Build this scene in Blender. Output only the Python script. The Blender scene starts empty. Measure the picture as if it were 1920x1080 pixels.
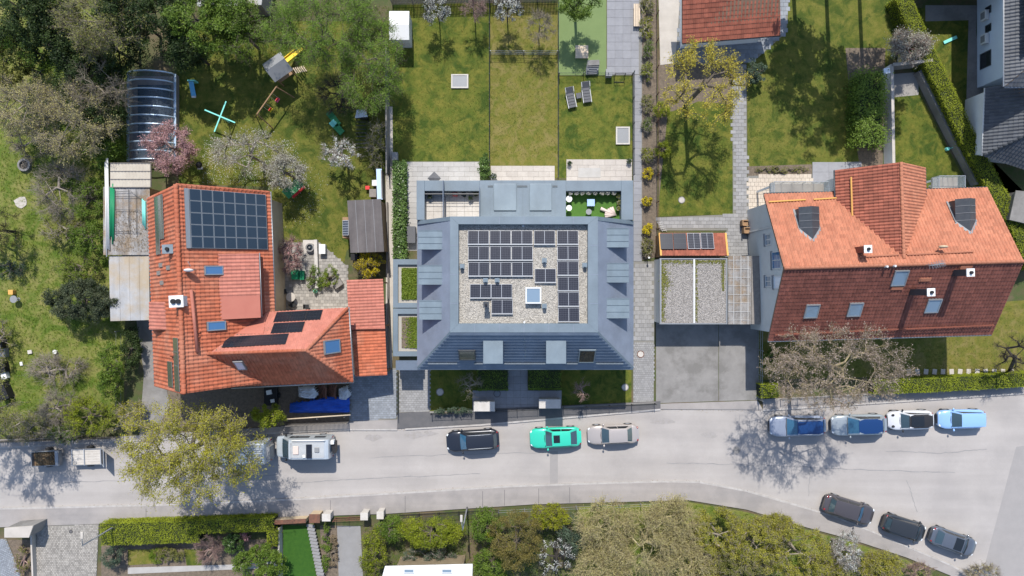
import bpy, bmesh, math, random
import numpy as np
from mathutils import Vector, Matrix

# ---------------------------------------------------------------- camera, sky, sun, exposure
SC = bpy.context.scene
COL = SC.collection
ALT = 66.0            # height of the drone in metres
FPX = 1320.0          # focal length in photo pixels (20 px per metre on the ground)
cam_d = bpy.data.cameras.new('camera'); cam = bpy.data.objects.new('camera', cam_d); COL.objects.link(cam)
cam.location = (0, 0, ALT); cam.rotation_euler = (0, 0, 0)
cam_d.sensor_width = 36; cam_d.lens = 36 * FPX / 1920; cam_d.clip_start = 0.5; cam_d.clip_end = 5000
SC.camera = cam
SUN_EL = math.radians(52); SUN_AZ = math.radians(-3)      # azimuth from +Y towards +X
SC.world = bpy.data.worlds.new('World'); SC.world.use_nodes = True
_n = SC.world.node_tree.nodes; _l = SC.world.node_tree.links
_sky = _n.new('ShaderNodeTexSky'); _sky.sky_type = 'NISHITA'; _sky.sun_disc = False
_sky.sun_elevation = SUN_EL; _sky.sun_rotation = SUN_AZ; _sky.altitude = 500; _sky.dust_density = 1.0
_l.new(_sky.outputs[0], _n['Background'].inputs[0]); _n['Background'].inputs[1].default_value = 0.15
sun_d = bpy.data.lights.new('sun', 'SUN'); sun_d.energy = 3.75; sun_d.angle = math.radians(0.53); sun_d.color = (1, 0.955, 0.89)
sun = bpy.data.objects.new('sun', sun_d); COL.objects.link(sun)
SDIR = Vector((math.sin(SUN_AZ) * math.cos(SUN_EL), math.cos(SUN_AZ) * math.cos(SUN_EL), math.sin(SUN_EL)))
sun.rotation_euler = SDIR.to_track_quat('Z', 'Y').to_euler(); sun.location = SDIR * 120
SC.view_settings.view_transform = 'Standard'; SC.view_settings.look = 'None'
SC.view_settings.exposure = 0.74; SC.view_settings.gamma = 1.0; SC.view_settings.use_curve_mapping = False

rng = np.random.default_rng(7); random.seed(7)

# ---------------------------------------------------------------- measuring helpers
def W(px, py, z=0.0):
    """The place in the garden seen at photo pixel (px, py) when it lies z metres up."""
    k = (ALT - z) / FPX
    return Vector(((px - 960) * k, (540 - py) * k, z))
def WP(pts, z=0.0): return [W(a, b, z) for a, b in pts]
def on_plane(px, py, O, N):
    c = Vector((0, 0, ALT)); d = Vector(((px - 960) / FPX, (540 - py) / FPX, -1))
    return c + d * ((O - c).dot(N) / d.dot(N))
class Frame:
    def __init__(s, o, deg): s.o = Vector((o[0], o[1], 0)); s.a = math.radians(deg); s.c = math.cos(s.a); s.s = math.sin(s.a)
    def __call__(s, x, y, z=0.0): return Vector((s.o.x + x * s.c - y * s.s, s.o.y + x * s.s + y * s.c, z))

# ---------------------------------------------------------------- materials
MATS = {}
def mat(name, col, rough=0.85, col2=None, scale=3.0, amount=0.5, fine=0.0, fscale=60.0, bump=0.0, bscale=40.0,
        metal=0.0, spec=0.3, attr=0.0, emit=None, alpha=None, coat=0.0, col3=None, s3=0.6, detail=6.0, lo=0.35, hi=0.65):
    m = bpy.data.materials.new(name); m.use_nodes = True; MATS[name] = m
    nt = m.node_tree; n = nt.nodes; l = nt.links; b = n['Principled BSDF']
    b.inputs['Roughness'].default_value = rough; b.inputs['Metallic'].default_value = metal
    b.inputs['Specular IOR Level'].default_value = spec
    if coat: b.inputs['Coat Weight'].default_value = coat; b.inputs['Coat Roughness'].default_value = 0.05
    geo = n.new('ShaderNodeNewGeometry')
    def noise(sc, det=6.0):
        t = n.new('ShaderNodeTexNoise'); t.inputs['Scale'].default_value = sc; t.inputs['Detail'].default_value = det
        t.inputs['Roughness'].default_value = 0.65
        l.new(geo.outputs['Position'], t.inputs['Vector']); return t.outputs['Fac']
    def mapr(s, a, c, d=0.0, e=1.0):
        t = n.new('ShaderNodeMapRange'); l.new(s, t.inputs[0])
        for i, v in enumerate((a, c, d, e)): t.inputs[i + 1].default_value = v
        return t.outputs[0]
    def mix(f, a, c, mode='MIX'):
        t = n.new('ShaderNodeMix'); t.data_type = 'RGBA'; t.blend_type = mode
        for sock, v in ((t.inputs[0], f), (t.inputs[6], a), (t.inputs[7], c)):
            if hasattr(v, 'links'): l.new(v, sock)
            else: sock.default_value = v if not isinstance(v, tuple) else (*v[:3], 1)
        return t.outputs[2]
    cur = tuple(col)
    if col2 is not None: cur = mix(mapr(noise(scale, detail), lo, hi, 0, amount * 2 if amount < .5 else 1.0), cur, tuple(col2))
    if col3 is not None: nz = noise(s3, 5.0); nz.node.inputs['Distortion'].default_value = .8 if name[:4] in ('lawn', 'mead') else 0; cur = mix(mapr(nz, 0.47, 0.62), cur, tuple(col3))
    if attr:
        a = n.new('ShaderNodeAttribute'); a.attribute_name = 'rnd'
        v = mapr(a.outputs['Fac'], 0, 1, 1 - attr, 1 + attr)
        h = n.new('ShaderNodeHueSaturation'); l.new(v, h.inputs['Value'])
        if hasattr(cur, 'links'): l.new(cur, h.inputs['Color'])
        else: h.inputs['Color'].default_value = (*cur, 1)
        cur = h.outputs[0]
    if fine:
        h = n.new('ShaderNodeHueSaturation'); l.new(mapr(noise(fscale, 3.0), 0.3, 0.7, 1 - fine, 1 + fine), h.inputs['Value'])
        if hasattr(cur, 'links'): l.new(cur, h.inputs['Color'])
        else: h.inputs['Color'].default_value = (*cur, 1)
        cur = h.outputs[0]
    if hasattr(cur, 'links'): l.new(cur, b.inputs['Base Color'])
    else: b.inputs['Base Color'].default_value = (*cur, 1)
    if bump:
        bp = n.new('ShaderNodeBump'); bp.inputs['Strength'].default_value = bump; bp.inputs['Distance'].default_value = 0.03
        l.new(noise(bscale, 4.0), bp.inputs['Height']); l.new(bp.outputs[0], b.inputs['Normal'])
    if alpha is not None: b.inputs['Alpha'].default_value = alpha
    return m
def leafmat(name, c1, c2, trans=0.3, rough=0.55, dry=None):
    m = bpy.data.materials.new(name); m.use_nodes = True; MATS[name] = m
    nt = m.node_tree; n = nt.nodes; l = nt.links; b = n['Principled BSDF']; out = n['Material Output']
    b.inputs['Roughness'].default_value = rough; b.inputs['Specular IOR Level'].default_value = 0.25
    a = n.new('ShaderNodeAttribute'); a.attribute_name = 'rnd'
    r = n.new('ShaderNodeValToRGB'); l.new(a.outputs['Fac'], r.inputs[0])
    r.color_ramp.elements[0].color = (*c1, 1); r.color_ramp.elements[1].color = (*c2, 1)
    if dry:
        e = r.color_ramp.elements.new(0.9); e.color = (*c2, 1); r.color_ramp.elements[2].color = (*dry, 1)
    l.new(r.outputs[0], b.inputs['Base Color'])
    t = n.new('ShaderNodeBsdfTranslucent'); l.new(r.outputs[0], t.inputs[0])
    mx = n.new('ShaderNodeMixShader'); mx.inputs[0].default_value = trans
    l.new(b.outputs[0], mx.inputs[1]); l.new(t.outputs[0], mx.inputs[2]); l.new(mx.outputs[0], out.inputs[0])
    return m
def gridmat(name, cell, line, nx, ny, lw=0.06, rough=0.15, spec=0.5, axes=(0, 1), mid=None, midw=0.012):
    """Cells of a photovoltaic module, drawn in the module's own bounding box."""
    m = bpy.data.materials.new(name); m.use_nodes = True; MATS[name] = m
    nt = m.node_tree; n = nt.nodes; l = nt.links; b = n['Principled BSDF']
    b.inputs['Roughness'].default_value = rough; b.inputs['Specular IOR Level'].default_value = spec
    tc = n.new('ShaderNodeTexCoord'); sp = n.new('ShaderNodeSeparateXYZ'); l.new(tc.outputs['Generated'], sp.inputs[0])
    def M(op, a, v=None):
        t = n.new('ShaderNodeMath'); t.operation = op
        if hasattr(a, 'links'): l.new(a, t.inputs[0])
        else: t.inputs[0].default_value = a
        if v is not None:
            if hasattr(v, 'links'): l.new(v, t.inputs[1])
            else: t.inputs[1].default_value = v
        return t.outputs[0]
    ln = None
    for ax, k in zip(axes, (nx, ny)):
        fr = M('FRACT', M('MULTIPLY', sp.outputs[ax], k))
        v = M('MAXIMUM', M('LESS_THAN', fr, lw), M('GREATER_THAN', fr, 1 - lw))
        ln = v if ln is None else M('MAXIMUM', ln, v)
    mx = n.new('ShaderNodeMix'); mx.data_type = 'RGBA'; l.new(ln, mx.inputs[0])
    mx.inputs[6].default_value = (*cell, 1); mx.inputs[7].default_value = (*line, 1)
    cur = mx.outputs[2]
    if mid is not None:
        f = M('LESS_THAN', M('ABSOLUTE', M('SUBTRACT', sp.outputs[axes[0]], 0.5)), midw)
        m2 = n.new('ShaderNodeMix'); m2.data_type = 'RGBA'; l.new(f, m2.inputs[0]); l.new(cur, m2.inputs[6])
        m2.inputs[7].default_value = (*mid, 1); cur = m2.outputs[2]
    l.new(cur, b.inputs['Base Color'])
    return m
def pane_mat(name, col, rough=0.05, trans=0.0, alpha=1.0, spec=0.6):
    m = mat(name, col, rough=rough, spec=spec); b = m.node_tree.nodes['Principled BSDF']
    b.inputs['Transmission Weight'].default_value = trans; b.inputs['Alpha'].default_value = alpha
    return m

# ---------------------------------------------------------------- mesh builder
class MB:
    def __init__(s): s.v = []; s.f = []; s.m = []
    def add(s, vs, fs, mi=0):
        o = len(s.v); s.v += [tuple(x) for x in vs]
        for f in fs: s.f.append(tuple(i + o for i in f)); s.m.append(mi)
        return s
    def box(s, c, size, rz=0.0, mi=0, tilt=None):
        hx, hy, hz = size[0] / 2, size[1] / 2, size[2] / 2
        vs = [Vector((a * hx, b * hy, d * hz)) for d in (-1, 1) for a, b in ((-1, -1), (1, -1), (1, 1), (-1, 1))]
        R = Matrix.Rotation(rz, 3, 'Z')
        if tilt is not None: R = R @ tilt
        c = Vector(c)
        return s.add([R @ v + c for v in vs], [(3, 2, 1, 0), (4, 5, 6, 7), (0, 1, 5, 4), (1, 2, 6, 5), (2, 3, 7, 6), (3, 0, 4, 7)], mi)
    def bx(s, x0, y0, z0, x1, y1, z1, mi=0):
        return s.box(((x0 + x1) / 2, (y0 + y1) / 2, (z0 + z1) / 2), (abs(x1 - x0), abs(y1 - y0), abs(z1 - z0)), 0, mi)
    def hexa(s, p, mi=0):      # eight corners: four below, four above, both counter-clockwise
        return s.add(p, [(3, 2, 1, 0), (4, 5, 6, 7), (0, 1, 5, 4), (1, 2, 6, 5), (2, 3, 7, 6), (3, 0, 4, 7)], mi)
    def prism(s, pts, z0, z1, mi=0):
        n = len(pts); area = sum(pts[i][0] * pts[(i + 1) % n][1] - pts[(i + 1) % n][0] * pts[i][1] for i in range(n))
        if area < 0: pts = pts[::-1]
        vs = [(p[0], p[1], z0) for p in pts] + [(p[0], p[1], z1) for p in pts]
        fs = [tuple(range(n - 1, -1, -1)), tuple(range(n, 2 * n))] + [(i, (i + 1) % n, n + (i + 1) % n, n + i) for i in range(n)]
        return s.add(vs, fs, mi)
    def slab(s, pts, t, mi=0):      # a plate of thickness t below a planar outline in space
        n = len(pts); nrm = Vector((0, 0, 0))
        for i in range(n): nrm += Vector(pts[i]).cross(Vector(pts[(i + 1) % n]))
        nrm.normalize()
        if nrm.z < 0: pts = pts[::-1]; nrm = -nrm
        vs = [Vector(p) - nrm * t for p in pts] + [Vector(p) for p in pts]
        fs = [tuple(range(n - 1, -1, -1)), tuple(range(n, 2 * n))] + [(i, (i + 1) % n, n + (i + 1) % n, n + i) for i in range(n)]
        return s.add(vs, fs, mi)
    def face(s, pts, mi=0): return s.add(pts, [tuple(range(len(pts)))], mi)
    def sheet(s, pts, z, mi=0):
        pts = [(p[0], p[1], z) for p in pts]; n = len(pts)
        area = sum(pts[i][0] * pts[(i + 1) % n][1] - pts[(i + 1) % n][0] * pts[i][1] for i in range(n))
        return s.face(pts if area > 0 else pts[::-1], mi)
    def tube(s, pts, r, n=8, mi=0, caps=True):
        pts = [Vector(p) for p in pts]; k = len(pts); rs = r if isinstance(r, (list, tuple)) else [r] * k
        vs = []
        for i, p in enumerate(pts):
            d = (pts[min(i + 1, k - 1)] - pts[max(i - 1, 0)]).normalized()
            a = d.cross(Vector((0, 0, 1)) if abs(d.z) < .9 else Vector((1, 0, 0))).normalized(); b = d.cross(a)
            for j in range(n):
                t = 2 * math.pi * j / n; vs.append(p + (a * math.cos(t) + b * math.sin(t)) * rs[i])
        fs = [(i * n + j, i * n + (j + 1) % n, (i + 1) * n + (j + 1) % n, (i + 1) * n + j) for i in range(k - 1) for j in range(n)]
        if caps: fs += [tuple(range(n - 1, -1, -1)), tuple(range((k - 1) * n, k * n))]
        return s.add(vs, fs, mi)
    def cyl(s, c, r, z0, z1, n=20, r2=None, mi=0):
        r2 = r if r2 is None else r2
        vs = [(c[0] + rr * math.cos(2 * math.pi * j / n), c[1] + rr * math.sin(2 * math.pi * j / n), z) for z, rr in ((z0, r), (z1, r2)) for j in range(n)]
        fs = [tuple(range(n - 1, -1, -1)), tuple(range(n, 2 * n))] + [(j, (j + 1) % n, n + (j + 1) % n, n + j) for j in range(n)]
        return s.add(vs, fs, mi)
    def ring(s, c, r0, r1, z0, z1, n=24, mi=0):
        vs = []
        for z, r in ((z0, r1), (z1, r1), (z1, r0), (z0, r0)):
            vs += [(c[0] + r * math.cos(2 * math.pi * j / n), c[1] + r * math.sin(2 * math.pi * j / n), z) for j in range(n)]
        fs = [(a * n + j, a * n + (j + 1) % n, ((a + 1) % 4) * n + (j + 1) % n, ((a + 1) % 4) * n + j) for a in range(4) for j in range(n)]
        return s.add(vs, fs, mi)
    def ball(s, c, r, n=12, k=8, mi=0, jit=0.0):
        r = r if isinstance(r, (tuple, list)) else (r, r, r); vs = []; c = Vector(c)
        for i in range(k + 1):
            t = math.pi * i / k
            for j in range(n):
                p = 2 * math.pi * j / n; q = 1 + random.uniform(-jit, jit)
                vs.append(c + Vector((r[0] * q * math.sin(t) * math.cos(p), r[1] * q * math.sin(t) * math.sin(p), r[2] * q * math.cos(t))))
        return s.add(vs, [(i * n + j, (i + 1) * n + j, (i + 1) * n + (j + 1) % n, i * n + (j + 1) % n) for i in range(k) for j in range(n)], mi)
    def grid(s, P, mi=0):           # P[i][j] points
        a, b = len(P), len(P[0])
        return s.add([p for row in P for p in row], [(i * b + j, i * b + j + 1, (i + 1) * b + j + 1, (i + 1) * b + j) for i in range(a - 1) for j in range(b - 1)], mi)
    def build(s, name, m, parent=None, smooth=False, bevel=0.0, world=True, seg=2):
        me = bpy.data.meshes.new(name)
        off = Vector((0, 0, 0)); p = parent
        if world:
            while p is not None: off += p.location; p = p.parent
        me.from_pydata([tuple(Vector(v) - off) for v in s.v], [], s.f)
        for x in (m if isinstance(m, (list, tuple)) else [m]): me.materials.append(MATS[x])
        if len(me.materials) > 1: me.polygons.foreach_set('material_index', s.m)
        if smooth: me.polygons.foreach_set('use_smooth', [True] * len(me.polygons))
        me.update()
        o = bpy.data.objects.new(name, me); COL.objects.link(o); o.parent = parent
        if bevel:
            bm = o.modifiers.new('edge', 'BEVEL'); bm.width = bevel; bm.segments = seg; bm.limit_method = 'ANGLE'
        return o
def tag(o, label=None, cat=None, group=None, kind=None):
    for k, v in (('label', label), ('category', cat), ('group', group), ('kind', kind)):
        if v: o[k] = v
    return o
def thing(name, label, cat, loc, rz=0.0, group=None):
    o = bpy.data.objects.new(name, None); COL.objects.link(o); o.location = (loc[0], loc[1], loc[2] if len(loc) > 2 else 0); o.rotation_euler = (0, 0, rz)
    o.empty_display_size = 0.3
    return tag(o, label, cat, group)
def struct(name, mb, m, **k): return tag(mb.build(name, m, **k), kind='structure')
def children(o): return [c for c in bpy.data.objects if c.parent == o]
def copy_part(o, parent, loc=None, rot=None):
    c = o.copy(); COL.objects.link(c); c.parent = parent
    if loc is not None: c.location = loc
    if rot is not None: c.rotation_euler = rot
    return c

# ---------------------------------------------------------------- numpy meshes: leaves, twigs, tiles
def np_mesh(name, V, F, rnd, mats, parent=None, smooth=False, off=None):
    me = bpy.data.meshes.new(name); V = np.asarray(V, np.float32); F = np.asarray(F, np.int32); k = F.shape[1]
    if off is not None: V = V - np.asarray(off, np.float32)
    me.vertices.add(len(V)); me.vertices.foreach_set('co', V.ravel())
    me.loops.add(F.size); me.loops.foreach_set('vertex_index', F.ravel())
    me.polygons.add(len(F)); me.polygons.foreach_set('loop_start', np.arange(0, F.size, k, dtype=np.int32))
    for x in mats: me.materials.append(MATS[x])
    me.polygons.foreach_set('use_smooth', np.full(len(F), bool(smooth)))
    if rnd is not None:
        at = me.attributes.new('rnd', 'FLOAT', 'FACE'); at.data.foreach_set('value', np.asarray(rnd, np.float32))
    me.update(calc_edges=True)
    o = bpy.data.objects.new(name, me); COL.objects.link(o); o.parent = parent
    return o
def unit(a): return a / np.maximum(np.linalg.norm(a, axis=-1, keepdims=True), 1e-9)
def leaf_geo(P, size, up=0.5, asp=0.6, D=None):
    n = len(P); nrm = unit(rng.normal(size=(n, 3)) + np.array([0, 0, 1.0]) * up * 3)
    d = rng.normal(size=(n, 3)) if D is None else D + rng.normal(size=(n, 3)) * .35
    d = unit(d - nrm * np.sum(d * nrm, 1, keepdims=True)); b = np.cross(nrm, d)
    s = (size * rng.uniform(.6, 1.35, n))[:, None]
    V = np.stack([P - d * s * .5, P + b * s * asp * .5, P + d * s * .5, P - b * s * asp * .5], 1).reshape(-1, 3)
    return V, np.arange(4 * n, dtype=np.int32).reshape(n, 4)
def tube_geo(p0, p1, r0, r1, n=3):
    d = unit(p1 - p0); ref = np.where(np.abs(d[:, 2:3]) < .9, np.array([[0, 0, 1.]]), np.array([[1., 0, 0]]))
    a = unit(np.cross(d, ref)); b = np.cross(d, a); rings = []
    for p, r in ((p0, r0), (p1, r1)):
        r = np.broadcast_to(np.asarray(r, float), (len(p),))[:, None]
        for j in range(n):
            t = 2 * math.pi * j / n; rings.append(p + (a * math.cos(t) + b * math.sin(t)) * r)
    V = np.stack(rings, 1).reshape(-1, 3); N = len(p0)
    f = np.array([(j, (j + 1) % n, n + (j + 1) % n, n + j) for j in range(n)], np.int32)
    return V, (f[None] + (np.arange(N, dtype=np.int32) * 2 * n)[:, None, None]).reshape(-1, 4)
def join_geo(parts):
    V = []; F = []; o = 0
    for v, f in parts: V.append(v); F.append(f + o); o += len(v)
    return np.concatenate(V), np.concatenate(F)
def crown_points(n, c, rad, fill, low=-0.65, lumps=None):
    d = unit(rng.normal(size=(n * 3, 3))); d = d[d[:, 2] > low][:n]
    lump = unit(rng.normal(size=(9, 3))); k = np.max(d @ lump.T, 1)                 # uneven outline
    r = (fill + (1 - fill) * rng.uniform(0, 1, len(d)) ** .6) * (0.72 + 0.33 * k)
    return np.asarray(c) + d * r[:, None] * np.asarray(rad)
def skeleton(base, top, cl, r_trunk, jit=.12, rmin=.012):
    """Branches grown from trunk to every clump; thickness follows what each carries."""
    base = np.asarray(base, float); top = np.asarray(top, float)
    nodes = [base + (top - base) * t for t in np.linspace(0, 1, 8)]; par = [-1] + list(range(7)); ok = [False, False, False] + [True] * 5
    leaf = []
    for i in np.argsort(np.linalg.norm(cl - top, axis=1)):
        c = cl[i]; P = np.array(nodes); dist = np.linalg.norm(P - c, axis=1) + np.maximum(0, P[:, 2] - c[2] + .1) * 1.2
        dist[~np.array(ok)] += 3.0
        j = int(np.argmin(dist)); L = np.linalg.norm(c - P[j]); m = max(1, min(4, int(L / .7)))
        prev = j
        for q in range(1, m + 1):
            t = q / m; p = P[j] + (c - P[j]) * t
            if q < m: p = p + rng.normal(size=3) * jit * L * .5 + np.array([0, 0, .1 * L * t * (1 - t)])
            nodes.append(p); par.append(prev); ok.append(True); prev = len(nodes) - 1
        leaf.append(prev)
    cnt = np.zeros(len(nodes))
    for q in leaf: cnt[q] += 1
    for i in range(len(nodes) - 1, 0, -1): cnt[par[i]] += cnt[i]
    rad = np.maximum(rmin, r_trunk * np.sqrt(np.maximum(cnt, .3) / max(cnt[0], 1)))
    N = np.array(nodes); i = np.arange(1, len(N)); p = np.array(par)[1:]
    return N[p], N[i], np.minimum(rad[p], rad[i] * 1.5), rad[i]
def plant(name, label, cat, px, py, zc, rad, clumps=60, cr=.45, leaves=120, ls=.14, leaf='leaf_mid', bark='bark', twigs=0, tl=.7,
          trunk=.14, fill=.45, droop=0.0, group=None, low=-.65, lean=(0, 0), base=None, up=.4, asp=.6, twr=.012, sub=2, tleaf=0, flat=1.0, stems=0):
    """A tree or shrub: tapered trunk, limbs to every clump, twigs and leaves."""
    c = W(px, py, zc); c = np.array([c.x, c.y, zc])
    b = np.array([c[0] - lean[0], c[1] - lean[1], 0.0]) if base is None else np.array([base[0], base[1], 0.0])
    root = thing(name, label, cat, b, group=group)
    rad = np.array(rad if isinstance(rad, tuple) else (rad, rad, rad * .8), float)
    cl = crown_points(clumps, c, rad, fill, low)
    cl[:, 2] = np.maximum(cl[:, 2], .12)
    p0, p1, r0, r1 = skeleton(b, c + np.array([0, 0, .25 * rad[2]]), cl, trunk)
    parts = [tube_geo(p0, p1, r0, r1, 6)]
    tipP = []
    if twigs:
        out = unit(cl - (c - np.array([0, 0, rad[2] * .6])))
        s = np.repeat(cl, twigs, 0); d = unit(np.repeat(out, twigs, 0) + rng.normal(size=(len(s), 3)) * .75 + np.array([0, 0, .15 - droop]))
        L = (tl * rng.uniform(.5, 1.3, len(s)))[:, None]; mid = s + d * L * .5 + rng.normal(size=s.shape) * .04
        e = mid + unit(d + rng.normal(size=s.shape) * .3 + np.array([0, 0, -droop])) * L * .5
        parts += [tube_geo(s, mid, twr, twr * .75), tube_geo(mid, e, twr * .75, twr * .45)]; tipP += [mid, e]
        for q in range(sub):
            t = rng.uniform(.2, 1, len(s))[:, None]; st = s + (e - s) * t
            dd = unit(d + rng.normal(size=s.shape) * .8 + np.array([0, 0, -droop])); en = st + dd * L * rng.uniform(.3, .6)
            parts.append(tube_geo(st, en, twr * .55, twr * .35)); tipP += [en, (st + en) / 2]
    V, F = join_geo(parts)
    np_mesh('trunk' if cat == 'tree' else 'stems', V, F, rng.uniform(0, 1, len(F)), [bark], root, True, b)
    LP = []; LR = []
    if leaves:
        n = len(cl) * leaves; ci = np.repeat(np.arange(len(cl)), leaves)
        g = rng.normal(size=(n, 3)); g = unit(g) * (rng.uniform(0, 1, n) ** .5)[:, None] * np.array([1, 1, .7 * flat]) * cr
        crv = rng.uniform(.55, 1.35, len(cl)); P = cl[ci] + g * crv[ci][:, None]
        if droop: P[:, 2] -= np.abs(rng.normal(size=n)) * droop * cr
        LP.append(P); LR.append(np.clip(rng.uniform(0, 1, len(cl))[ci] * .55 + rng.uniform(0, .45, n), 0, 1))
    if tleaf and tipP:
        T = np.concatenate(tipP); T = np.repeat(T, tleaf, 0) + rng.normal(size=(len(T) * tleaf, 3)) * .06
        LP.append(T); LR.append(rng.uniform(0, 1, len(T)))
    if LP:
        P = np.concatenate(LP); P[:, 2] = np.maximum(P[:, 2], .03)
        V, F = leaf_geo(P, ls, up, asp)
        np_mesh('crown', V, F, np.concatenate(LR), [leaf], root, False, b)
    return root
def in_poly(P, poly):
    x, y = P[:, 0], P[:, 1]; r = np.zeros(len(P), bool); n = len(poly)
    for i in range(n):
        x0, y0 = poly[i][:2]; x1, y1 = poly[(i + 1) % n][:2]
        if y0 == y1: continue
        r ^= ((y0 > y) != (y1 > y)) & (x < (x1 - x0) * (y - y0) / (y1 - y0) + x0)
    return r
def scatter(poly, dens):
    A = np.array([p[:2] for p in poly]); lo = A.min(0); hi = A.max(0); n = int(np.prod(hi - lo) * dens)
    P = rng.uniform(lo, hi, (n, 2)); return P[in_poly(P, poly)]
def blades(P, h, w, spread=.5, per=3):
    P = np.repeat(P, per, 0) + rng.normal(size=(len(P) * per, 2)) * .03; n = len(P)
    a = rng.uniform(0, 2 * math.pi, n); l = rng.uniform(.1, 1, n) * spread; hh = h * rng.uniform(.5, 1.4, n)
    b = np.c_[P, np.full(n, .0)]; d = np.c_[np.cos(a), np.sin(a), np.zeros(n)]; s = np.c_[-np.sin(a), np.cos(a), np.zeros(n)] * (w / 2)
    tip = b + d * (l * hh)[:, None] * 1.6 + np.array([0, 0, 1.]) * hh[:, None]
    V = np.stack([b - s, b + s, tip], 1).reshape(-1, 3)
    return V, np.arange(3 * n, dtype=np.int32).reshape(n, 3)
def hedge(name, label, path, width, h, leaf='leaf_hedge', dens=260, ls=.11, core='hedge_core', rough=.10, cat='hedge', round_=.25):
    """A clipped hedge along a ground path (photo pixels): twiggy core and a skin of leaves."""
    P = [Vector((*W(a, b, h * .95).xy, 0)) for a, b in path]
    root = thing(name, label, cat, P[0]); m = MB(); n = len(P)
    L = []; R = []
    for i in range(n):
        d = (P[min(i + 1, n - 1)] - P[max(i - 1, 0)]).normalized(); q = Vector((-d.y, d.x, 0)) * width / 2
        L.append(P[i] + q); R.append(P[i] - q)
    for i in range(n - 1):
        a, b, c, d = (x.lerp((P[i] + P[i + 1]) / 2, .0) for x in (L[i], R[i], R[i + 1], L[i + 1]))
        ins = .9
        f = lambda v, e: e + (v - e) * ins
        lo = [f(a, P[i]), f(b, P[i]), f(c, P[i + 1]), f(d, P[i + 1])]
        m.hexa([(v.x, v.y, 0) for v in lo] + [(v.x, v.y, h * .93) for v in lo])
    m.build('stems', core, root)
    pts = []; rn = []
    for i in range(n - 1):
        seg = (P[i + 1] - P[i]).length; k = int(seg * (width + 2 * h) * dens)
        t = rng.uniform(-.02, 1.02, k); u = rng.uniform(0, width + 2 * h, k)
        side = np.where(u < h, -1, np.where(u > h + width, 1, 0)); v = np.where(side == 0, (u - h) / width * 2 - 1, side)
        z = np.where(side == -1, u, np.where(side == 1, 2 * h + width - u, h))
        rr = np.maximum(0, (z - (h - round_)) / round_); edge = (np.abs(v) > .85)
        z = z - np.where((side == 0) & edge, round_ * .3, 0)
        pa = np.array(P[i])[None]; pb = np.array(P[i + 1])[None]; d = np.array((P[i + 1] - P[i]).normalized()); q = np.array([-d[1], d[0], 0])
        x = pa + (pb - pa) * t[:, None] + q[None] * (v * width / 2)[:, None]
        lump = np.sin(x[:, 0] * 2.1 + x[:, 1] * 1.3) * np.sin(x[:, 1] * 2.7 - x[:, 0] * .7)
        x[:, 2] = z + lump * rough * .7; x += rng.normal(size=x.shape) * rough * .5
        pts.append(x); rn.append(np.clip(rng.uniform(0, 1, k) * .6 + .25 + lump * .25, 0, 1))
    X = np.concatenate(pts); X[:, 2] = np.maximum(X[:, 2], .03)
    V, F = leaf_geo(X, ls, .9)
    np_mesh('foliage', V, F, np.concatenate(rn), [leaf], root, False, P[0])
    return root
def tile_plane(name, parent, O, U, Vv, poly, tw, th, m, amp=.045, step=.035, prof=(0, .15, .75, 1, .8, .2)):
    """Courses of roof tiles laid on a slope: O a corner at the eave, U along it, Vv up it, poly the outline in (u, v)."""
    O = Vector(O); U = Vector(U).normalized(); Vv = Vector(Vv).normalized(); N = U.cross(Vv)
    us = [p[0] for p in poly]; vs = [p[1] for p in poly]; u0, u1, v0, v1 = min(us), max(us), min(vs), max(vs)
    nc = int((u1 - u0) / tw) + 2; nr = int((v1 - v0) / th) + 2; k = len(prof)
    u = u0 + np.arange(nc * k + 1) * tw / k; hp = np.array([prof[i % k] for i in range(nc * k + 1)]) * amp
    rows = []; hs = []
    for r in range(nr): rows += [v0 + r * th, v0 + (r + 1) * th - .002]; hs += [step, 0.0]
    rows = np.array(rows); hs = np.array(hs)
    UU, VV = np.meshgrid(u, rows); HH = hp[None] + hs[:, None]
    X = np.array(O)[None, None] + UU[..., None] * np.array(U) + VV[..., None] * np.array(Vv) + HH[..., None] * np.array(N)
    a, b = X.shape[:2]; idx = np.arange(a * b, dtype=np.int32).reshape(a, b)
    F = np.stack([idx[:-1, :-1], idx[:-1, 1:], idx[1:, 1:], idx[1:, :-1]], -1)
    rr = np.repeat(np.repeat(rng.uniform(0, 1, (nr, nc)), 2, 0)[:a - 1], k, 1)[:, :b - 1]
    off = np.zeros(3); p = parent
    while p is not None: off += np.array(p.location); p = p.parent
    o = np_mesh(name, X.reshape(-1, 3), F.reshape(-1, 4), rr.ravel(), [m], parent, False, off)
    bm = bmesh.new(); bm.from_mesh(o.data); n = len(poly)
    area = sum(poly[i][0] * poly[(i + 1) % n][1] - poly[(i + 1) % n][0] * poly[i][1] for i in range(n))
    if area < 0: poly = poly[::-1]
    OO = O - Vector(off)
    for i in range(n):
        p, q = poly[i], poly[(i + 1) % n]; e = U * (q[0] - p[0]) + Vv * (q[1] - p[1])
        bmesh.ops.bisect_plane(bm, geom=bm.verts[:] + bm.edges[:] + bm.faces[:], plane_co=OO + U * p[0] + Vv * p[1], plane_no=e.cross(N), clear_outer=True)
    bm.to_mesh(o.data); bm.free(); o['kind'] = 'stuff'
    return o
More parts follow.
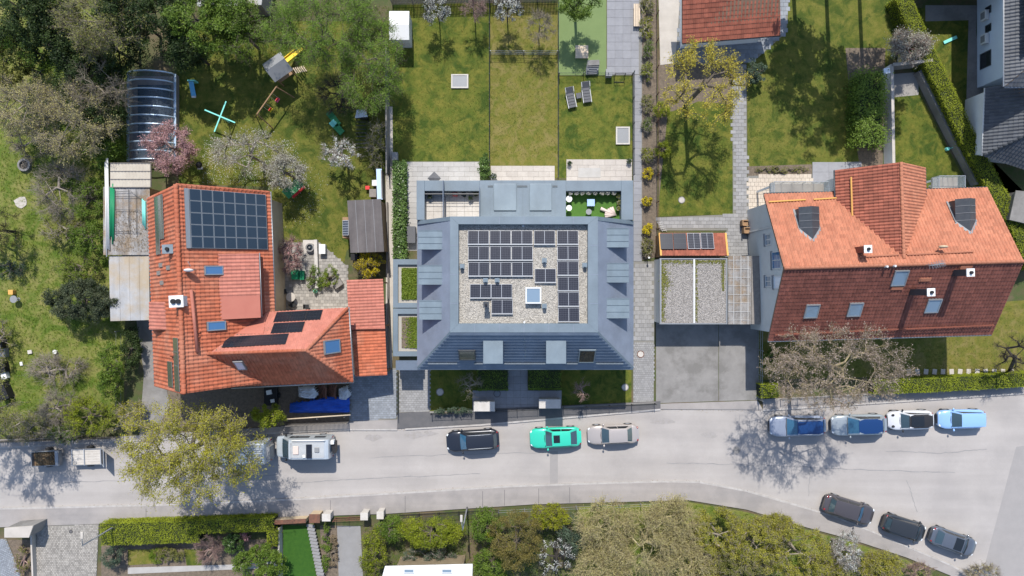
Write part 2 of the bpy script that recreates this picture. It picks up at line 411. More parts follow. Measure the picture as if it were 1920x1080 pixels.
def tiled_slope(parent, pts, eave, m, deck='roof_deck', tw=.30, th=.36, name='roof_slope', thick=.16, lift=.02, **k):
    """A roof slope: a deck plate (part) with its courses of tiles (sub-part). pts: outline in space, eave: indices of the eave edge."""
    pts = [Vector(p) for p in pts]; d = MB().slab(pts, thick).build(name, deck, parent)
    O = pts[eave[0]]; U = (pts[eave[1]] - O).normalized(); nrm = Vector((0, 0, 0))
    for i in range(len(pts)): nrm += (pts[i] - O).cross(pts[(i + 1) % len(pts)] - O)
    nrm.normalize()
    if nrm.z < 0: nrm = -nrm
    Vv = nrm.cross(U)
    if Vv.z < 0: U = -U; Vv = nrm.cross(U)
    uv = [((p - O).dot(U), (p - O).dot(Vv)) for p in pts]
    t = tile_plane('tiles', d, O + nrm * lift, U, Vv, uv, tw, th, m, **k)
    return d, O, nrm, U, Vv
def strip_between(mb, a, b, w, h, mi=0):
    """A bar of width w and height h from a to b (points in space)."""
    a = Vector(a); b = Vector(b); d = (b - a); L = d.length; d.normalize()
    s = d.cross(Vector((0, 0, 1))); s = s.normalized() if s.length > 1e-4 else Vector((1, 0, 0)); n = s.cross(d)
    v = [a - s * w / 2 - n * h / 2, a + s * w / 2 - n * h / 2, b + s * w / 2 - n * h / 2, b - s * w / 2 - n * h / 2,
         a - s * w / 2 + n * h / 2, a + s * w / 2 + n * h / 2, b + s * w / 2 + n * h / 2, b - s * w / 2 + n * h / 2]
    return mb.hexa(v, mi)

# ---------------------------------------------------------------- material library
def objrand(name, amt):
    nt = MATS[name].node_tree; b = nt.nodes['Principled BSDF']; s = b.inputs['Base Color']
    h = nt.nodes.new('ShaderNodeHueSaturation'); oi = nt.nodes.new('ShaderNodeObjectInfo'); mr = nt.nodes.new('ShaderNodeMapRange')
    mr.inputs[3].default_value = 1 - amt; mr.inputs[4].default_value = 1 + amt
    nt.links.new(oi.outputs['Random'], mr.inputs[0]); nt.links.new(mr.outputs[0], h.inputs['Value'])
    if s.links: nt.links.new(s.links[0].from_socket, h.inputs['Color'])
    else: h.inputs['Color'].default_value = s.default_value
    nt.links.new(h.outputs[0], s)
mat('ground_soil', (.075, .07, .032), .95, (.05, .075, .02), 1.5, .6, fine=.4, fscale=30, bump=.6, bscale=25, col3=(.11, .085, .05), s3=.35)
mat('lawn', (.068, .086, .008), .9, (.13, .122, .022), 1.3, .6, fine=.45, fscale=35, bump=.5, bscale=60, col3=(.038, .060, .005), s3=.7)
mat('lawn_dry', (.138, .122, .022), .9, (.082, .096, .011), 1.4, .6, fine=.45, fscale=45, bump=.5, bscale=60, col3=(.155, .13, .038), s3=.9)
mat('lawn_lush', (.060, .084, .007), .9, (.128, .122, .018), 1.0, .6, fine=.45, fscale=35, bump=.5, bscale=60, col3=(.032, .056, .004), s3=.55)
mat('meadow', (.105, .135, .018), .95, (.18, .165, .055), 1.1, .6, fine=.4, fscale=25, bump=.7, bscale=25, col3=(.066, .105, .011), s3=.5)
mat('turf_mat', (.14, .19, .072), .9, (.125, .175, .065), .7, .4, fine=.12, fscale=80)
mat('turf_bright', (.02, .068, .006), .9, (.03, .085, .008), 3, .5, fine=.2, fscale=80)
mat('soil', (.16, .125, .09), .95, (.10, .08, .06), 4, .6, fine=.4, fscale=30, bump=.7, bscale=25)
mat('asphalt', (.305, .282, .262), .9, (.332, .308, .287), .35, .5, fine=.10, fscale=50, bump=.15, bscale=90, col3=(.282, .262, .246), s3=.12)
mat('asphalt_patch', (.262, .246, .234), .9, (.24, .226, .216), .8, .5, fine=.1, fscale=60, bump=.15, bscale=90)
mat('sidewalk', (.285, .262, .245), .9, (.252, .232, .218), .7, .5, fine=.1, fscale=50, bump=.15, bscale=80, col3=(.225, .21, .2), s3=.25)
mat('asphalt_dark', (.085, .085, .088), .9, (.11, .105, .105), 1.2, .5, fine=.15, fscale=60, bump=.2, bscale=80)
mat('kerb_stone', (.38, .36, .34), .85, (.30, .28, .26), 2.0, .5, fine=.1)
mat('concrete', (.22, .21, .198), .9, (.18, .172, .162), .8, .5, fine=.1, fscale=40, bump=.15, col3=(.15, .143, .133), s3=.5)
mat('concrete_light', (.42, .385, .34), .9, (.36, .33, .29), 1.0, .5, fine=.08, fscale=40)
mat('paver_grey', (.23, .23, .24), .85, (.205, .205, .215), 2.0, .5, fine=.06, fscale=40)
mat('paver_pale', (.36, .345, .325), .85, (.31, .295, .275), .9, .5, fine=.07, fscale=40)
mat('paver_warm', (.39, .355, .315), .85, (.345, .31, .275), 1.5, .5, fine=.06, fscale=40)
mat('paver_small', (.255, .25, .245), .9, (.225, .22, .215), 1.2, .5, attr=.12, fine=.08)
mat('paver_blue', (.23, .245, .265), .9, (.19, .205, .225), 1.5, .5, attr=.14, fine=.1)
mat('cobble', (.30, .28, .25), .9, (.245, .228, .205), 1.2, .5, attr=.22, fine=.1)
mat('tile_cream', (.46, .40, .325), .85, (.41, .35, .285), 1.5, .5, attr=.06, fine=.05)
mat('joint', (.185, .178, .165), .95, (.17, .165, .14), 3.0, .5)
for k, a in (('paver_grey', .06), ('paver_pale', .07), ('paver_warm', .06)): objrand(k, a)
mat('gravel_bed', (.32, .30, .262), .9, fine=.2, fscale=40); mat('pebbles', (.36, .335, .295), .9, attr=.45)
mat('gravel_old', (.25, .235, .215), .9, fine=.25, fscale=40); mat('pebbles_old', (.28, .262, .245), .9, attr=.45)
mat('zinc', (.128, .162, .188), .5, (.116, .149, .174), 1.2, .5, metal=.0, spec=.5, fine=.03, fscale=8)
mat('zinc_light', (.155, .192, .215), .45, (.14, .176, .20), 1.5, .5, spec=.5)
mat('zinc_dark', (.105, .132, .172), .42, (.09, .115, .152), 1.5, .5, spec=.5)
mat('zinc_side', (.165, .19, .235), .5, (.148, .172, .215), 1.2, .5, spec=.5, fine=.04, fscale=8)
mat('anthracite', (.035, .04, .047), .45, (.05, .055, .06), 3, .5, spec=.4)
mat('black_metal', (.018, .019, .02), .45, spec=.4)
mat('grey_metal', (.26, .27, .28), .45, metal=.5); mat('white_metal', (.50, .50, .49), .45); mat('alu', (.34, .36, .39), .4, metal=.3)
mat('alu_blue', (.50, .62, .74), .35, metal=.45)
mat('stucco_white', (.70, .70, .68), .9, (.64, .64, .62), .8, .5, fine=.03); mat('stucco_grey', (.50, .505, .49), .9, (.45, .455, .44), .8, .5, fine=.03)
mat('stucco_blue', (.54, .60, .66), .9, (.50, .56, .62), .8, .5, fine=.03); mat('stucco_tan', (.45, .36, .24), .9, (.38, .30, .20), 1.2, .5, fine=.05)
mat('tile_orange', (.385, .112, .056), .8, (.315, .086, .042), .7, .5, attr=.17, fine=.14, fscale=14, col3=(.36, .135, .08), s3=.28)
mat('tile_salmon', (.38, .145, .105), .8, (.34, .12, .085), .8, .5, attr=.10, fine=.12, fscale=14)
mat('tile_peach', (.385, .158, .092), .8, (.345, .13, .074), .7, .5, attr=.15, fine=.12, fscale=14)
mat('tile_brown', (.175, .062, .044), .8, (.14, .05, .037), .7, .5, attr=.2, fine=.15, fscale=14)
mat('tile_red', (.27, .085, .052), .8, (.21, .068, .042), .6, .5, attr=.2, fine=.15, fscale=14)
mat('tile_black', (.075, .08, .088), .55, (.06, .065, .075), .7, .5, attr=.15, fine=.1, fscale=14)
mat('roof_deck', (.16, .11, .075), .9); mat('salmon_metal', (.38, .135, .095), .6, (.355, .12, .085), .9, .5)
mat('eternit', (.34, .33, .32), .9, (.24, .225, .21), 1.1, .6, fine=.2, fscale=12, col3=(.26, .20, .14), s3=.6)
mat('fibre_cement', (.33, .332, .335), .85, (.28, .283, .287), .9, .5, fine=.08, fscale=20, col3=(.31, .255, .185), s3=.22)
mat('bitumen', (.088, .078, .076), .85, (.11, .098, .094), .9, .5, fine=.12, fscale=25)
mat('wood', (.30, .185, .10), .8, (.23, .14, .075), 4, .5, fine=.12); mat('wood_pale', (.52, .42, .31), .8, (.45, .36, .26), 4, .5)
mat('wood_grey', (.22, .20, .18), .85, (.17, .155, .14), 4, .5, fine=.15); mat('wood_yellow', (.55, .30, .08), .75)
mat('rust', (.17, .075, .045), .9, (.10, .055, .04), 4, .5)
mat('black', (.012, .012, .013), .7); mat('rubber', (.02, .02, .021), .85); mat('white', (.60, .60, .58), .7); mat('plastic_green', (.01, .20, .085), .5)
mat('plastic_turquoise', (.19, .58, .50), .5); mat('plastic_red', (.55, .035, .03), .5); mat('plastic_yellow', (.68, .48, .02), .5)
mat('plastic_blue', (.10, .36, .60), .5); mat('plastic_grey', (.20, .205, .21), .55); mat('pink', (.70, .12, .22), .6)
mat('tarp_blue', (.008, .075, .42), .45, (.006, .055, .33), 3, .5, bump=.5, bscale=6); mat('tarp_white', (.58, .60, .62), .5, (.46, .48, .50), 2.5, .5, bump=.6, bscale=5)
mat('fabric_green', (.04, .20, .075), .8, (.03, .16, .06), 4, .5); mat('fabric_grey', (.10, .10, .105), .85); mat('fabric_pale', (.55, .45, .40), .9)
mat('cloth_blue', (.30, .42, .62), .8); mat('stone_pale', (.47, .44, .40), .85, (.40, .37, .33), 2, .5)
pane_mat('glass_dark', (.02, .026, .032), .04); pane_mat('glass_blue', (.05, .13, .26), .05); pane_mat('glass_sky', (.16, .22, .28), .05)
pane_mat('glass_olive', (.085, .09, .07), .08); pane_mat('glass_tint', (.012, .015, .018), .03); pane_mat('glass_white', (.55, .60, .66), .1)
pane_mat('poly_clear', (.16, .20, .25), .15, 0.0, .25); pane_mat('glass_clear', (.75, .82, .84), .05, 0.0, .30); pane_mat('pool_water', (.025, .045, .055), .03)
mat('poly_beige', (.42, .38, .31), .5, (.36, .32, .26), 1.2, .5)
gridmat('pv_cells', (.012, .013, .019), (.10, .105, .125), 12, 6, .03, .18, mid=(.30, .31, .33), midw=.012)
gridmat('pv_black', (.012, .014, .02), (.03, .033, .04), 6, 3, .02, .2); gridmat('pv_blue', (.012, .022, .036), (.028, .04, .055), 10, 1, .05, .16)
gridmat('pv_fine', (.012, .018, .03), (.30, .33, .37), 6, 6, .07, .16)
mat('bark', (.085, .068, .05), .95, (.12, .10, .075), 8, .5, attr=.2); mat('bark_pale', (.25, .215, .165), .95, (.19, .16, .12), 8, .5, attr=.2)
mat('bark_grey', (.27, .235, .195), .95, (.21, .18, .15), 8, .5, attr=.25); mat('bark_dark', (.04, .034, .028), .95, attr=.2)
mat('bark_moss', (.235, .20, .085), .95, (.20, .155, .12), 6, .5, attr=.3); mat('bark_birch', (.48, .44, .38), .9, (.25, .21, .17), 6, .5, attr=.2)
mat('twig_pink', (.25, .17, .145), .95, attr=.3); mat('twig_olive', (.33, .28, .155), .95, attr=.35)
mat('hedge_core', (.022, .03, .010), .95)
leafmat('leaf_dark', (.012, .026, .008), (.055, .085, .018)); leafmat('leaf_mid', (.05, .10, .010), (.165, .235, .03), .35)
leafmat('leaf_olive', (.10, .115, .024), (.27, .265, .065), .35); leafmat('leaf_willow', (.085, .155, .018), (.25, .36, .06), .45)
leafmat('leaf_hedge', (.12, .155, .008), (.32, .36, .025), .4); leafmat('leaf_lime', (.14, .17, .008), (.34, .34, .02), .35)
leafmat('leaf_yellowgreen', (.34, .29, .03), (.68, .58, .09), .45); leafmat('leaf_birch', (.19, .185, .018), (.44, .41, .05), .4)
leafmat('leaf_conifer', (.022, .036, .018), (.085, .10, .05), .15); leafmat('leaf_bronze', (.07, .06, .015), (.20, .165, .04), .2)
leafmat('leaf_laurel', (.03, .07, .012), (.13, .20, .05), .2, .35); leafmat('leaf_bluegreen', (.03, .05, .032), (.10, .14, .085), .2)
leafmat('blossom_white', (.36, .37, .33), (.62, .62, .58), .3); leafmat('blossom_pink', (.30, .15, .155), (.55, .34, .33), .3)
leafmat('blossom_pale', (.24, .235, .17), (.52, .50, .43), .3); leafmat('blossom_magenta', (.35, .13, .16), (.62, .38, .38), .3)
leafmat('flower_yellow', (.36, .30, .01), (.75, .60, .015), .3); leafmat('bud_brown', (.19, .145, .115), (.37, .295, .245), .25)
leafmat('twig_leaf', (.26, .23, .085), (.48, .43, .17), .35); leafmat('leaf_verge', (.19, .195, .025), (.44, .41, .07), .45); leafmat('grass_blade', (.045, .07, .006), (.14, .145, .022), .3)
leafmat('weed', (.085, .15, .010), (.25, .31, .04), .4); leafmat('dry_leaf', (.12, .085, .05), (.26, .20, .12), .2); leafmat('petal_fallen', (.45, .43, .38), (.72, .70, .66), .2)

mat('turf_terrace', (.05, .12, .018), .9, (.06, .14, .022), 3, .5, fine=.2, fscale=60)
def streaks(name, sx, sy, amt, rot=0.05):
    nt = MATS[name].node_tree; b = nt.nodes['Principled BSDF']; s = b.inputs['Base Color']; geo = nt.nodes.new('ShaderNodeNewGeometry')
    mp = nt.nodes.new('ShaderNodeMapping'); mp.inputs['Scale'].default_value = (sx, sy, 1); mp.inputs['Rotation'].default_value = (0, 0, rot)
    t = nt.nodes.new('ShaderNodeTexNoise'); t.inputs['Scale'].default_value = 1; t.inputs['Detail'].default_value = 5
    mr = nt.nodes.new('ShaderNodeMapRange'); mr.inputs[1].default_value = .3; mr.inputs[2].default_value = .7; mr.inputs[3].default_value = 1 - amt; mr.inputs[4].default_value = 1 + amt
    h = nt.nodes.new('ShaderNodeHueSaturation'); src = s.links[0].from_socket
    nt.links.new(geo.outputs['Position'], mp.inputs[0]); nt.links.new(mp.outputs[0], t.inputs[0]); nt.links.new(t.outputs[0], mr.inputs[0]); nt.links.new(mr.outputs[0], h.inputs['Value']); nt.links.new(src, h.inputs['Color']); nt.links.new(h.outputs[0], s)
streaks('zinc', .7, .5, .10); streaks('zinc_light', .9, .5, .12); streaks('zinc_side', .5, .8, .10); streaks('zinc_dark', .8, .25, .14); streaks('tile_brown', .8, .12, .15); streaks('asphalt', .05, .8, .085); streaks('sidewalk', .08, 1.2, .08); streaks('bitumen', 2.5, .2, .15); streaks('eternit', 3.0, .3, .2); streaks('fibre_cement', 1.5, .2, .1)

# ---------------------------------------------------------------- ground, road, pavements
def sheet(name, px, z, m, kind='structure'):
    o = MB().sheet([W(a, b) for a, b in px], z).build(name, m); o['kind'] = kind; return o
def rect(x0, y0, x1, y1): return [(x0, y0), (x1, y0), (x1, y1), (x0, y1)]
def slabpath(name, px, z, m, z0=-.05):
    o = MB().prism([W(a, b) for a, b in px], z0, z).build(name, m); o['kind'] = 'structure'; return o
def pave(parent, px, tw, th, z, m, name='paving_slab', gap=.012, offset=False, holes=None, ang=0.0):
    """Paving slabs laid one by one over a pixel outline; alike slabs share one mesh."""
    poly = [W(a, b) for a, b in px]; A = np.array([p[:2] for p in poly]); lo = A.min(0); hi = A.max(0)
    nx = max(1, round((hi[0] - lo[0]) / tw)); ny = max(1, round((hi[1] - lo[1]) / th)); sx = (hi[0] - lo[0]) / nx; sy = (hi[1] - lo[1]) / ny
    src = None
    for j in range(ny):
        for i in range(nx + (1 if offset and j % 2 else 0)):
            x = lo[0] + (i + .5 - (.5 if offset and j % 2 else 0)) * sx; y = lo[1] + (j + .5) * sy
            x0 = max(lo[0], x - sx / 2); x1 = min(hi[0], x + sx / 2)
            if not in_poly(np.array([[(x0 + x1) / 2, y]]), poly)[0]: continue
            if src is None:
                src = MB().box((0, 0, -.02), (sx - gap, sy - gap, .04)).build(name, m, parent, bevel=.006, world=False, seg=1); o = src
            else: o = copy_part(src, parent)
            o.location = Vector(((x0 + x1) / 2, y, z + random.uniform(-.003, .003))) - parent.location; o.scale = ((x1 - x0 - gap) / (sx - gap), 1, 1)
            o.rotation_euler = (random.uniform(-.003, .003), random.uniform(-.003, .003), 0)
def setts(parent, px, tw, th, z, m, name='setts', gap=.014, rz=0.0, jit=.004):
    """Small setts, too many to pick apart, joined into one part of the paving."""
    poly = [W(a, b) for a, b in px]; A = np.array([p[:2] for p in poly]); c = A.mean(0); R = np.linalg.norm(A - c, axis=1).max()
    X, Y = np.meshgrid(np.arange(-R, R, tw), np.arange(-R, R, th)); X = X + ((np.arange(X.shape[0]) % 2) * tw / 2)[:, None]
    P = np.c_[X.ravel(), Y.ravel()]; ca, sa = math.cos(rz), math.sin(rz); Q = np.c_[P[:, 0] * ca - P[:, 1] * sa, P[:, 0] * sa + P[:, 1] * ca] + c
    Q = Q[in_poly(Q, poly)]; n = len(Q); hx, hy = (tw - gap) / 2, (th - gap) / 2
    Z = z + rng.uniform(-jit, jit, n); V = []
    for zz, e in ((-.03, 0), (0, .004)):
        for a, b in ((-1, -1), (1, -1), (1, 1), (-1, 1)):
            lx, ly = a * (hx - e), b * (hy - e); V.append(np.c_[Q[:, 0] + lx * ca - ly * sa, Q[:, 1] + lx * sa + ly * ca, Z + zz])
    V = np.stack(V, 1).reshape(-1, 3); f = np.array([(4, 5, 6, 7), (0, 1, 5, 4), (1, 2, 6, 5), (2, 3, 7, 6), (3, 0, 4, 7)], np.int32)
    F = (f[None] + (np.arange(n, dtype=np.int32) * 8)[:, None, None]).reshape(-1, 4)
    o = np_mesh(name, V, F, np.repeat(rng.uniform(0, 1, n), 5), [m], parent, False, parent.location); o['kind'] = 'stuff'; return o

g = MB().sheet([(-900, -900), (900, -900), (900, 900), (-900, 900)], 0.0).build('ground', 'ground_soil'); g['kind'] = 'structure'
KU = [(-400, 862), (0, 838), (300, 822), (640, 804), (760, 803), (900, 795), (1100, 778), (1238, 766), (1430, 768), (1600, 757), (1920, 736), (2400, 702)]
KL = [(-400, 968), (0, 955), (300, 948), (560, 937), (760, 925), (960, 913), (1100, 908), (1240, 904), (1310, 905), (1400, 922), (1480, 945), (1560, 968), (1640, 1000), (1780, 1060), (1900, 1125), (2000, 1210)]
SL = [(1930, 1210), (1850, 1130), (1780, 1078), (1700, 1045), (1600, 1012), (1500, 985), (1400, 955), (1290, 937), (1000, 945), (720, 963), (560, 968), (0, 988), (-400, 1002)]
sheet('road', KU + [(2400, 1210)] + KL[::-1], .008, 'asphalt')
sheet('road_patch', [(1905, 838), (2400, 760), (2400, 1210), (1830, 1210), (1846, 1060)], .012, 'asphalt_patch')
sheet('road_seam', rect(1031, 846, 1046, 909), .012, 'asphalt_patch')
sw = slabpath('pavement', KL + SL, .11, 'sidewalk')
def kerb(name, line, w, z, side):
    P = [W(a, b) for a, b in line]; m = MB()
    for i in range(len(P) - 1):
        d = (P[i + 1] - P[i]).normalized(); q = Vector((-d.y, d.x, 0)) * w * side
        n = max(1, round((P[i + 1] - P[i]).length / 1.0))
        for j in range(n):
            a = P[i].lerp(P[i + 1], j / n) + d * .006; b = P[i].lerp(P[i + 1], (j + 1) / n) - d * .006
            m.prism([a, b, b + q, a + q], -.02, z + random.uniform(-.003, .003))
    o = m.build(name, 'kerb_stone'); o['kind'] = 'structure'; return o
kerb('kerb', [p for p in KL], .16, .118, 1)
kerb('kerb', [(0, 838), (300, 822), (640, 804), (745, 804)], .14, .10, -1)
kerb('kerb', [(760, 803), (900, 795), (1100, 778), (1238, 766)], .16, .112, -1)
kerb('kerb', [(1430, 768), (1600, 757), (1920, 736), (2400, 702)], .14, .112, -1)
slabpath('pavement', [(-400, 862), (0, 838), (300, 822), (640, 804), (745, 804), (745, 786), (660, 790), (520, 800), (230, 818), (0, 824), (-400, 842)], .095, 'sidewalk')
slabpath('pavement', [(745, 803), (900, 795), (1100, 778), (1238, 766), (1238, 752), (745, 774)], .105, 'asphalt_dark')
slabpath('pavement', [(1430, 768), (1600, 757), (1920, 736), (2400, 702), (2400, 680), (1920, 722), (1430, 748)], .105, 'sidewalk')
# asphalt joints and cracks of the pavement along the hedges
m = MB()
for x in (905, 946, 1010, 1068, 760, 620, 275):
    y0 = np.interp(x, [p[0] for p in KL], [p[1] for p in KL]); y1 = np.interp(x, [p[0] for p in SL[::-1]], [p[1] for p in SL[::-1]])
    a = W(x, y0 + 4); b = W(x, y1 - 1); m.bx(a.x - .02, b.y, .108, a.x + .02, a.y, .114)
struct('pavement_joints', m, 'asphalt_dark')
# gardens
sheet('meadow', [(-400, -300), (240, -300), (240, 300), (232, 800), (0, 820), (-400, 840)], .006, 'meadow')
sheet('lawn', [(330, 40), (735, 40), (735, 400), (650, 470), (640, 520), (530, 470), (505, 350), (335, 345)], .006, 'lawn')
LAWN_C = [(736, 6), (1046, 6), (1046, 140), (1186, 140), (1186, 334), (762, 334), (762, 480), (736, 480)]
sheet('lawn', [(736, 6), (918, 6), (918, 334), (762, 334), (762, 480), (736, 480)], .006, 'lawn_lush')
sheet('lawn', [(918, 6), (1046, 6), (1046, 334), (918, 334)], .006, 'lawn_dry')
sheet('lawn', [(1046, 140), (1186, 140), (1186, 334), (1046, 334)], .006, 'lawn_lush')
sheet('turf', rect(1047, -20, 1137, 141), .02, 'turf_mat')
pv = slabpath('garden_path', [(1138, -20), (1186, -20), (1204, -20), (1204, 490), (1187, 490), (1187, 141), (1138, 141)], .018, 'joint', 0)
pave(pv, rect(1138, -12, 1198, 140), .75, .75, .045, 'paver_grey')
pave(pv, rect(1188, 141, 1203, 490), .8, .62, .045, 'paver_grey')
pv = slabpath('terrace', [(762, 303), (900, 303), (900, 336), (784, 345), (784, 470), (762, 470)], .03, 'joint', 0)
pave(pv, rect(763, 304, 900, 340), 1.0, .5, .055, 'paver_pale', offset=True); pave(pv, rect(763, 340, 783, 470), 1.0, .5, .055, 'paver_pale')
pv = slabpath('terrace', rect(920, 311, 1040, 342), .03, 'joint', 0); pave(pv, rect(920, 311, 1040, 342), 1.0, .5, .055, 'paver_warm', offset=True)
pv = slabpath('terrace', rect(1062, 299, 1185, 342), .03, 'joint', 0); pave(pv, rect(1062, 299, 1185, 342), 1.0, .5, .055, 'paver_warm', offset=True)
pv = slabpath('house_path', [(1187, 490), (1227, 490), (1226, 755), (1187, 757)], .018, 'joint', 0)
setts(pv, [(1188, 491), (1226, 491), (1226, 640), (1188, 640)], .4, .4, .046, 'paver_small'); setts(pv, [(1188, 641), (1226, 641), (1225, 755), (1188, 757)], .2, .2, .046, 'paver_small')
sheet('flower_bed', [(1204, -20), (1232, -20), (1232, 482), (1204, 488)], .010, 'soil')
# garden with the yellow-green tree and the house behind it
sheet('bare_soil', [(1234, 112), (1375, 112), (1375, 400), (1236, 405)], .006, 'soil')
sheet('lawn', [(1252, 212), (1310, 190), (1374, 196), (1374, 402), (1234, 406), (1236, 370)], .012, 'lawn_lush')
pv = slabpath('garden_path', [(1373, 120), (1399, 120), (1402, 440), (1420, 446), (1420, 482), (1362, 482), (1362, 432), (1236, 432), (1232, 408), (1374, 402)], .02, 'joint', 0)
setts(pv, [(1374, 121), (1398, 121), (1401, 444), (1418, 448), (1418, 480), (1364, 480), (1364, 430), (1236, 430), (1234, 409), (1375, 403)], .5, .34, .046, 'paver_small')
sheet('yard', [(1234, -20), (1276, -20), (1266, 118), (1238, 122)], .014, 'concrete_light')
pv = slabpath('yard_paving', [(1268, -20), (1480, -20), (1475, 60), (1410, 118), (1268, 122)], .012, 'joint', 0)
setts(pv, [(1278, -20), (1480, -20), (1475, 60), (1410, 118), (1268, 120)], .4, .4, .036, 'paver_blue')
sheet('lawn', [(1400, 60), (1470, 60), (1480, -20), (1700, -20), (1660, 140), (1655, 312), (1402, 312)], .008, 'lawn')
sheet('bare_soil', [(1585, 90), (1660, 90), (1655, 312), (1612, 312), (1596, 210)], .012, 'soil')
pv = slabpath('terrace', [(1402, 330), (1522, 326), (1522, 360), (1402, 398)], .02, 'joint', 0)
setts(pv, [(1403, 331), (1521, 327), (1521, 380), (1403, 397)], .38, .38, .046, 'tile_cream')
pv = slabpath('terrace', [(1523, 305), (1615, 303), (1615, 360), (1523, 360)], .02, 'joint', 0); pave(pv, rect(1523, 304, 1615, 360), 1.5, 1.0, .045, 'paver_grey')
sheet('flower_bed', [(1402, 312), (1522, 308), (1522, 326), (1402, 330)], .016, 'soil')
sheet('lawn', [(1660, 185), (1720, 165), (1830, 380), (1730, 360), (1662, 318)], .008, 'lawn_lush')
sheet('bare_soil', [(1660, 140), (1722, 135), (1722, 178), (1660, 184)], .012, 'gravel_old')
sheet('lawn', [(1690, 15), (1735, 15), (1735, 38), (1815, 38), (1812, 230), (1835, 330), (1880, 350), (1960, 400), (1960, 480), (1760, 200)], .010, 'lawn_lush')
sheet('yard', [(1735, 10), (1832, 10), (1830, 60), (1860, 320), (1836, 330), (1811, 220), (1816, 38), (1735, 40)], .014, 'concrete')
sheet('lawn', [(1422, 600), (1960, 560), (1960, 700), (1422, 712)], .006, 'lawn_dry')
# centre house front
sheet('lawn', [(806, 690), (1184, 690), (1184, 757), (806, 772)], .006, 'lawn_lush')
pv = slabpath('entrance_path', [(955, 680), (990, 680), (990, 732), (1053, 732), (1053, 762), (886, 772), (886, 737), (955, 732)], .02, 'joint', 0)
pave(pv, [(955, 680), (989, 680), (989, 733), (1053, 733), (1053, 763), (886, 771), (886, 735), (955, 733)], .62, .62, .045, 'paver_grey')
pv = slabpath('driveway', rect(748, 690, 806, 775), .02, 'joint', 0); setts(pv, rect(749, 691, 805, 774), .3, .2, .046, 'paver_small')
pv = slabpath('driveway', [(655, 690), (744, 690), (744, 785), (655, 792)], .02, 'joint', 0); setts(pv, [(656, 691), (743, 691), (743, 784), (656, 791)], .3, .2, .046, 'paver_blue')
# garage drive
slabpath('driveway', [(1230, 600), (1347, 600), (1347, 752), (1230, 756)], .022, 'concrete', 0)
slabpath('driveway', [(1348, 600), (1421, 600), (1421, 750), (1348, 752)], .022, 'concrete', 0)
slabpath('driveway', [(1238, 757), (1420, 751), (1430, 768), (1238, 767)], .09, 'sidewalk', 0)
# left house yard, patio, side path
sheet('yard', [(300, 700), (655, 690), (655, 795), (300, 812)], .006, 'soil')
pv = slabpath('patio', [(532, 455), (600, 455), (652, 500), (652, 590), (517, 590)], .02, 'joint', 0)
setts(pv, [(533, 456), (600, 456), (651, 500), (651, 589), (518, 589)], .35, .30, .046, 'cobble')
slabpath('side_path', [(256, 600), (282, 600), (300, 660), (318, 760), (290, 815), (262, 815), (270, 700)], .018, 'concrete', 0)
slabpath('gravel_strip', [(722, 200), (736, 200), (738, 490), (735, 720), (722, 720), (724, 490)], .014, 'concrete_light', 0)
# south of the road
pv = slabpath('cobbled_drive', [(68, 986), (186, 982), (180, 1110), (70, 1110)], .06, 'joint', 0)
setts(pv, [(69, 987), (185, 983), (179, 1110), (71, 1110)], .16, .16, .09, 'cobble', jit=.006)
pv = slabpath('side_drive', [(-60, 1010), (12, 1010), (55, 1110), (-60, 1110)], .05, 'joint', 0); setts(pv, [(-60, 1011), (11, 1011), (54, 1110), (-60, 1110)], .25, .16, .08, 'paver_blue', rz=.4)
sheet('flower_bed', [(14, 1012), (64, 1012), (68, 1110), (56, 1110)], .012, 'soil')
sheet('flower_bed', [(190, 1020), (526, 1010), (526, 1110), (190, 1110)], .008, 'soil')
sheet('lawn', [(345, 1030), (380, 1030), (378, 1060), (350, 1060)], .012, 'lawn_lush'); sheet('lawn', [(240, 1030), (290, 1030), (300, 1056), (240, 1060)], .012, 'lawn_dry')
slabpath('garden_path', [(240, 1064), (450, 1058), (520, 1052), (520, 1064), (240, 1076)], .03, 'paver_pale', 0)
sheet('turf', [(531, 984), (578, 986), (598, 1110), (531, 1110)], .02, 'turf_bright')
slabpath('garden_path', [(632, 986), (676, 986), (682, 1110), (636, 1110)], .03, 'paver_small', 0)
sheet('flower_bed', [(600, 985), (632, 985), (636, 1110), (606, 1110)], .01, 'soil')
sheet('verge', [(1085, 950), (1290, 941), (1400, 960), (1500, 990), (1600, 1017), (1700, 1050), (1800, 1110), (1085, 1110)], .006, 'meadow')
# stepping stones in the front lawn
for i, x in enumerate(range(1704, 1905, 16)):
    if not i: pv = tag(MB().box((0, 0, .02), (.42, .5, .05)).build('stepping_stone', 'concrete_light', bevel=.02), 'square pale stepping stone in the row along the front hedge', 'paving stone', 'stepping stones in the front lawn'); q = pv
    else: q = pv.copy(); COL.objects.link(q)
    q['label'] = ('first second third fourth fifth sixth seventh eighth ninth tenth eleventh twelfth thirteenth'.split()[i]) + ' pale stepping stone of the lawn row, counted from the magnolia'
    q.location = W(x, 697 - .02 * i, 0); q.rotation_euler = (0, 0, random.uniform(-.15, .15))

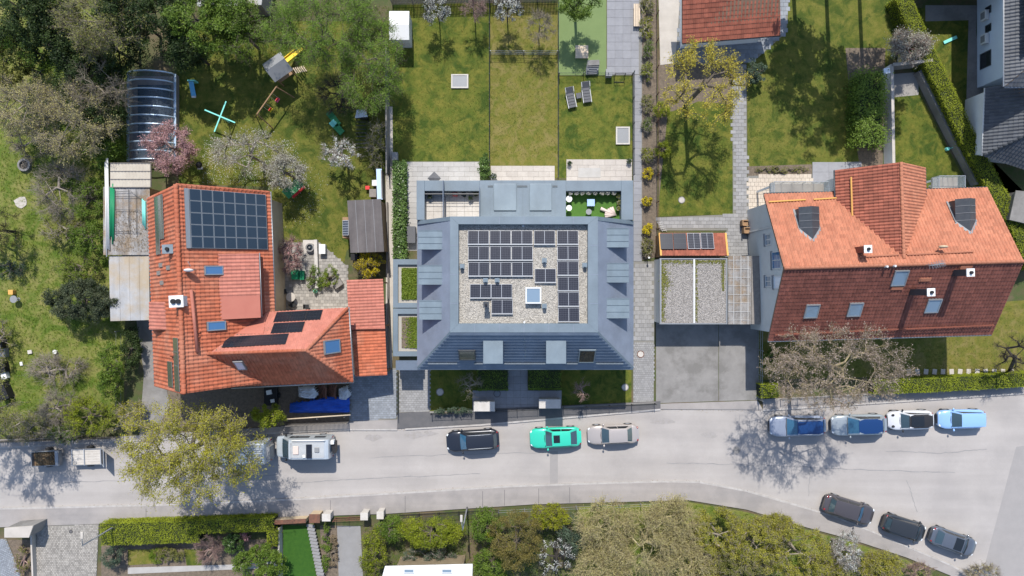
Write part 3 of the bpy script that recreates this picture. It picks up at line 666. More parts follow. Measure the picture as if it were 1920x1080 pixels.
# worn patches, sealed cracks and dirt on the road
mat('crack_seal', (.19, .185, .185), .9, (.24, .235, .23), 2, .5)
def crack(pts, w, n=14, jit=.06):
    P = []
    for (a, b) in zip(pts[:-1], pts[1:]):
        for k in range(n): p = W(*a).lerp(W(*b), k / n); P.append(p + Vector((random.uniform(-jit, jit), random.uniform(-jit, jit), 0)))
    P.append(W(*pts[-1])); mb = MB()
    for i in range(len(P) - 1):
        d = (P[i + 1] - P[i]).normalized(); q = Vector((-d.y, d.x, 0)) * w * random.uniform(.3, .7); mb.sheet([P[i] - q, P[i + 1] + d * .01 - q, P[i + 1] + d * .01 + q, P[i] + q], .0165)
    o = mb.build('road_crack', 'crack_seal'); o['kind'] = 'structure'
for pts, w in (([(1250, 868), (1420, 872), (1600, 880), (1790, 886)], .05), ([(1385, 775), (1390, 838)], .04), ([(1520, 870), (1516, 930)], .04), ([(120, 905), (330, 897), (520, 890)], .05), ([(690, 858), (860, 852), (1020, 848)], .04), ([(1660, 845), (1760, 850), (1850, 842)], .05), ([(560, 905), (700, 897), (900, 888)], .05), ([(1700, 900), (1720, 960)], .04)): crack(pts, w)
def blot(name, px, py, rx, ry, z, m_, n=26):
    c = W(px, py); ph = [random.uniform(0, 6.28) for _ in range(3)]
    P = [c + Vector((rx * math.cos(t) * (1 + .22 * math.sin(3 * t + ph[0]) + .14 * math.sin(5 * t + ph[1]) + .1 * math.sin(9 * t + ph[2])), ry * math.sin(t) * (1 + .22 * math.sin(3 * t + ph[1]) + .14 * math.sin(5 * t + ph[2])), 0)) for t in np.linspace(0, 2 * math.pi, n, False)]
    o = MB().sheet(P, z).build(name, m_); o['kind'] = 'structure'
mat('road_dirt', (.255, .235, .215), .95, (.29, .272, .262), 3, .5, fine=.12, fscale=40)
for a in ((775, 815, .9, .35), (806, 813, .6, .25), (700, 820, .8, .3), (1240, 790, 1.1, .3), (1330, 815, .7, .3), (1480, 850, .9, .25)): blot('road_stain', *a, .0125, 'road_dirt')

# ---------------------------------------------------------------- helpers for buildings
def ob(mb, c, U, V, N, su, sv, sn, mi=0):
    c = Vector(c); U = Vector(U) * su / 2; V = Vector(V) * sv / 2; N = Vector(N) * sn / 2
    return mb.hexa([c - U - V - N, c + U - V - N, c + U + V - N, c - U + V - N, c - U - V + N, c + U - V + N, c + U + V + N, c - U + V + N], mi)
def roof_window(parent, c, U, V, N, w, h, glass='glass_sky', frame='grey_metal', lift=.07, tilt=0.0, bar=.09):
    c = Vector(c) + Vector(N) * lift; m = MB(); U = Vector(U); V = Vector(V); N = Vector(N)
    for s in (-1, 1):
        ob(m, c + U * s * (w - bar) / 2, U, V, N, bar, h, .14); ob(m, c + V * s * (h - bar) / 2, U, V, N, w - 2 * bar, bar, .14 if s < 0 else .17)
    f = m.build('skylight', frame, parent)
    ob(MB(), c, U, V, N, 1, 1, 1)
    p = MB(); ob(p, c + N * .02, U, V, N, w - 2 * bar, h - 2 * bar, .04); p.build('pane', glass, f)
    return f
def wall_window(parent, c, U, N, w, h, glass='glass_sky', frame='white_metal', bar=.08, mull=1, sill=True, proud=.04):
    """A window on an upright wall: c centre, U along the wall, N outwards."""
    U = Vector(U); N = Vector(N); Z = Vector((0, 0, 1)); c = Vector(c); m = MB()
    for s in (-1, 1):
        ob(m, c + U * s * (w - bar) / 2, U, Z, N, bar, h, proud * 2); ob(m, c + Z * s * (h - bar) / 2, U, Z, N, w - 2 * bar, bar, proud * 2)
    for k in range(1, mull): ob(m, c + U * (k / mull - .5) * (w - bar), U, Z, N, bar * .8, h - 2 * bar, proud * 2)
    f = m.build('window', frame, parent)
    p = MB(); ob(p, c, U, Z, N, w - 2 * bar, h - 2 * bar, .03); p.build('pane', glass, f)
    if sill:
        q = MB(); ob(q, c - Z * (h / 2 + .03) + N * .06, U, Z, N, w + .12, .05, .2); q.build('sill', 'grey_metal', f)
    return f
def chimney(parent, c, sx, sy, z0, z1, m='stucco_white', cap='white_metal', rz=0.0, pots=1, hole='black'):
    s = MB(); s.box((c[0], c[1], (z0 + z1) / 2), (sx, sy, z1 - z0), rz); o = s.build('chimney', m, parent)
    q = MB(); q.box((c[0], c[1], z1 + .04), (sx + .12, sy + .12, .08), rz); cp = q.build('cap', cap, o)
    t = MB()
    for k in range(pots): t.cyl((c[0] + (k - (pots - 1) / 2) * sx * .4, c[1]), min(sx, sy) * .24, z1 + .08, z1 + .26, 12)
    t.build('flue', hole, o); return o
def ridge_caps(parent, a, b, m, r=.14, step=.38):
    a = Vector(a); b = Vector(b); L = (b - a).length; n = max(1, int(L / step)); q = MB()
    for i in range(n):
        p = a.lerp(b, i / n); e = a.lerp(b, (i + 1) / n); q.tube([p, p.lerp(e, .92), e + (e - p) * .03], [r * 1.12, r, r], 8)
    o = q.build('ridge_tiles', m, parent, True); o['kind'] = 'stuff'; return o
def gutter(parent, a, b, m='grey_metal', r=.07):
    return MB().tube([a, b], r, 6).build('gutter', m, parent, True)
def gable_walls(parent, F, x0, x1, y0, y1, z0, ze, zr, ym, m, along='x'):
    """Walls under a gable roof; along: the axis of the ridge."""
    def P(a, b, z): return F(a, b, z) if along == 'x' else F(b, a, z)
    s = MB(); v = []
    for x in (x0, x1): v += [P(x, y0, z0), P(x, y1, z0), P(x, y1, ze), P(x, ym, zr), P(x, y0, ze)]
    s.add(v, [(0, 1, 2, 3, 4), (9, 8, 7, 6, 5), (0, 4, 9, 5), (1, 6, 7, 2), (0, 5, 6, 1)])
    return s.build('wall', m, parent)
def module(parent, c, U, V, N, w, h, cells='pv_cells', frame='alu', t=.04, fw=.02, src=None):
    """One solar module with its frame, laid in the plane U, V."""
    m = MB(); U = Vector(U); V = Vector(V); N = Vector(N)
    R = Matrix((U, V, N)).transposed().to_4x4()
    off = Vector((0, 0, 0)); p = parent
    while p is not None: off += p.location; p = p.parent
    if src is None:
        o = MB().box((0, 0, 0), (w - 2 * fw, h - 2 * fw, t)).build('solar_panel', cells, parent, world=False)
        f = MB()
        for s in (-1, 1): f.box((s * (w - fw) / 2, 0, -.004), (fw, h, t)); f.box((0, s * (h - fw) / 2, -.004), (w - 2 * fw, fw, t))
        fo = f.build('frame', frame, o, world=False)
    else:
        o = copy_part(src[0], parent); fo = copy_part(src[1], o)
    o.location = Vector(c) - off; o.rotation_euler = R.to_euler()
    return o, fo

# ================================================================ orange house
zr, ze = 11.0, 5.0
A = W(330, 346, 11); B = W(345, 738, 11)
LH = Frame(A, 2.28); LR = (B - A).length
house = thing('orange_roof_house', 'rambling house with orange clay tile roofs, a large blue solar array and a hipped wing', 'house', LH(0, -8, 0))
gable_walls(house, LH, -LR + .35, -.35, -4.9, 4.7, 0, 5.3, 10.75, 0, 'stucco_tan', along='y')
rs, O1, N1, U1, V1 = tiled_slope(house, [LH(5.25, 0, ze), LH(5.25, -LR, ze), LH(0, -LR, zr), LH(0, 0, zr)], (1, 0), 'tile_orange', tw=.31, th=.38, amp=.05, step=.05)
ls, O2, N2, U2, V2 = tiled_slope(house, [LH(-5.45, 0, 4.7), LH(-5.45, -LR, 4.7), LH(0, -LR, zr), LH(0, 0, zr)], (0, 1), 'tile_orange', tw=.33, th=.40, amp=.06, step=.05)
ridge_caps(house, LH(0, 0, zr + .06), LH(0, -LR, zr + .06), 'tile_orange', .17)
ridge_caps(house, LH(0, 0, zr), LH(5.25, 0, ze + .05), 'tile_orange', .10); ridge_caps(house, LH(0, -LR, zr), LH(-5.45, -LR, 4.75), 'tile_orange', .10)
gutter(house, LH(5.33, .05, 4.95), LH(5.33, -10.6, 4.95)); gutter(house, LH(-5.53, .05, 4.65), LH(-5.53, -LR, 4.65))
# hipped wing
wz, we = 9.5, 5.5
Rm0 = W(395, 663, wz); Rm1 = W(575, 657, wz); TL = W(470, 588, we); TR = W(652, 578, we); BR = W(661, 715, we); BL = W(440, 724, we)
xin = LH(1.0, -12.6, 0)
Rin = Vector((Rm0.x - 3.2, Rm0.y - .12, wz)); TLi = Vector((TL.x - 5.5, TL.y - .25, we)); BLi = Vector((BL.x - 3.5, BL.y - .1, we))
s = MB(); s.prism([W(470, 592, we) + Vector((-3, 0, 0)), W(646, 584, we), W(655, 708, we), W(440, 716, we)], 0, we - .1); s.build('wall', 'stucco_tan', house)
wt, O3, N3, U3, V3 = tiled_slope(house, [TLi, TR, Rm1, Rin], (0, 1), 'tile_salmon', tw=.30, th=.36)
wb, O4, N4, U4, V4 = tiled_slope(house, [BLi, BR, Rm1, Rin], (0, 1), 'tile_orange', tw=.30, th=.36, amp=.06)
wh, O5, N5, U5, V5 = tiled_slope(house, [BR, TR, Rm1], (0, 1), 'tile_orange', tw=.30, th=.36)
for a, b in ((Rin, Rm1), (Rm1, TR), (Rm1, BR)): ridge_caps(house, a + Vector((0, 0, .05)), b + Vector((0, 0, .06)), 'tile_orange', .13)
gutter(house, BLi + Vector((3.2, -.08, -.05)), BR + Vector((.05, -.08, -.05))); gutter(house, TR + Vector((.08, .1, -.05)), BR + Vector((.08, -.1, -.05)))
# shed dormer with pale tiles and the smooth sheet below it
def dz(x, y, lift=0): return LH(x, y, lift)
d0 = LH(2.3, -5.45, 9.3); d1 = LH(2.3, -10.6, 9.3); d2 = LH(4.85, -10.6, 7.3); d3 = LH(4.85, -5.45, 7.3)
dm = MB(); dm.hexa([LH(2.3, -10.5, 5.6), LH(4.7, -10.5, 5.2), LH(4.7, -5.6, 5.2), LH(2.3, -5.6, 5.6), LH(2.3, -10.5, 8.35), LH(4.7, -10.5, 7.25), LH(4.7, -5.6, 7.25), LH(2.3, -5.6, 8.35)])
dm = dm.build('dormer', 'tile_red', house)
MB().slab([LH(2.1, -5.4, 8.62), LH(2.1, -10.7, 8.62), LH(4.9, -10.7, 7.3), LH(4.9, -5.4, 7.3)], .12).build('roof', 'roof_deck', dm)
sl = MB().slab([LH(2.1, -8.9, 8.67), LH(2.1, -10.75, 8.67), LH(4.9, -10.75, 7.34), LH(4.9, -8.9, 7.34)], .05).build('sheet_roof', 'salmon_metal', house)
e0 = LH(4.9, -5.4, 7.3); n = (LH(2.1, -5.4, 8.62) - e0).cross(LH(4.9, -8.9, 7.3) - e0).normalized()
if n.z < 0: n = -n
uu = (e0 - LH(4.9, -8.9, 7.3)).normalized(); vv = n.cross(uu); vv = vv if vv.z > 0 else -vv
tile_plane('tiles', dm, LH(4.9, -8.9, 7.3) + n * .02, uu, vv, [(0, 0), (3.5, 0), (3.5, 3.15), (0, 3.15)], .30, .36, 'tile_salmon')
gutter(house, LH(4.97, -5.35, 7.25), LH(4.97, -10.7, 7.25), r=.045)
for k in (0, 1, 2): MB().tube([on_plane(425 + 22 * k, 618 - 6 * k, O3, N3) + N3 * .14, on_plane(447 + 22 * k, 598 - 6 * k, O3, N3) + N3 * .14], .02, 5).build('seam', 'salmon_metal', sl)
sm = MB(); pts = [on_plane(a, b, O3, N3) + N3 * .13 for a, b in ((418, 628), (490, 590), (502, 590), (494, 628))]; sm.slab(pts, .05); sm.build('sheet_roof', 'salmon_metal', house)
# roof windows, solar, chimneys
def rw(px, py, O, N, U, V, w, h, **k): return roof_window(house, on_plane(px, py, O, N), U, V, N, w, h, lift=.17, **k)
rw(399, 507, O1, N1, U1, V1, .75, 1.55, glass='glass_blue'); rw(404, 611, O1, N1, U1, V1, .75, 1.55, glass='glass_blue')
rw(620, 650, O5, N5, U5, V5, 1.15, 1.75, glass='glass_blue'); rw(451, 682, O4, N4, U4, V4, .8, 1.3, glass='glass_white')
arr = thing('solar_array', 'large blue array of seven by five glazed panels on the orange roof', 'solar array', LH(2.5, -2.5, 7))
a0 = on_plane(352, 354, O1, N1); a1 = on_plane(500, 468, O1, N1)
u_a = (a1 - O1).dot(U1); u_b = (a0 - O1).dot(U1); v_a = (a1 - O1).dot(V1); v_b = (a0 - O1).dot(V1)
ulo, uhi = min(u_a, u_b), max(u_a, u_b); vlo, vhi = min(v_a, v_b), max(v_a, v_b); src = None
for i in range(5):
    for j in range(7):
        c = O1 + U1 * (ulo + (i + .5) * (uhi - ulo) / 5) + V1 * (vlo + (j + .5) * (vhi - vlo) / 7) + N1 * .20
        r = module(arr, c, U1, V1, N1, (uhi - ulo) / 5 - .02, (vhi - vlo) / 7 - .02, 'pv_blue', 'grey_metal', src=src, fw=.03); src = src or r
q = MB(); ob(q, O1 + U1 * (ulo + uhi) / 2 + V1 * (vhi + .2) + N1 * .18, U1, V1, N1, uhi - ulo, .34, .1); q.build('top_flashing', 'grey_metal', arr)
for lab, cs in (('upper block of black solar panels on the hipped wing of the orange house', [(558, 605, 3)]), ('lower strip of black solar panels near the wing ridge', [(479, 640, 4)])):
    pass
wa = thing('solar_array', 'stepped block of black solar panels on the pink wing slope', 'solar array', on_plane(557, 606, O3, N3))
src = None
for (px, py) in ((531, 596.5), (560, 595), (589, 593.5), (526, 617.5), (555, 616)):
    r = module(wa, on_plane(px, py, O3, N3) + N3 * .16, U3, V3, N3, 1.30, 1.30, 'pv_black', 'black_metal', src=src); src = src or r
wa = thing('solar_array', 'single strip of black solar panels beside the wing ridge', 'solar array', on_plane(479, 641, O3, N3))
src = None
for k in range(4):
    r = module(wa, on_plane(436 + 29.5 * k, 643.5 - 1.6 * k, O3, N3) + N3 * .16, U3, V3, N3, 1.30, 1.30, 'pv_black', 'black_metal', src=src); src = src or r
wa = thing('solar_array', 'olive glass collector panels on the far slope beside the corrugated shed', 'solar array', on_plane(308, 420, O2, N2))
src = None
for k in range(4):
    for q in range(2):
        if k == 3 and q == 1: continue
        c = on_plane(299 + 1.0 * k, 382 + 27 * k, O2, N2) + V2 * (q * 1.25 - .35) + N2 * .16
        r = module(wa, c, U2, V2, N2, 1.22, 1.2, 'glass_olive', 'grey_metal', src=src); src = src or r
wa = thing('solar_array', 'dark collector panels stepped down the slope near the front gable', 'solar array', on_plane(330, 680, O2, N2))
src = None
for (px, py) in ((333, 646), (334, 672), (335, 698), (336, 720), (322, 690), (323, 712)):
    r = module(wa, on_plane(px, py, O2, N2) + N2 * .16, U2, V2, N2, 1.1, 1.25, 'glass_olive', 'grey_metal', src=src); src = src or r
# small tiled dormer that reaches past the eave on the far slope
tiled_slope(house, [W(281, 618, 6.6), W(281, 566, 6.6), W(340, 566, 9.2), W(342, 618, 9.2)], (0, 1), 'tile_salmon', name='dormer_roof')
MB().hexa([W(283, 616, 4.5), W(338, 616, 4.5), W(338, 568, 4.5), W(283, 568, 4.5), W(283, 616, 6.4), W(338, 616, 9.0), W(338, 568, 9.0), W(283, 568, 6.4)]).build('dormer', 'stucco_tan', house)
c = W(315, 467, 10.2); chimney(house, c, .75, .6, 7.5, 10.2, 'stucco_grey', 'zinc_light', .05)
c = W(331, 565, 11.4); chimney(house, c, 1.0, .8, 8.0, 11.4, 'stucco_grey', 'white', .05, 2)
m = MB(); a = on_plane(356, 543, O1, N1) + N1 * .2; b = on_plane(368, 660, O1, N1) + N1 * .2; m.tube([a, b], .14, 8); m.build('roof_duct', 'tile_salmon', house, True)
for k in range(4): p = on_plane(376 - k * .6, 622 + 9 * k, O1, N1); MB().cyl(p, .07, p.z - .1, p.z + .28, 8).build('roof_vent', 'tile_orange', house)
p = on_plane(368, 506, O1, N1); m = MB(); m.tube([p, p + Vector((0, 0, .9))], .03, 6); m.build('antenna_mast', 'grey_metal', house)
m = MB(); m.ball(p + Vector((-.15, -.05, 1.0)), (.38, .14, .36), 14, 8); dd = m.build('satellite_dish', 'white_metal', house, True); MB().tube([p + Vector((-.1, .3, .8)), p + Vector((-.1, .6, 1.2))], .025, 5).build('feed_arm', 'white_metal', dd)
for px, py in ((304, 497), (318, 502), (300, 512), (306, 530)):
    q = MB(); ob(q, on_plane(px, py, O2, N2) + N2 * .12, U2, V2, N2, .35, .9, .08); q.build('roof_hatch', 'wood_grey', house)
# carport beside the wing with two tiled sheets
cp = thing('tiled_carport', 'lean-to carport with a two-tone salmon tile roof between the wing and green planters', 'carport', W(690, 615, 0))
for (pts, m_) in (([W(650, 525, 3.5), W(718, 523, 3.0), W(722, 616, 3.0), W(655, 618, 3.5)], 'tile_salmon'), ([W(660, 617, 3.3), W(722, 615, 2.8), W(726, 703, 2.8), W(666, 706, 3.3)], 'tile_orange')):
    tiled_slope(cp, pts, (1, 2), m_, tw=.28, th=.36)
ridge_caps(cp, W(655, 617, 3.56), W(722, 615.5, 3.06), 'tile_salmon', .08)
m = MB()
for px, py in ((655, 530), (716, 530), (719, 612), (660, 700), (722, 698)): p = W(px, py, 0); p = W(960 + (px - 960) * .955, 540 + (py - 540) * .955, 0); m.box((p.x, p.y, 1.35), (.12, .12, 2.7))
m.build('posts', 'wood', cp)

# ================================================================ slate-blue house in the centre
zt, zo, ev = 9.4, 8.85, 5.6
X0, X1, YF, YB, YR = -8.1, 10.39, -6.86, 5.72, 9.13
FX0, FX1, FY0, FY1 = -4.93, 6.86, -3.52, 5.72
ch = thing('slate_blue_house', 'modern blue-grey metal clad house with gravel flat roof and side dormers', 'house', (1.1, 0, 0))
m = MB(); m.bx(X0 + .3, YF + .35, 0, X1 - .3, YR - .1, 5.0); m.build('wall', 'stucco_white', ch)
m = MB(); m.bx(X0 + .3, YF + .35, 5.0, X1 - .3, YB - .2, 5.45); m.bx(FX0 + .2, FY0 + .2, 5.45, FX1 - .2, FY1 - .1, zo - .08); m.build('upper_wall', 'stucco_white', ch)
Pe = [Vector((X0, YF, ev)), Vector((X1, YF, ev)), Vector((X1, YB, ev)), Vector((X0, YB, ev))]
Pt = [Vector((FX0, FY0, zt)), Vector((FX1, FY0, zt)), Vector((FX1, FY1, zt)), Vector((FX0, FY1, zt))]
fl = (.0, .12, 1, 1, 1, .12)
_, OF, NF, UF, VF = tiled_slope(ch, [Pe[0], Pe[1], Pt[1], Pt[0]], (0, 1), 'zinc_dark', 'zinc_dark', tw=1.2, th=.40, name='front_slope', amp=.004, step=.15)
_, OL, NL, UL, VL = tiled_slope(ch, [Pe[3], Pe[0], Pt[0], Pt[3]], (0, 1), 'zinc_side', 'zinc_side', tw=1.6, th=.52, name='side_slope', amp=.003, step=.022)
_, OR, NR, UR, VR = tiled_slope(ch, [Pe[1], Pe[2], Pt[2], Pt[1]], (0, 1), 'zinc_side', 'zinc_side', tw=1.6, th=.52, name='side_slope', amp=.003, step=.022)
for a, b in ((Pe[0], Pt[0]), (Pe[1], Pt[1])): m = MB(); strip_between(m, a + Vector((0, 0, .06)), b + Vector((0, 0, .06)), .16, .06); m.build('hip_flashing', 'zinc', ch)
# parapet round the gravel roof: mitred pieces
m = MB(); IX0, IX1, IY0, IY1 = -4.30, 6.10, -2.86, 5.12
oc = [(FX0 - .05, FY0 - .05), (FX1 + .05, FY0 - .05), (FX1 + .05, FY1 + .03), (FX0 - .05, FY1 + .03)]; ic = [(IX0, IY0), (IX1, IY0), (IX1, IY1), (IX0, IY1)]
par = None
for i in range(4):
    j = (i + 1) % 4; q = MB(); q.prism([oc[i], oc[j], ic[j], ic[i]], zo - .1, zt + .05); o = q.build('parapet', 'zinc', ch, bevel=.01, seg=1)
    L_ = (Vector(oc[j]) - Vector(oc[i])).length; n_ = int(L_ / 1.9)
    for k in range(1, n_):
        pa = Vector(oc[i]).lerp(Vector(oc[j]), k / n_); d_ = (Vector(oc[j]) - Vector(oc[i])).normalized(); q_ = Vector((-d_.y, d_.x)) * .62; MB().prism([pa - d_ * .02, pa + d_ * .02, pa + d_ * .02 + q_, pa - d_ * .02 + q_], zt + .052, zt + .066).build('seam', 'zinc_side', o)
for s, xs, xe in ((-1, FX0 - .04, X0), (1, FX1 + .04, X1)):
    m = MB(); m.hexa([(xs, YB - .3, zt - .3), (xe, YB - .3, ev - .1), (xe, YB + .025, ev - .1), (xs, YB + .025, zt - .3), (xs, YB - .3, zt + .05), (xe, YB - .3, ev + .25), (xe, YB + .025, ev + .25), (xs, YB + .025, zt + .05)] if s > 0 else
           [(xe, YB - .3, ev - .1), (xs, YB - .3, zt - .3), (xs, YB + .025, zt - .3), (xe, YB + .025, ev - .1), (xe, YB - .3, ev + .25), (xs, YB - .3, zt + .05), (xs, YB + .025, zt + .05), (xe, YB + .025, ev + .25)])
    m.build('gable_parapet', 'zinc', ch)
gr = MB().sheet([(IX0 - .05, IY0 - .05), (IX1 + .05, IY0 - .05), (IX1 + .05, IY1 + .05), (IX0 - .05, IY1 + .05)], zo).build('roof_surface', 'gravel_bed', ch)
def pebbles(parent, x0, y0, x1, y1, z, n, r, m_, name='gravel'):
    P = np.c_[rng.uniform(x0, x1, n), rng.uniform(y0, y1, n), np.full(n, z)]; a = rng.uniform(.5, 1.3, (n, 1)) * r
    t = rng.uniform(0, 6.28, n); V = [P + np.array([0, 0, 1.]) * a * .8]
    for k in range(4): V.append(P + np.c_[np.cos(t + k * 1.57), np.sin(t + k * 1.57), np.zeros(n)] * a)
    V = np.stack(V, 1).reshape(-1, 3); f = np.array([(0, 1, 2), (0, 2, 3), (0, 3, 4), (0, 4, 1)], np.int32)
    F = (f[None] + (np.arange(n, dtype=np.int32) * 5)[:, None, None]).reshape(-1, 3); off = np.zeros(3); p = parent
    while p is not None: off += np.array(p.location); p = p.parent
    o = np_mesh(name, V, F, np.repeat(rng.uniform(0, 1, n), 4), [m_], parent, False, off); o['kind'] = 'stuff'; return o
pebbles(gr, IX0, IY0, IX1, IY1, zo, 26000, .05, 'pebbles')
# front dormers and roof windows
for x0, x1 in ((906, 943), (1024, 1061.5)):
    a = W(x0, 682, 8.75); b = W(x1, 636, 8.75); d = MB()
    d.hexa([(a.x + .08, a.y + .1, 5.9), (b.x - .08, a.y + .1, 5.9), (b.x - .08, -3.6, 8.4), (a.x + .08, -3.6, 8.4), (a.x + .08, a.y + .1, 8.6), (b.x - .08, a.y + .1, 8.6), (b.x - .08, -3.6, 8.62), (a.x + .08, -3.6, 8.62)])
    d = d.build('dormer', 'zinc_dark', ch); MB().bx(a.x, a.y, 8.62, b.x, b.y + .15, 8.76).build('roof', 'zinc_light', d, bevel=.015)
    MB().bx(a.x + .3, a.y + .06, 6.5, b.x - .3, a.y + .12, 8.3).build('window', 'glass_dark', d)
roof_window(ch, on_plane(876, 662, OF, NF), UF, VF, NF, 1.4, 1.35, 'glass_olive', 'anthracite', lift=.2); roof_window(ch, on_plane(1100, 664, OF, NF), UF, VF, NF, 1.4, 1.8, 'glass_dark', 'zinc', lift=.2)
m = MB()
for x0, x1 in ((803, 857), (890, 905), (945, 1022), (1063, 1083), (1118, 1168)):
    a = on_plane(x0, 677.5, OF, NF); b = on_plane(x1, 677.5, OF, NF)
    for k in (.12, .2, .28): m.tube([a + NF * k, b + NF * k], .018, 5)
    for t in np.linspace(0, 1, max(2, int((x1 - x0) / 12))): p = a.lerp(b, t); m.tube([p, p + NF * .3], .02, 4)
m.build('snow_guard', 'zinc', ch)
m = MB(); m.tube([on_plane(984, 628, OF, NF) + NF * .1, on_plane(985, 668, OF, NF) + NF * .1], .035, 6); m.build('roof_pipe', 'zinc_light', ch)
MB().tube([(X0, YF - .08, ev - .05), (X1, YF - .08, ev - .05)], .09, 8).build('gutter', 'zinc_dark', ch, True)
# side dormers
for side, spots in ((-1, ((784, 834, 431.5, 468), (784.5, 834.5, 497, 534), (786, 836, 563, 599.5))), (1, ((1130, 1179, 427.5, 464), (1130, 1179, 493, 530), (1131, 1180, 559, 597)))):
    for x0, x1, y0, y1 in spots:
        zf, zb = 7.85, 8.6
        xo, xi = (x0, x1) if side < 0 else (x1, x0)
        a = W(xo, y1, zf); b = W(xo, y0, zf); c = W(xi, y0, zb); e = W(xi, y1, zb); q = MB()
        sx = -side
        base = lambda v, z: (v.x, v.y, z)
        lo = [base(a, 6.0), base(e, 8.0), base(c, 8.0), base(b, 6.0)]; hi = [a, e, c, b]
        ins = Vector((sx * .12, .08, 0))
        vs = [Vector(v) for v in lo] + [Vector(v) - Vector((0, 0, .1)) for v in hi]
        for i_ in (0, 1, 4, 5): vs[i_] = vs[i_] + Vector((0, .07, 0))
        for i_ in (2, 3, 6, 7): vs[i_] = vs[i_] - Vector((0, .07, 0))
        for i_ in (0, 3, 4, 7): vs[i_] = vs[i_] + Vector((sx * .12, 0, 0))
        if side > 0: vs = [vs[i_] for i_ in (1, 0, 3, 2, 5, 4, 7, 6)]
        q.hexa(vs); d = q.build('dormer', 'zinc_dark', ch)
        r = MB(); r.slab([a, e, c, b], .1)
        for k in (.02, .33, .66, .98): p0 = a.lerp(b, k); p1 = e.lerp(c, k); strip_between(r, p0 + Vector((0, 0, .02)), p1 + Vector((0, 0, .02)), .04, .05)
        r.build('roof', 'zinc_light', d)
        w = MB(); xw = vs[4].x + side * .03; w.bx(min(xw, xw - side * .04), min(a.y, b.y) + .35, 6.6, max(xw, xw - side * .04), max(a.y, b.y) - .35, 7.5); w.build('window', 'glass_dark', d)
# rear terrace storey
zp = 6.25; m = MB(); RX0, RX1 = X0, 10.28
m.bx(RX0, YB + .05, 4.9, RX1, YR, 5.15); m.build('terrace_slab', 'stucco_white', ch)
def Q(px, z=zp): return (px - 960) * (ALT - z) / FPX
def Qy(py, z=zp): return (540 - py) * (ALT - z) / FPX
tl0, tl1, tr0, tr1 = Q(796), Q(899), Q(1061), Q(1165); ty1 = Qy(358)
for (a, b, c, d) in ((RX0, YB + .06, tl0, YR), (tr1, YB + .06, RX1, YR)): MB().bx(a, b, 5.15, c, d, zp).build('parapet', 'zinc', ch, bevel=.02)
for a, c in ((tl0 + .003, tl1), (tr0, tr1 - .003)): MB().bx(a, ty1, 5.15, c, YR - .003, zp - .004).build('parapet', 'zinc', ch, bevel=.02)
MB().bx(tl1 + .004, YB + .06, 5.15, tr0 - .004, YR - .006, zp + .05).build('sheet_roof', 'zinc', ch)
m = MB()
for k in range(1, 8): x = tl1 + (tr0 - tl1) * k / 8; m.bx(x - .015, YB + .1, zp + .05, x + .015, YR - .05, zp + .075)
m.build('seams', 'zinc', ch)
for x0, x1 in ((926, 968), (993, 1034)): MB().bx(Q(x0), Qy(395), zp + .05, Q(x1), Qy(345), zp + .19).build('roof_hatch', 'zinc_light', ch, bevel=.03)
for x0, x1 in ((915, 925), (970, 990), (1036, 1047)):
    m = MB()
    for k in range(int((x1 - x0) / 1.6)): m.bx(Q(x0 + k * 1.6), Qy(351), zp + .05, Q(x0 + k * 1.6 + .8), Qy(348), zp + .13)
    m.build('vent_grille', 'anthracite', ch)
tf = MB().bx(tl0, YB + .06, 5.15, tl1, ty1, 5.17).build('terrace_floor', 'joint', ch)
nx, ny = 7, 3; src = None
for i in range(nx):
    for j in range(ny):
        x = tl0 + (i + .5) * (tl1 - tl0) / nx; y = YB + .06 + (j + .5) * (ty1 - YB - .06) / ny
        if src is None: src = MB().box((0, 0, 0), ((tl1 - tl0) / nx - .02, (ty1 - YB - .06) / ny - .02, .05)).build('paving_slab', 'stone_pale', tf, world=False); o = src
        else: o = copy_part(src, tf)
        o.location = Vector((x, y, 5.19)) - ch.location
MB().bx(tr0, YB + .06, 5.15, tr1, ty1, 5.2).build('terrace_turf', 'turf_terrace', ch)
sc_ = MB(); sc_.bx(Q(831.5), YB + .1, 5.2, Q(833), YR - .1, 7.0); sc_.build('privacy_screen', 'zinc_dark', ch)
sc_ = MB(); sc_.bx(Q(899), YB + .1, 5.2, Q(900), ty1 + .3, 6.9); sc_.build('privacy_screen', 'zinc_dark', ch)
m = MB(); 
for y in (5.75, 6.1, 6.45): m.tube([(Q(796), ty1 - .25, y), (Q(898), ty1 - .25, y)], .02, 5)
m.build('railing', 'anthracite', ch)
# solar modules on the gravel roof, row by row
tilt = math.radians(8); Us = Vector((1, 0, 0)); Vs = Vector((0, math.cos(tilt), -math.sin(tilt))); Ns = Us.cross(Vs)
MW, MH = 1.70, 1.10; src = None
zs = zo + .22
rows = [('top row of five solar panels on the gravel roof', [(897, 445), (938, 445), (978.5, 445), (1021, 445), (1064.5, 445)]),
        ('second row of three solar panels on the gravel roof', [(897.5, 474.7), (938.5, 474.7), (979, 474.7)]),
        ('third row of three solar panels, above two small roof vents', [(898, 504.4), (939, 504.4), (979.5, 504.4)]),
        ('pair of solar panels beside the square roof skylight', [(901, 545.5), (940.5, 545.5)]),
        ('lone solar panel below the pair, by the dark chimney', [(941.5, 575)]),
        ('lone solar panel standing between the skylight and the top rows', [(1022.5, 516.5)]),
        ('column of five solar panels along the side edge of the gravel roof', [(1065, 474), (1065, 503), (1065.5, 532), (1066, 561), (1066.5, 590)])]
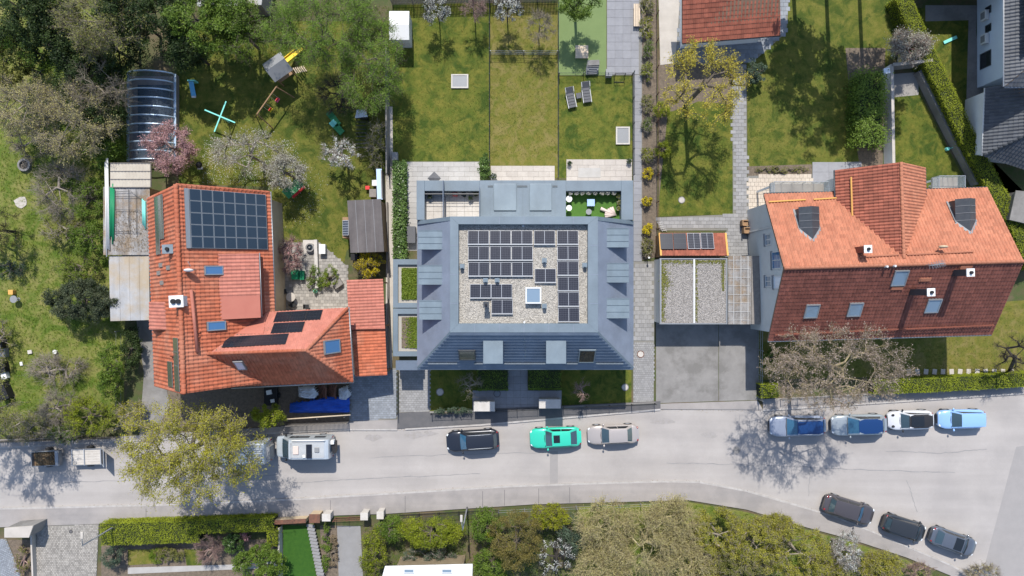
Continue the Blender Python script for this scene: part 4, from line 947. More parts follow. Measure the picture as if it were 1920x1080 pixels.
for lab, pos in rows:
    c0 = W(*pos[0], zs); t = thing('solar_panel_row', lab, 'solar panels', (c0.x, c0.y, zo), group='solar panels on the gravel roof')
    for p in pos:
        r = module(t, W(p[0], p[1], zs), Us, Vs, Ns, MW, MH, src=src); src = src or r
        c = W(p[0], p[1], zs); b = MB()
        b.bx(c.x - MW / 2, c.y + MH / 2 - .08, zo, c.x + MW / 2, c.y + MH / 2, zs - .16)
        b.bx(c.x - MW / 2 - .02, c.y - MH / 2 - .06, zo, c.x + MW / 2 + .02, c.y - MH / 2 - .01, zs + .06); b.build('mount', 'white_metal', t)
f = MB(); c = W(1000, 554, 9.35)
for s in (-1, 1): f.bx(c.x + s * .58 - .06, c.y - .66, zo, c.x + s * .58 + .06, c.y + .66, 9.4); f.bx(c.x - .52, c.y + s * .6 - .06, zo, c.x + .52, c.y + s * .6 + .06, 9.397)
f = f.build('skylight', 'white_metal', ch); MB().bx(c.x - .52, c.y - .54, 9.2, c.x + .52, c.y + .54, 9.36).build('pane', 'glass_sky', f)
c = W(911.5, 571, 10.0); o = chimney(ch, c, .34, .34, zo, 10.0, 'anthracite', 'anthracite', pots=1)
for px, py in ((866, 499), (1097, 497), (1021, 488), (910, 525), (932, 525), (1021, 574)):
    c = W(px, py, zo + .4); b = MB(); b.bx(c.x - .2, c.y - .2, zo, c.x + .2, c.y + .2, zo + .12); b = b.build('roof_vent', 'zinc_light', ch)
    q = MB(); q.cyl(c, .07, zo + .12, zo + .5, 10); q.cyl(c, .16, zo + .5, zo + .6, 12); q.build('pipe', 'zinc', b)
MB().cyl(W(983, 604, zo), .09, zo, zo + .25, 10).build('drain', 'white_metal', ch); MB().cyl(W(981, 424, zo), .09, zo, zo + .25, 10).build('drain', 'white_metal', ch)
# planted annex roofs
an = thing('planted_annex', 'low annex with two planted green roofs framed in blue-grey metal', 'annex', W(760, 580))
za = 3.2
for y0, y1, mm in ((486, 577, 'weed'), (578.5, 668, 'weed')):
    a = W(737, y1, za); b = W(786, y0, za); i0 = W(746, y1 - 9, za); i1 = W(782, y0 + 10, za)
    m = MB(); m.bx(a.x, a.y, 0, b.x, b.y, za - .35); m.build('wall', 'stucco_white', an)
    p = MB()
    for r in ((a.x, a.y, i0.x, b.y), (i1.x, a.y, b.x, b.y), (i0.x, a.y, i1.x, i0.y), (i0.x, i1.y, i1.x, b.y)): p.bx(r[0], r[1], za - .35, r[2], r[3], za)
    p.build('parapet', 'zinc', an)
    MB().bx(i0.x, i0.y, za - .35, i1.x, i1.y, za - .28).build('gravel_margin', 'gravel_bed', an)
    k0 = Vector((i0.x + .3, i0.y + .3, 0)); k1 = Vector((i1.x, i1.y - .3, 0))
    MB().bx(k0.x, k0.y, za - .3, k1.x, k1.y, za - .22).build('substrate', 'soil' if y0 > 500 else 'lawn_lush', an)
    P = np.c_[rng.uniform(k0.x, k1.x, 2600), rng.uniform(k0.y, k1.y, 2600)]
    if y0 > 500: P = P[rng.uniform(0, 1, len(P)) < np.clip((P[:, 0] - k0.x) / (k1.x - k0.x) * 1.6 - .3, .05, 1)]
    V, F = leaf_geo(np.c_[P, np.full(len(P), za - .16) + rng.uniform(-.05, .06, len(P))], .12, .5)
    o = np_mesh('sedum', V, F, rng.uniform(0, 1, len(F)), ['weed'], an, False, an.location); o['kind'] = 'stuff'
a = W(742, 694, 2.9); b = W(784, 676, 2.9); MB().bx(a.x, a.y, 2.65, b.x, b.y, 2.9).build('canopy', 'zinc_dark', an)
p = W(746, 700, 0); MB().bx(a.x, a.y + .05, 0, a.x + .08, a.y + .13, 2.65).build('post', 'zinc_dark', an)

# ================================================================ tall house with peach and brown tiles
zr, ze = 10.46, 6.5
RH = Frame(W(1470, 503, zr), 1.66); L = 18.9; YT, YO = 6.34, -6.0
rh = thing('peach_roof_house', 'large gabled house with peach rear tiles, brown front tiles and a cross gable', 'house', RH(L / 2, 0, 0))
gable_walls(rh, RH, .75, L - .75, YO + .6, YT - .6, 0, 6.7, 10.25, 0, 'stucco_grey')
_, OT, NT, UT, VT = tiled_slope(rh, [RH(0, YT, ze), RH(L, YT, ze), RH(L, 0, zr), RH(0, 0, zr)], (0, 1), 'tile_peach', tw=.27, th=.37, amp=.085, step=.06)
_, OB, NB, UB, VB = tiled_slope(rh, [RH(0, YO, ze), RH(L, YO, ze), RH(L, 0, zr), RH(0, 0, zr)], (0, 1), 'tile_brown', tw=.26, th=.36, amp=.06)
ridge_caps(rh, RH(0, 0, zr + .05), RH(L, 0, zr + .05), 'tile_peach', .15)
gutter(rh, RH(0, YT + .08, ze - .05), RH(L, YT + .08, ze - .05), 'anthracite'); gutter(rh, RH(0, YO - .08, ze - .05), RH(L, YO - .08, ze - .05), 'grey_metal')
# cross gable
gx, gw, gz, ge, gy = 9.62, 3.75, 10.15, 7.0, 8.15
tiled_slope(rh, [RH(gx - gw, 4, ge), RH(gx - gw, gy, ge), RH(gx, gy, gz), RH(gx, .4, gz), RH(gx - 1.2, .4, gz - 1.0)][:4], (0, 1), 'tile_red', tw=.26, th=.36, amp=.05, name='cross_gable_slope')
tiled_slope(rh, [RH(gx + gw, gy, ge), RH(gx + gw, 4, ge), RH(gx, .4, gz), RH(gx, gy, gz)], (0, 1), 'tile_peach', tw=.26, th=.36, amp=.05, name='cross_gable_slope')
ridge_caps(rh, RH(gx, gy, gz + .05), RH(gx, .5, gz + .05), 'tile_peach', .12)
s = MB(); v = [RH(gx - gw + .4, gy - .5, 0), RH(gx + gw - .4, gy - .5, 0), RH(gx + gw - .4, gy - .5, 7.1), RH(gx, gy - .5, 9.95), RH(gx - gw + .4, gy - .5, 7.1)]
v += [RH(gx - gw + .4, 3, 0), RH(gx + gw - .4, 3, 0), RH(gx + gw - .4, 3, 7.1), RH(gx, 3, 9.95), RH(gx - gw + .4, 3, 7.1)]
s.add(v, [(4, 3, 2, 1, 0), (5, 6, 7, 8, 9), (0, 5, 9, 4), (1, 2, 7, 6)]); s.build('wall', 'stucco_grey', rh)
gutter(rh, RH(gx - gw - .07, gy, ge - .05), RH(gx - gw - .07, 4.4, ge - .05), 'anthracite'); gutter(rh, RH(gx + gw + .07, gy, ge - .05), RH(gx + gw + .07, 4.4, ge - .05), 'anthracite')
for a, b in (((gx - gw, 4.35, ge), (gx, .55, gz)), ((gx + gw, 4.35, ge), (gx, .55, gz))):
    m = MB(); strip_between(m, RH(*a[:2], a[2] + .12), RH(*b[:2], b[2] + .02), .16, .05); m.build('valley_flashing', 'anthracite', rh)
# metal dormers
for (cx, y0, y1) in ((1522, 389, 455), (1818, 374, 441)):
    pk = on_plane(cx + 8, y1, OT, NT); zt_ = pk.z - .05; fr = W(cx, y0, zt_); lf = (pk - fr).length
    ang = math.radians(1.66); F_ = Frame((fr.x, fr.y), 1.66); d = MB(); w = .74; L_ = min(lf, 3.0)
    F0 = lambda x, y, z: F_(x, y, z)
    # ridge from the front gable back into the slope
    d.add([F0(-w, 0, zt_ - 2.1), F0(w, 0, zt_ - 2.1), F0(w, 0, zt_ - .55), F0(0, 0, zt_ - .02), F0(-w, 0, zt_ - .55), F0(-w, -L_, zt_ - .6), F0(w, -L_, zt_ - .6), F0(w, -L_, zt_ - .55), F0(0, -L_, zt_ - .02), F0(-w, -L_, zt_ - .55)],
          [(4, 3, 2, 1, 0), (0, 5, 9, 4), (2, 7, 6, 1), (5, 6, 7, 8, 9)])
    d = d.build('dormer', 'anthracite', rh)
    def plane_z(v): return OT.z - ((v.x - OT.x) * NT.x + (v.y - OT.y) * NT.y) / NT.z
    def meet(x, z):          # where a level line of the dormer roof runs into the tiled slope
        lo, hi = 0.0, -4.5
        for _ in range(30):
            mid = (lo + hi) / 2
            if plane_z(F0(x, mid, 0)) + .10 < z: lo = mid
            else: hi = mid
        return lo
    yr = meet(0, zt_ + .02)
    for s in (-1, 1):
        xe = s * (w + .1); ye = meet(xe, zt_ - .56); r = MB()
        r.slab([F0(0, .12, zt_ + .02), F0(xe, .12, zt_ - .56), F0(xe, ye, zt_ - .56), F0(0, yr, zt_ + .02)], .05); ro = r.build('roof_sheet', 'anthracite', d)
        for k in range(1, 4):
            yy = .12 + (ye - .12) * k / 3.2; b_ = MB(); strip_between(b_, F0(0, yy, zt_ + .045), F0(xe, yy, zt_ - .535), .03, .03); b_.build('seam', 'plastic_grey', ro)
        b_ = MB(); strip_between(b_, F0(xe, ye - .04, zt_ - .52), F0(0, yr - .06, zt_ + .07), .2, .04); b_.build('flashing', 'plastic_grey', d)
        b_ = MB(); strip_between(b_, F0(xe * .97, .05, plane_z(F0(xe * .97, .05, 0)) + .15), F0(xe * .97, ye, zt_ - .5), .16, .05); b_.build('flashing', 'plastic_grey', d)
    MB().hexa([F0(-.6, .03, zt_ - 1.9), F0(.6, .03, zt_ - 1.9), F0(.6, .06, zt_ - 1.9), F0(-.6, .06, zt_ - 1.9), F0(-.6, .03, zt_ - .6), F0(.6, .03, zt_ - .6), F0(.6, .06, zt_ - .6), F0(-.6, .06, zt_ - .6)]).build('window', 'glass_dark', d)
for px, py, w, h in ((1521, 582, 1.15, 1.35), (1602, 579, 1.15, 1.35), (1686, 520, 1.15, 1.45), (1748, 572, 1.15, 1.35)): roof_window(rh, on_plane(px, py, OB, NB), UB, VB, NB, w, h, 'glass_sky', 'grey_metal', lift=.13)
a = math.radians(1.66)
c = W(1627, 467, 11.2); chimney(rh, c, .5, .5, 9.0, 11.2, 'tile_red', 'white', a); c = W(1745, 548, 11.6); chimney(rh, c, .5, .5, 7.6, 11.6, 'anthracite', 'white', a); c = W(1819, 511, 11.8); chimney(rh, c, .5, .5, 8.6, 11.8, 'anthracite', 'white', a)
m = MB()
for (x0, y0, x1, y1, O, N) in ((1440, 381, 1509, 377, OT, NT), (1524, 376.5, 1570, 373.5, OT, NT)): m.tube([on_plane(x0, y0, O, N) + N * .17, on_plane(x1, y1, O, N) + N * .17], .07, 6)
m.tube([RH(gx - 2.9, 7.4, 7.95), RH(gx - 2.9, 4.2, 7.95)], .07, 6); m.build('snow_poles', 'wood_yellow', rh)
m = MB(); p = on_plane(1452, 624, OB, NB) + NB * .22; q = on_plane(1860, 606, OB, NB) + NB * .22
for k in (0, .1): m.tube([p + NB * k, q + NB * k], .03, 5)
for t in np.linspace(0, 1, 24): e = p.lerp(q, t); m.tube([e - NB * .22, e + NB * .12], .02, 4)
m.build('snow_guard', 'tile_red', rh)
m = MB()
for (x0, y0, x1, y1) in ((1611, 484, 1683, 480), (1698, 480, 1822, 474)): m.tube([on_plane(x0, y0, OT, NT) + NT * .17, on_plane(x1, y1, OT, NT) + NT * .17], .09, 6)
m.build('walkway_rail', 'tile_peach', rh)
p = on_plane(1733, 497, OB, NB); m = MB(); m.tube([p, p + Vector((0, 0, 2.2))], .03, 6)
for k, z in enumerate((1.5, 1.8, 2.1)):
    d = Vector((.5, .12, 0)) * (1 - .15 * k); m.tube([p - d + Vector((0, 0, z)), p + d + Vector((0, 0, z))], .018, 4)
    for t in np.linspace(-1, 1, 6): e = p + d * t + Vector((0, 0, z)); m.tube([e - Vector((-.06, .24, 0)), e + Vector((-.06, .24, 0))], .012, 4)
m.build('antenna', 'grey_metal', rh)
p = on_plane(1756, 466, OT, NT); m = MB(); m.tube([p, p + Vector((.05, 0, .7))], .03, 5); m.ball(p + Vector((.05, .1, .8)), (.36, .12, .34), 12, 8); m.build('satellite_dish', 'stucco_tan', rh, True)
for px, py in ((1658, 500), (1673, 499)): p = on_plane(px, py, OB, NB); MB().cyl(p, .09, p.z - .1, p.z + .5, 10).build('vent_pipe', 'white_metal', rh)
for px, py in ((1681, 539), (1733, 523), (1810, 500)): q = MB(); ob(q, on_plane(px, py, OB, NB) + NB * .1, UB, VB, NB, .95, .3, .1); q.build('roof_step', 'tile_peach', rh)
# gable wall windows (facing the garages)
Nw = (RH(0, 0) - RH(1, 0)); Uw = (RH(0, 1) - RH(0, 0))
def gw_(px, py, y, z, w, h, **k):
    return wall_window(rh, RH(.75, y, z) + Nw * .02, Uw, Nw, w, h, **k)
gw_(0, 0, 2.6, 5.2, 1.0, 1.3, glass='glass_sky', mull=2); gw_(0, 0, .75, 7.0, 1.5, 1.9, mull=2, glass='glass_blue'); gw_(0, 0, -1.1, 7.2, 1.1, 1.9, glass='glass_white'); gw_(0, 0, -1.0, 5.0, 1.0, 1.3, mull=2)
MB().tube([RH(.68, 3.6, 0), RH(.68, 3.6, 7)], .05, 6).build('downpipe', 'white_metal', rh)
# rear balconies
for (x0, y0, x1, y1) in ((1440, 344, 1545, 366), (1744, 333, 1796, 350)):
    za = 3.9; b = thing('balcony', 'glass railed balcony under the %s rear eave' % ('peach house' if x0 < 1500 else 'peach house cross gable far side'), 'balcony', W(x0, y1, 0))
    p0 = W(x0 + 4, y1 + 14, za); p1 = W(x1, y0, za); MB().bx(p0.x, p0.y, za - .2, p1.x, p1.y, za).build('floor', 'concrete_light', b)
    g_ = MB(); g_.bx(p0.x, p1.y - .03, za, p1.x, p1.y, za + 1); g_.bx(p0.x, p0.y, za, p0.x + .03, p1.y - .04, za + 1); g_.bx(p1.x - .03, p0.y, za, p1.x, p1.y - .04, za + 1); g_.build('glass_railing', 'glass_clear', b)
    h_ = MB()
    h_.tube([(p0.x, p0.y, za + 1.03), (p0.x, p1.y, za + 1.03), (p1.x, p1.y, za + 1.03), (p1.x, p0.y, za + 1.03)], .03, 6)
    for t in np.linspace(0, 1, 6): x = p0.x + (p1.x - p0.x) * t; h_.tube([(x, p1.y, za), (x, p1.y, za + 1.03)], .02, 5)
    h_.build('handrail', 'alu', b)
    if x0 < 1500: MB().bx(p0.x + 1.4, p0.y + .35, za, p0.x + 2.6, p0.y + .9, za + .45).build('bench', 'anthracite', b)
    for x in (p0.x + .2, p1.x - .2): MB().bx(x - .08, p1.y - .3, 0, x + .08, p1.y - .14, za - .2).build('post', 'stucco_white', b)

# ================================================================ garages, sheds, neighbours
ga = thing('double_garage', 'flat double garage roof of weathered gravel with a white divider and mossy edges', 'garage', W(1300, 545))
zg = 2.9
a = W(1237, 608, zg); b = W(1364, 484, zg); MB().bx(a.x + .08, a.y + .1, 0, b.x - .05, b.y - .05, zg - .2).build('wall', 'stucco_white', ga)
MB().bx(a.x + .1, a.y + .1, zg - .2, b.x - .1, b.y - .1, zg - .1).build('roof_surface', 'gravel_old', ga)
xm = W(1301.5, 0, zg).x
p = MB(); p.bx(a.x, a.y, zg - .3, a.x + .14, b.y, zg); p.bx(b.x - .12, a.y, zg - .3, b.x, b.y, zg); p.bx(a.x + .14, a.y, zg - .3, b.x - .12, a.y + .1, zg - .003); p.bx(a.x + .14, b.y - .1, zg - .3, b.x - .12, b.y, zg - .003)
p.build('parapet', 'grey_metal', ga); MB().bx(xm - .08, a.y + .1, zg - .2, xm + .08, b.y - .1, zg + .03).build('divider', 'white_metal', ga)
pebbles(ga, a.x + .15, a.y + .1, b.x - .12, b.y - .1, zg - .1, 15000, .05, 'pebbles_old')
P = np.r_[np.c_[a.x + .2 + np.abs(rng.normal(0, .15, 500)), rng.uniform(a.y + .2, b.y - .2, 500)], np.c_[rng.uniform(a.x + .2, b.x - .2, 600), b.y - .2 - np.abs(rng.normal(0, .15, 600))], np.c_[b.x - .3 - np.abs(rng.normal(0, .1, 300)), rng.uniform(a.y + 3, b.y - .2, 300)], rng.normal((a.x + .5, b.y - 2), (.25, .5), (300, 2)), np.c_[xm + .15 + np.abs(rng.normal(0, .1, 250)), rng.uniform(a.y + .2, b.y - .2, 250)]]
V, F = leaf_geo(np.c_[P, np.full(len(P), zg - .05)], .12, .8); o = np_mesh('moss', V, F, rng.uniform(0, 1, len(F)), ['leaf_olive'], ga, False, ga.location); o['kind'] = 'stuff'
for x0, x1 in ((1240, 1298), (1304, 1360)):
    q = MB(); u = W(x0, 0, 1.5).x; v = W(x1, 0, 1.5).x; q.bx(u + .1, a.y + .04, .02, v - .1, a.y + .09, 2.3); q.build('garage_door', 'white_metal', ga)
cr = thing('carport', 'carport with worn grey corrugated sheet roof against the grey gable wall', 'carport', W(1395, 545))
a = W(1365, 608, 2.8); b = W(1424, 480, 2.8); n = 64; G = []
for j in range(9):
    y = a.y + (b.y - a.y) * j / 8; G.append([(a.x + (b.x - a.x) * i / n, y, 2.8 + .03 * math.cos(i * math.pi)) for i in range(n + 1)])
MB().grid(G).build('corrugated_roof', 'eternit', cr)
m = MB()
for x in (a.x + .1, b.x - .1):
    for y in (a.y + .15, (a.y + b.y) / 2, b.y - .1): m.bx(x - .05, y - .05, 0, x + .05, y + .05, 2.74)
m.build('posts', 'wood_grey', cr); m = MB()
for k in range(4): x = a.x + .5 + (b.x - a.x) * k / 4.4; m.bx(x - .02, a.y, 2.84, x + .02, b.y, 2.86)
for k in range(8): y = a.y + (b.y - a.y) * (k + .5) / 8; m.bx(a.x, y - .012, 2.862, b.x - .9, y + .012, 2.874)
m.build('battens', 'white_metal', cr)
m = MB(); m.bx(b.x - .75, a.y + .02, 2.83, b.x, b.y, 2.9); m.build('edge_board', 'wood_grey', cr)
sh = thing('solar_shed', 'small red tiled shed with four solar panels behind the garage', 'shed', W(1299, 460))
a = W(1237, 482, 2.4); b = W(1361, 437, 2.4); MB().bx(a.x + .1, a.y + .05, 0, b.x - .1, b.y - .1, 2.2).build('wall', 'wood', sh)
pts = [Vector((a.x, b.y, 2.2)), Vector((b.x, b.y, 2.2)), Vector((b.x, a.y + .1, 2.85)), Vector((a.x, a.y + .1, 2.85))]
_, O, N, U, V = tiled_slope(sh, pts, (0, 1), 'tile_red', tw=.26, th=.33)
m = MB()
for p, q in ((pts[0], pts[3]), (pts[1], pts[2])): strip_between(m, p + Vector((0, 0, .08)), q + Vector((0, 0, .08)), .16, .14)
m.build('verge_boards', 'wood_yellow', sh); ps = None; pb = None
sa = thing('solar_array', 'four mismatched solar panels on the small red shed roof', 'solar array', on_plane(1290, 455, O, N))
for k, px in enumerate((1249, 1274, 1300, 1325)):
    r = module(sa, on_plane(px, 454 - .3 * k, O, N) + N * .22, U, V, N, 1.14, 1.5, 'pv_black' if k < 2 else 'pv_cells', 'black_metal' if k < 2 else 'alu', src=(pb if k < 2 else ps))
    if k < 2: pb = pb or r
    else: ps = ps or r
ds = thing('felt_roof_shed', 'garden shed with dark bitumen felt roof beside the yellow shrub', 'shed', W(690, 423))
zs_ = 2.7; P4 = [W(651, 376, zs_ - .15), W(714, 373, zs_ + .25), W(720, 472, zs_ + .25), W(657, 474, zs_ - .15)]
MB().slab(P4, .1).build('roof', 'bitumen', ds)
c4 = [p.lerp((P4[0] + P4[2]) / 2, .05) for p in P4]; m = MB(); m.prism(c4, 0, 2.45); m.build('wall', 'wood', ds)
m = MB()
for t in (.24, .5, .76): strip_between(m, P4[0].lerp(P4[1], t) + Vector((0, 0, .01)), P4[3].lerp(P4[2], t) + Vector((0, 0, .01)), .03, .012)
m.build('felt_seams', 'plastic_grey', ds)
sp = thing('solar_array', 'tiny blue solar panel leaning at the felt roofed shed', 'solar array', W(648, 427, 2.2)); module(sp, W(648, 427, 2.4), Vector((0, 1, 0)), Vector((-.94, 0, -.34)), Vector((-.34, 0, .94)), 1.35, .62, 'pv_fine', 'white_metal')
q = MB(); q.bx(W(642, 0, 2.2).x, W(0, 446, 2.2).y, 0, W(655, 0, 2.2).x, W(0, 407, 2.2).y, 2.15); q.build('lean_to', 'wood', ds)
# sheds on the far side of the orange house
cs = thing('corrugated_shed', 'long shed with debris-strewn corrugated roof and stored coloured pipes', 'shed', W(240, 395))
a = W(194, 478, 2.9); b = W(281, 350, 2.9); n = 60; G = []
for j in range(7): y = a.y + (b.y - a.y) * j / 6; G.append([(a.x + (b.x - a.x) * i / n, y, 2.9 + .03 * math.cos(i * math.pi)) for i in range(n + 1)])
MB().grid(G).build('corrugated_roof', 'eternit', cs); MB().bx(a.x + .1, a.y + .1, 0, b.x - .1, b.y - .1, 2.82).build('wall', 'wood', cs)
a2 = W(207, 351, 3.0); b2 = W(282, 306, 3.0); n = 24; G = []
for j in range(3): y = a2.y + (b2.y - a2.y) * j / 2; G.append([(a2.x + (b2.x - a2.x) * i / n, y, 3.0 + .02 * math.cos(i * math.pi)) for i in range(n + 1)])
MB().grid(G).build('clear_roof', 'poly_beige', cs); m = MB()
for k in range(5): x = a2.x + (b2.x - a2.x) * k / 4; m.bx(x - .04, a2.y, 2.85, x + .04, b2.y, 2.96)
for k in range(4): y = a2.y + (b2.y - a2.y) * k / 3; m.bx(a2.x, y - .03, 3.03, b2.x, y + .03, 3.06)
for x in (a2.x + .1, b2.x - .1): m.bx(x - .06, b2.y - .12, 0, x + .06, b2.y, 2.85)
m.build('frame', 'wood_grey', cs)
gs = thing('fibre_cement_shed', 'flat grey sheet roof with rusty lichen stain over a store', 'shed', W(242, 540))
P4 = [W(204, 480, 2.7), W(279, 478, 2.75), W(281, 600, 2.75), W(207, 602, 2.7)]; MB().slab(P4, .08).build('roof', 'fibre_cement', gs)
m = MB()
for t in (.25, .5, .75): strip_between(m, P4[0].lerp(P4[1], t) + Vector((0, 0, .015)), P4[3].lerp(P4[2], t) + Vector((0, 0, .015)), .05, .03)
m.build('seams', 'fibre_cement', gs); m = MB(); m.prism([p.lerp((P4[0] + P4[2]) / 2, .06) for p in P4], 0, 2.6); m.build('wall', 'wood_grey', gs)
def pipe_stack(name, label, pts, r, m_, n, z, dx):
    t = thing(name, label, 'pipes', W(*pts[0], z))
    for k in range(n):
        a = W(pts[0][0] + dx * k, pts[0][1] + random.uniform(-6, 6), z); b = W(pts[1][0] + dx * k, pts[1][1] + random.uniform(-8, 8), z); MB().tube([a, b], r, 8).build('pipe', m_, t, True)
pipe_stack('pipe_bundle', 'bundle of bright green pipes lying on the corrugated shed', ((207, 350), (206, 450)), .055, 'plastic_green', 4, 3.0, 2.3)
pipe_stack('pipe_bundle', 'pale turquoise pipes lying on the corrugated shed', ((267, 372), (268, 425)), .055, 'plastic_turquoise', 3, 3.0, 2.3)
pipe_stack('pipe_bundle', 'long white pipes along the outer edge of the corrugated shed', ((197, 300), (200, 474)), .05, 'white', 3, 3.02, 2.4)
t = thing('rod_frame', 'thin black rod frame lying on the corrugated shed', 'frame', W(240, 400, 3.0)); m = MB()
for x in (215, 241, 255): m.tube([W(x, 355, 3.08), W(x + 1, 440, 3.08)], .022, 5)
for y in (368, 393, 434): m.tube([W(215, y, 3.1), W(263, y + 1, 3.1)], .022, 5)
m.tube([W(215, 360, 3.1), W(245, 358, 3.1), W(264, 372, 3.1)], .022, 5); m.build('rods', 'black_metal', t)
P = scatter([W(212, 395, 2.95), W(278, 395, 2.95), W(278, 472, 2.95), W(212, 472, 2.95)], 60); V, F = leaf_geo(np.c_[P, np.full(len(P), 2.96)], .09, 1.0)
o = np_mesh('debris', V, F, rng.uniform(0, 1, len(F)), ['dry_leaf'], None); o['kind'] = 'stuff'; tag(o, 'dead leaves strewn over the corrugated shed roof', 'debris')
# arched pool enclosure
pe = thing('pool_enclosure', 'arched pool enclosure with blue metal ribs and clear panes', 'pool enclosure', W(283, 218)); a = W(238, 303, 0); b = W(331, 136, 0)
xa, xb = W(240, 0, .6).x, W(328, 0, .6).x; ya, yb = W(0, 300, 1.2).y, W(0, 136, 1.2).y; cx = (xa + xb) / 2; hw = (xb - xa) / 2; nrib = 11
def arch(y, z0=.55, hgt=1.35, off=0.0, n=10): return [Vector((cx - (hw + off) * math.cos(math.pi * k / n), y, z0 + (hgt + off) * math.sin(math.pi * k / n))) for k in range(n + 1)]
ys = [ya + (yb - ya) * i / (nrib - 1) for i in range(nrib)]
for y in ys: MB().tube(arch(y), .07, 6).build('rib', 'alu_blue', pe, True)
for i in range(nrib - 1):
    g_ = MB(); g_.grid([arch(ys[i] + .05), arch(ys[i + 1] - .05)]); g_.build('pane', 'poly_clear', pe, True)
for x in (xa, xb): MB().bx(x - .12, ya, .0, x + .12, yb, .55).build('side_wall', 'wood_grey', pe); MB().bx(x - .1, ya - .05, .55, x + .1, yb + .05, .63).build('rail', 'alu_blue', pe)
pw = MB().bx(xa + .6, ya + .6, .01, xb - .6, yb - .8, .05).build('water', 'pool_water', pe); MB().bx(xa + .12, ya, .004, xb - .12, yb, .03).build('pool_deck', 'wood_grey', pe)
# neighbours at the top edge and the far side
nb = thing('rust_tiled_outbuilding', 'outbuilding with weathered rust-red tile roof at the top of the yellow tree garden', 'outbuilding', W(1370, 20))
P4 = [W(1277, -40, 3.0), W(1277, 80, 3.0), W(1463, 64, 3.0), W(1463, -40, 3.0)]
tiled_slope(nb, [W(1279, 81, 3.1), W(1463, 66, 3.1), W(1463, -45, 5.2), W(1279, -45, 5.2)], (0, 1), 'tile_red', tw=.33, th=.40, amp=.06)
m = MB(); m.prism([W(1290, 70, 3.0), W(1440, 58, 3.0), W(1440, -60, 3.0), W(1290, -60, 3.0)], 0, 2.9); m.build('wall', 'stucco_white', nb)
gutter(nb, W(1279, 82, 3.0), W(1463, 67, 3.0), 'anthracite')
wh = thing('white_villa', 'white rendered villa with black tiled roof and windows in its side wall', 'house', W(1880, 60))
x0 = W(1828, 0, 0).x; y0 = W(0, 165, 0).y; MB().bx(x0 + .2, y0, 0, x0 + 14, y0 + 20, 7.2).build('wall', 'stucco_blue', wh)
ez = 7.4; e0 = W(1884, 162, ez); tiled_slope(wh, [e0, Vector((e0.x, e0.y + 20, ez)), Vector((e0.x + 7, e0.y + 20, 11.4)), Vector((e0.x + 7, e0.y + 7, 11.4))], (0, 1), 'tile_black', tw=.30, th=.36, amp=.07)
tiled_slope(wh, [e0, Vector((e0.x + 14, e0.y, ez)), Vector((e0.x + 7, e0.y + 7, 11.4))], (0, 1), 'tile_black', tw=.30, th=.36, amp=.07)
gutter(wh, e0 + Vector((-.07, 0, -.04)), Vector((e0.x - .07, e0.y + 20, ez - .04)), 'white_metal'); gutter(wh, e0 + Vector((0, -.07, -.04)), Vector((e0.x + 14, e0.y - .07, ez - .04)), 'zinc_dark')
nw = Vector((-1, 0, 0)); uw = Vector((0, 1, 0)); xw = x0 + .19
def at_wall(px, py):      # a point of the upright villa wall
    z = ALT - xw * FPX / (px - 960); return Vector((xw, (540 - py) * (ALT - z) / FPX, z))
for px, py, w, h, k in ((1848, 112, 1.45, 1.5, 'glass_dark'), (1853, 53, .7, .8, 'glass_dark'), (1853, 19, .7, .8, 'glass_dark')): wall_window(wh, at_wall(px, py), uw, nw, w, h, k, 'anthracite', sill=False)
for py in (39, 82):
    q = MB(); p = at_wall(1834, py); q.bx(p.x - .38, p.y - .45, 1.0, p.x - .03, p.y + .45, 1.75); o = q.build('air_conditioner', 'white', wh, bevel=.03); MB().bx(p.x - .40, p.y - .3, 1.1, p.x - .385, p.y + .3, 1.65).build('grille', 'plastic_grey', o)
m = MB(); m.bx(x0 + .15, y0 + 9.2, 0, W(1742, 0, 3).x, y0 + 15, 3.2); m.build('annex_wall', 'stucco_blue', wh); q = MB(); q.bx(W(1742, 0, 3).x, y0 + 7.7, 3.2, x0 + .15, y0 + 16, 3.45); q.build('annex_roof', 'stucco_white', wh)
a = thing('solar_array', 'blue gridded solar panels on the black villa roof', 'solar array', e0 + Vector((1.2, 4, 1))); ss = None; Uv = Vector((0, 1, 0)); Vv_ = Vector((7, 0, 4)).normalized(); Nv = Vector((-4, 0, 7)).normalized()
for i in range(4):
    r = module(a, e0 + Vector((1.35, 3.3 + i * 1.75, .77)) + Nv * .18, Uv, Vv_, Nv, 1.7, 1.05, 'pv_fine', 'alu', src=ss); ss = ss or r
dk = thing('black_tiled_house', 'lower building with black tile hip roof beside the white villa', 'house', W(1900, 240))
q0 = W(1843, 292, 3.6); q1 = W(1848, 165, 3.6); rg = W(1925, 253, 5.6)
tiled_slope(dk, [q0, q1, Vector((rg.x + 5, q1.y, 5.6)), Vector((rg.x + 5, rg.y - .4, 5.6)), rg], (0, 1), 'tile_black', tw=.30, th=.36, amp=.07) if False else None
tiled_slope(dk, [q0, q1, Vector((rg.x, q1.y, 5.7)), Vector((rg.x, rg.y, 5.7))], (0, 1), 'tile_black', tw=.30, th=.36, amp=.07)
tiled_slope(dk, [q0, W(2020, 350, 3.6), Vector((rg.x, rg.y, 5.7))], (0, 1), 'tile_black', tw=.30, th=.36, amp=.07)
ridge_caps(dk, q0 + Vector((0, 0, .08)), Vector((rg.x, rg.y, 5.76)), 'tile_black', .11)
MB().prism([q0 + Vector((.5, .4, 0)), q1 + Vector((.5, -.1, 0)), Vector((q1.x + 8, q1.y - .1, 0)), Vector((q1.x + 8, q0.y - .5, 0))], 0, 3.5).build('wall', 'stucco_white', dk)
gutter(dk, q0 + Vector((-.07, 0, -.04)), q1 + Vector((-.07, 0, -.04)), 'white_metal')
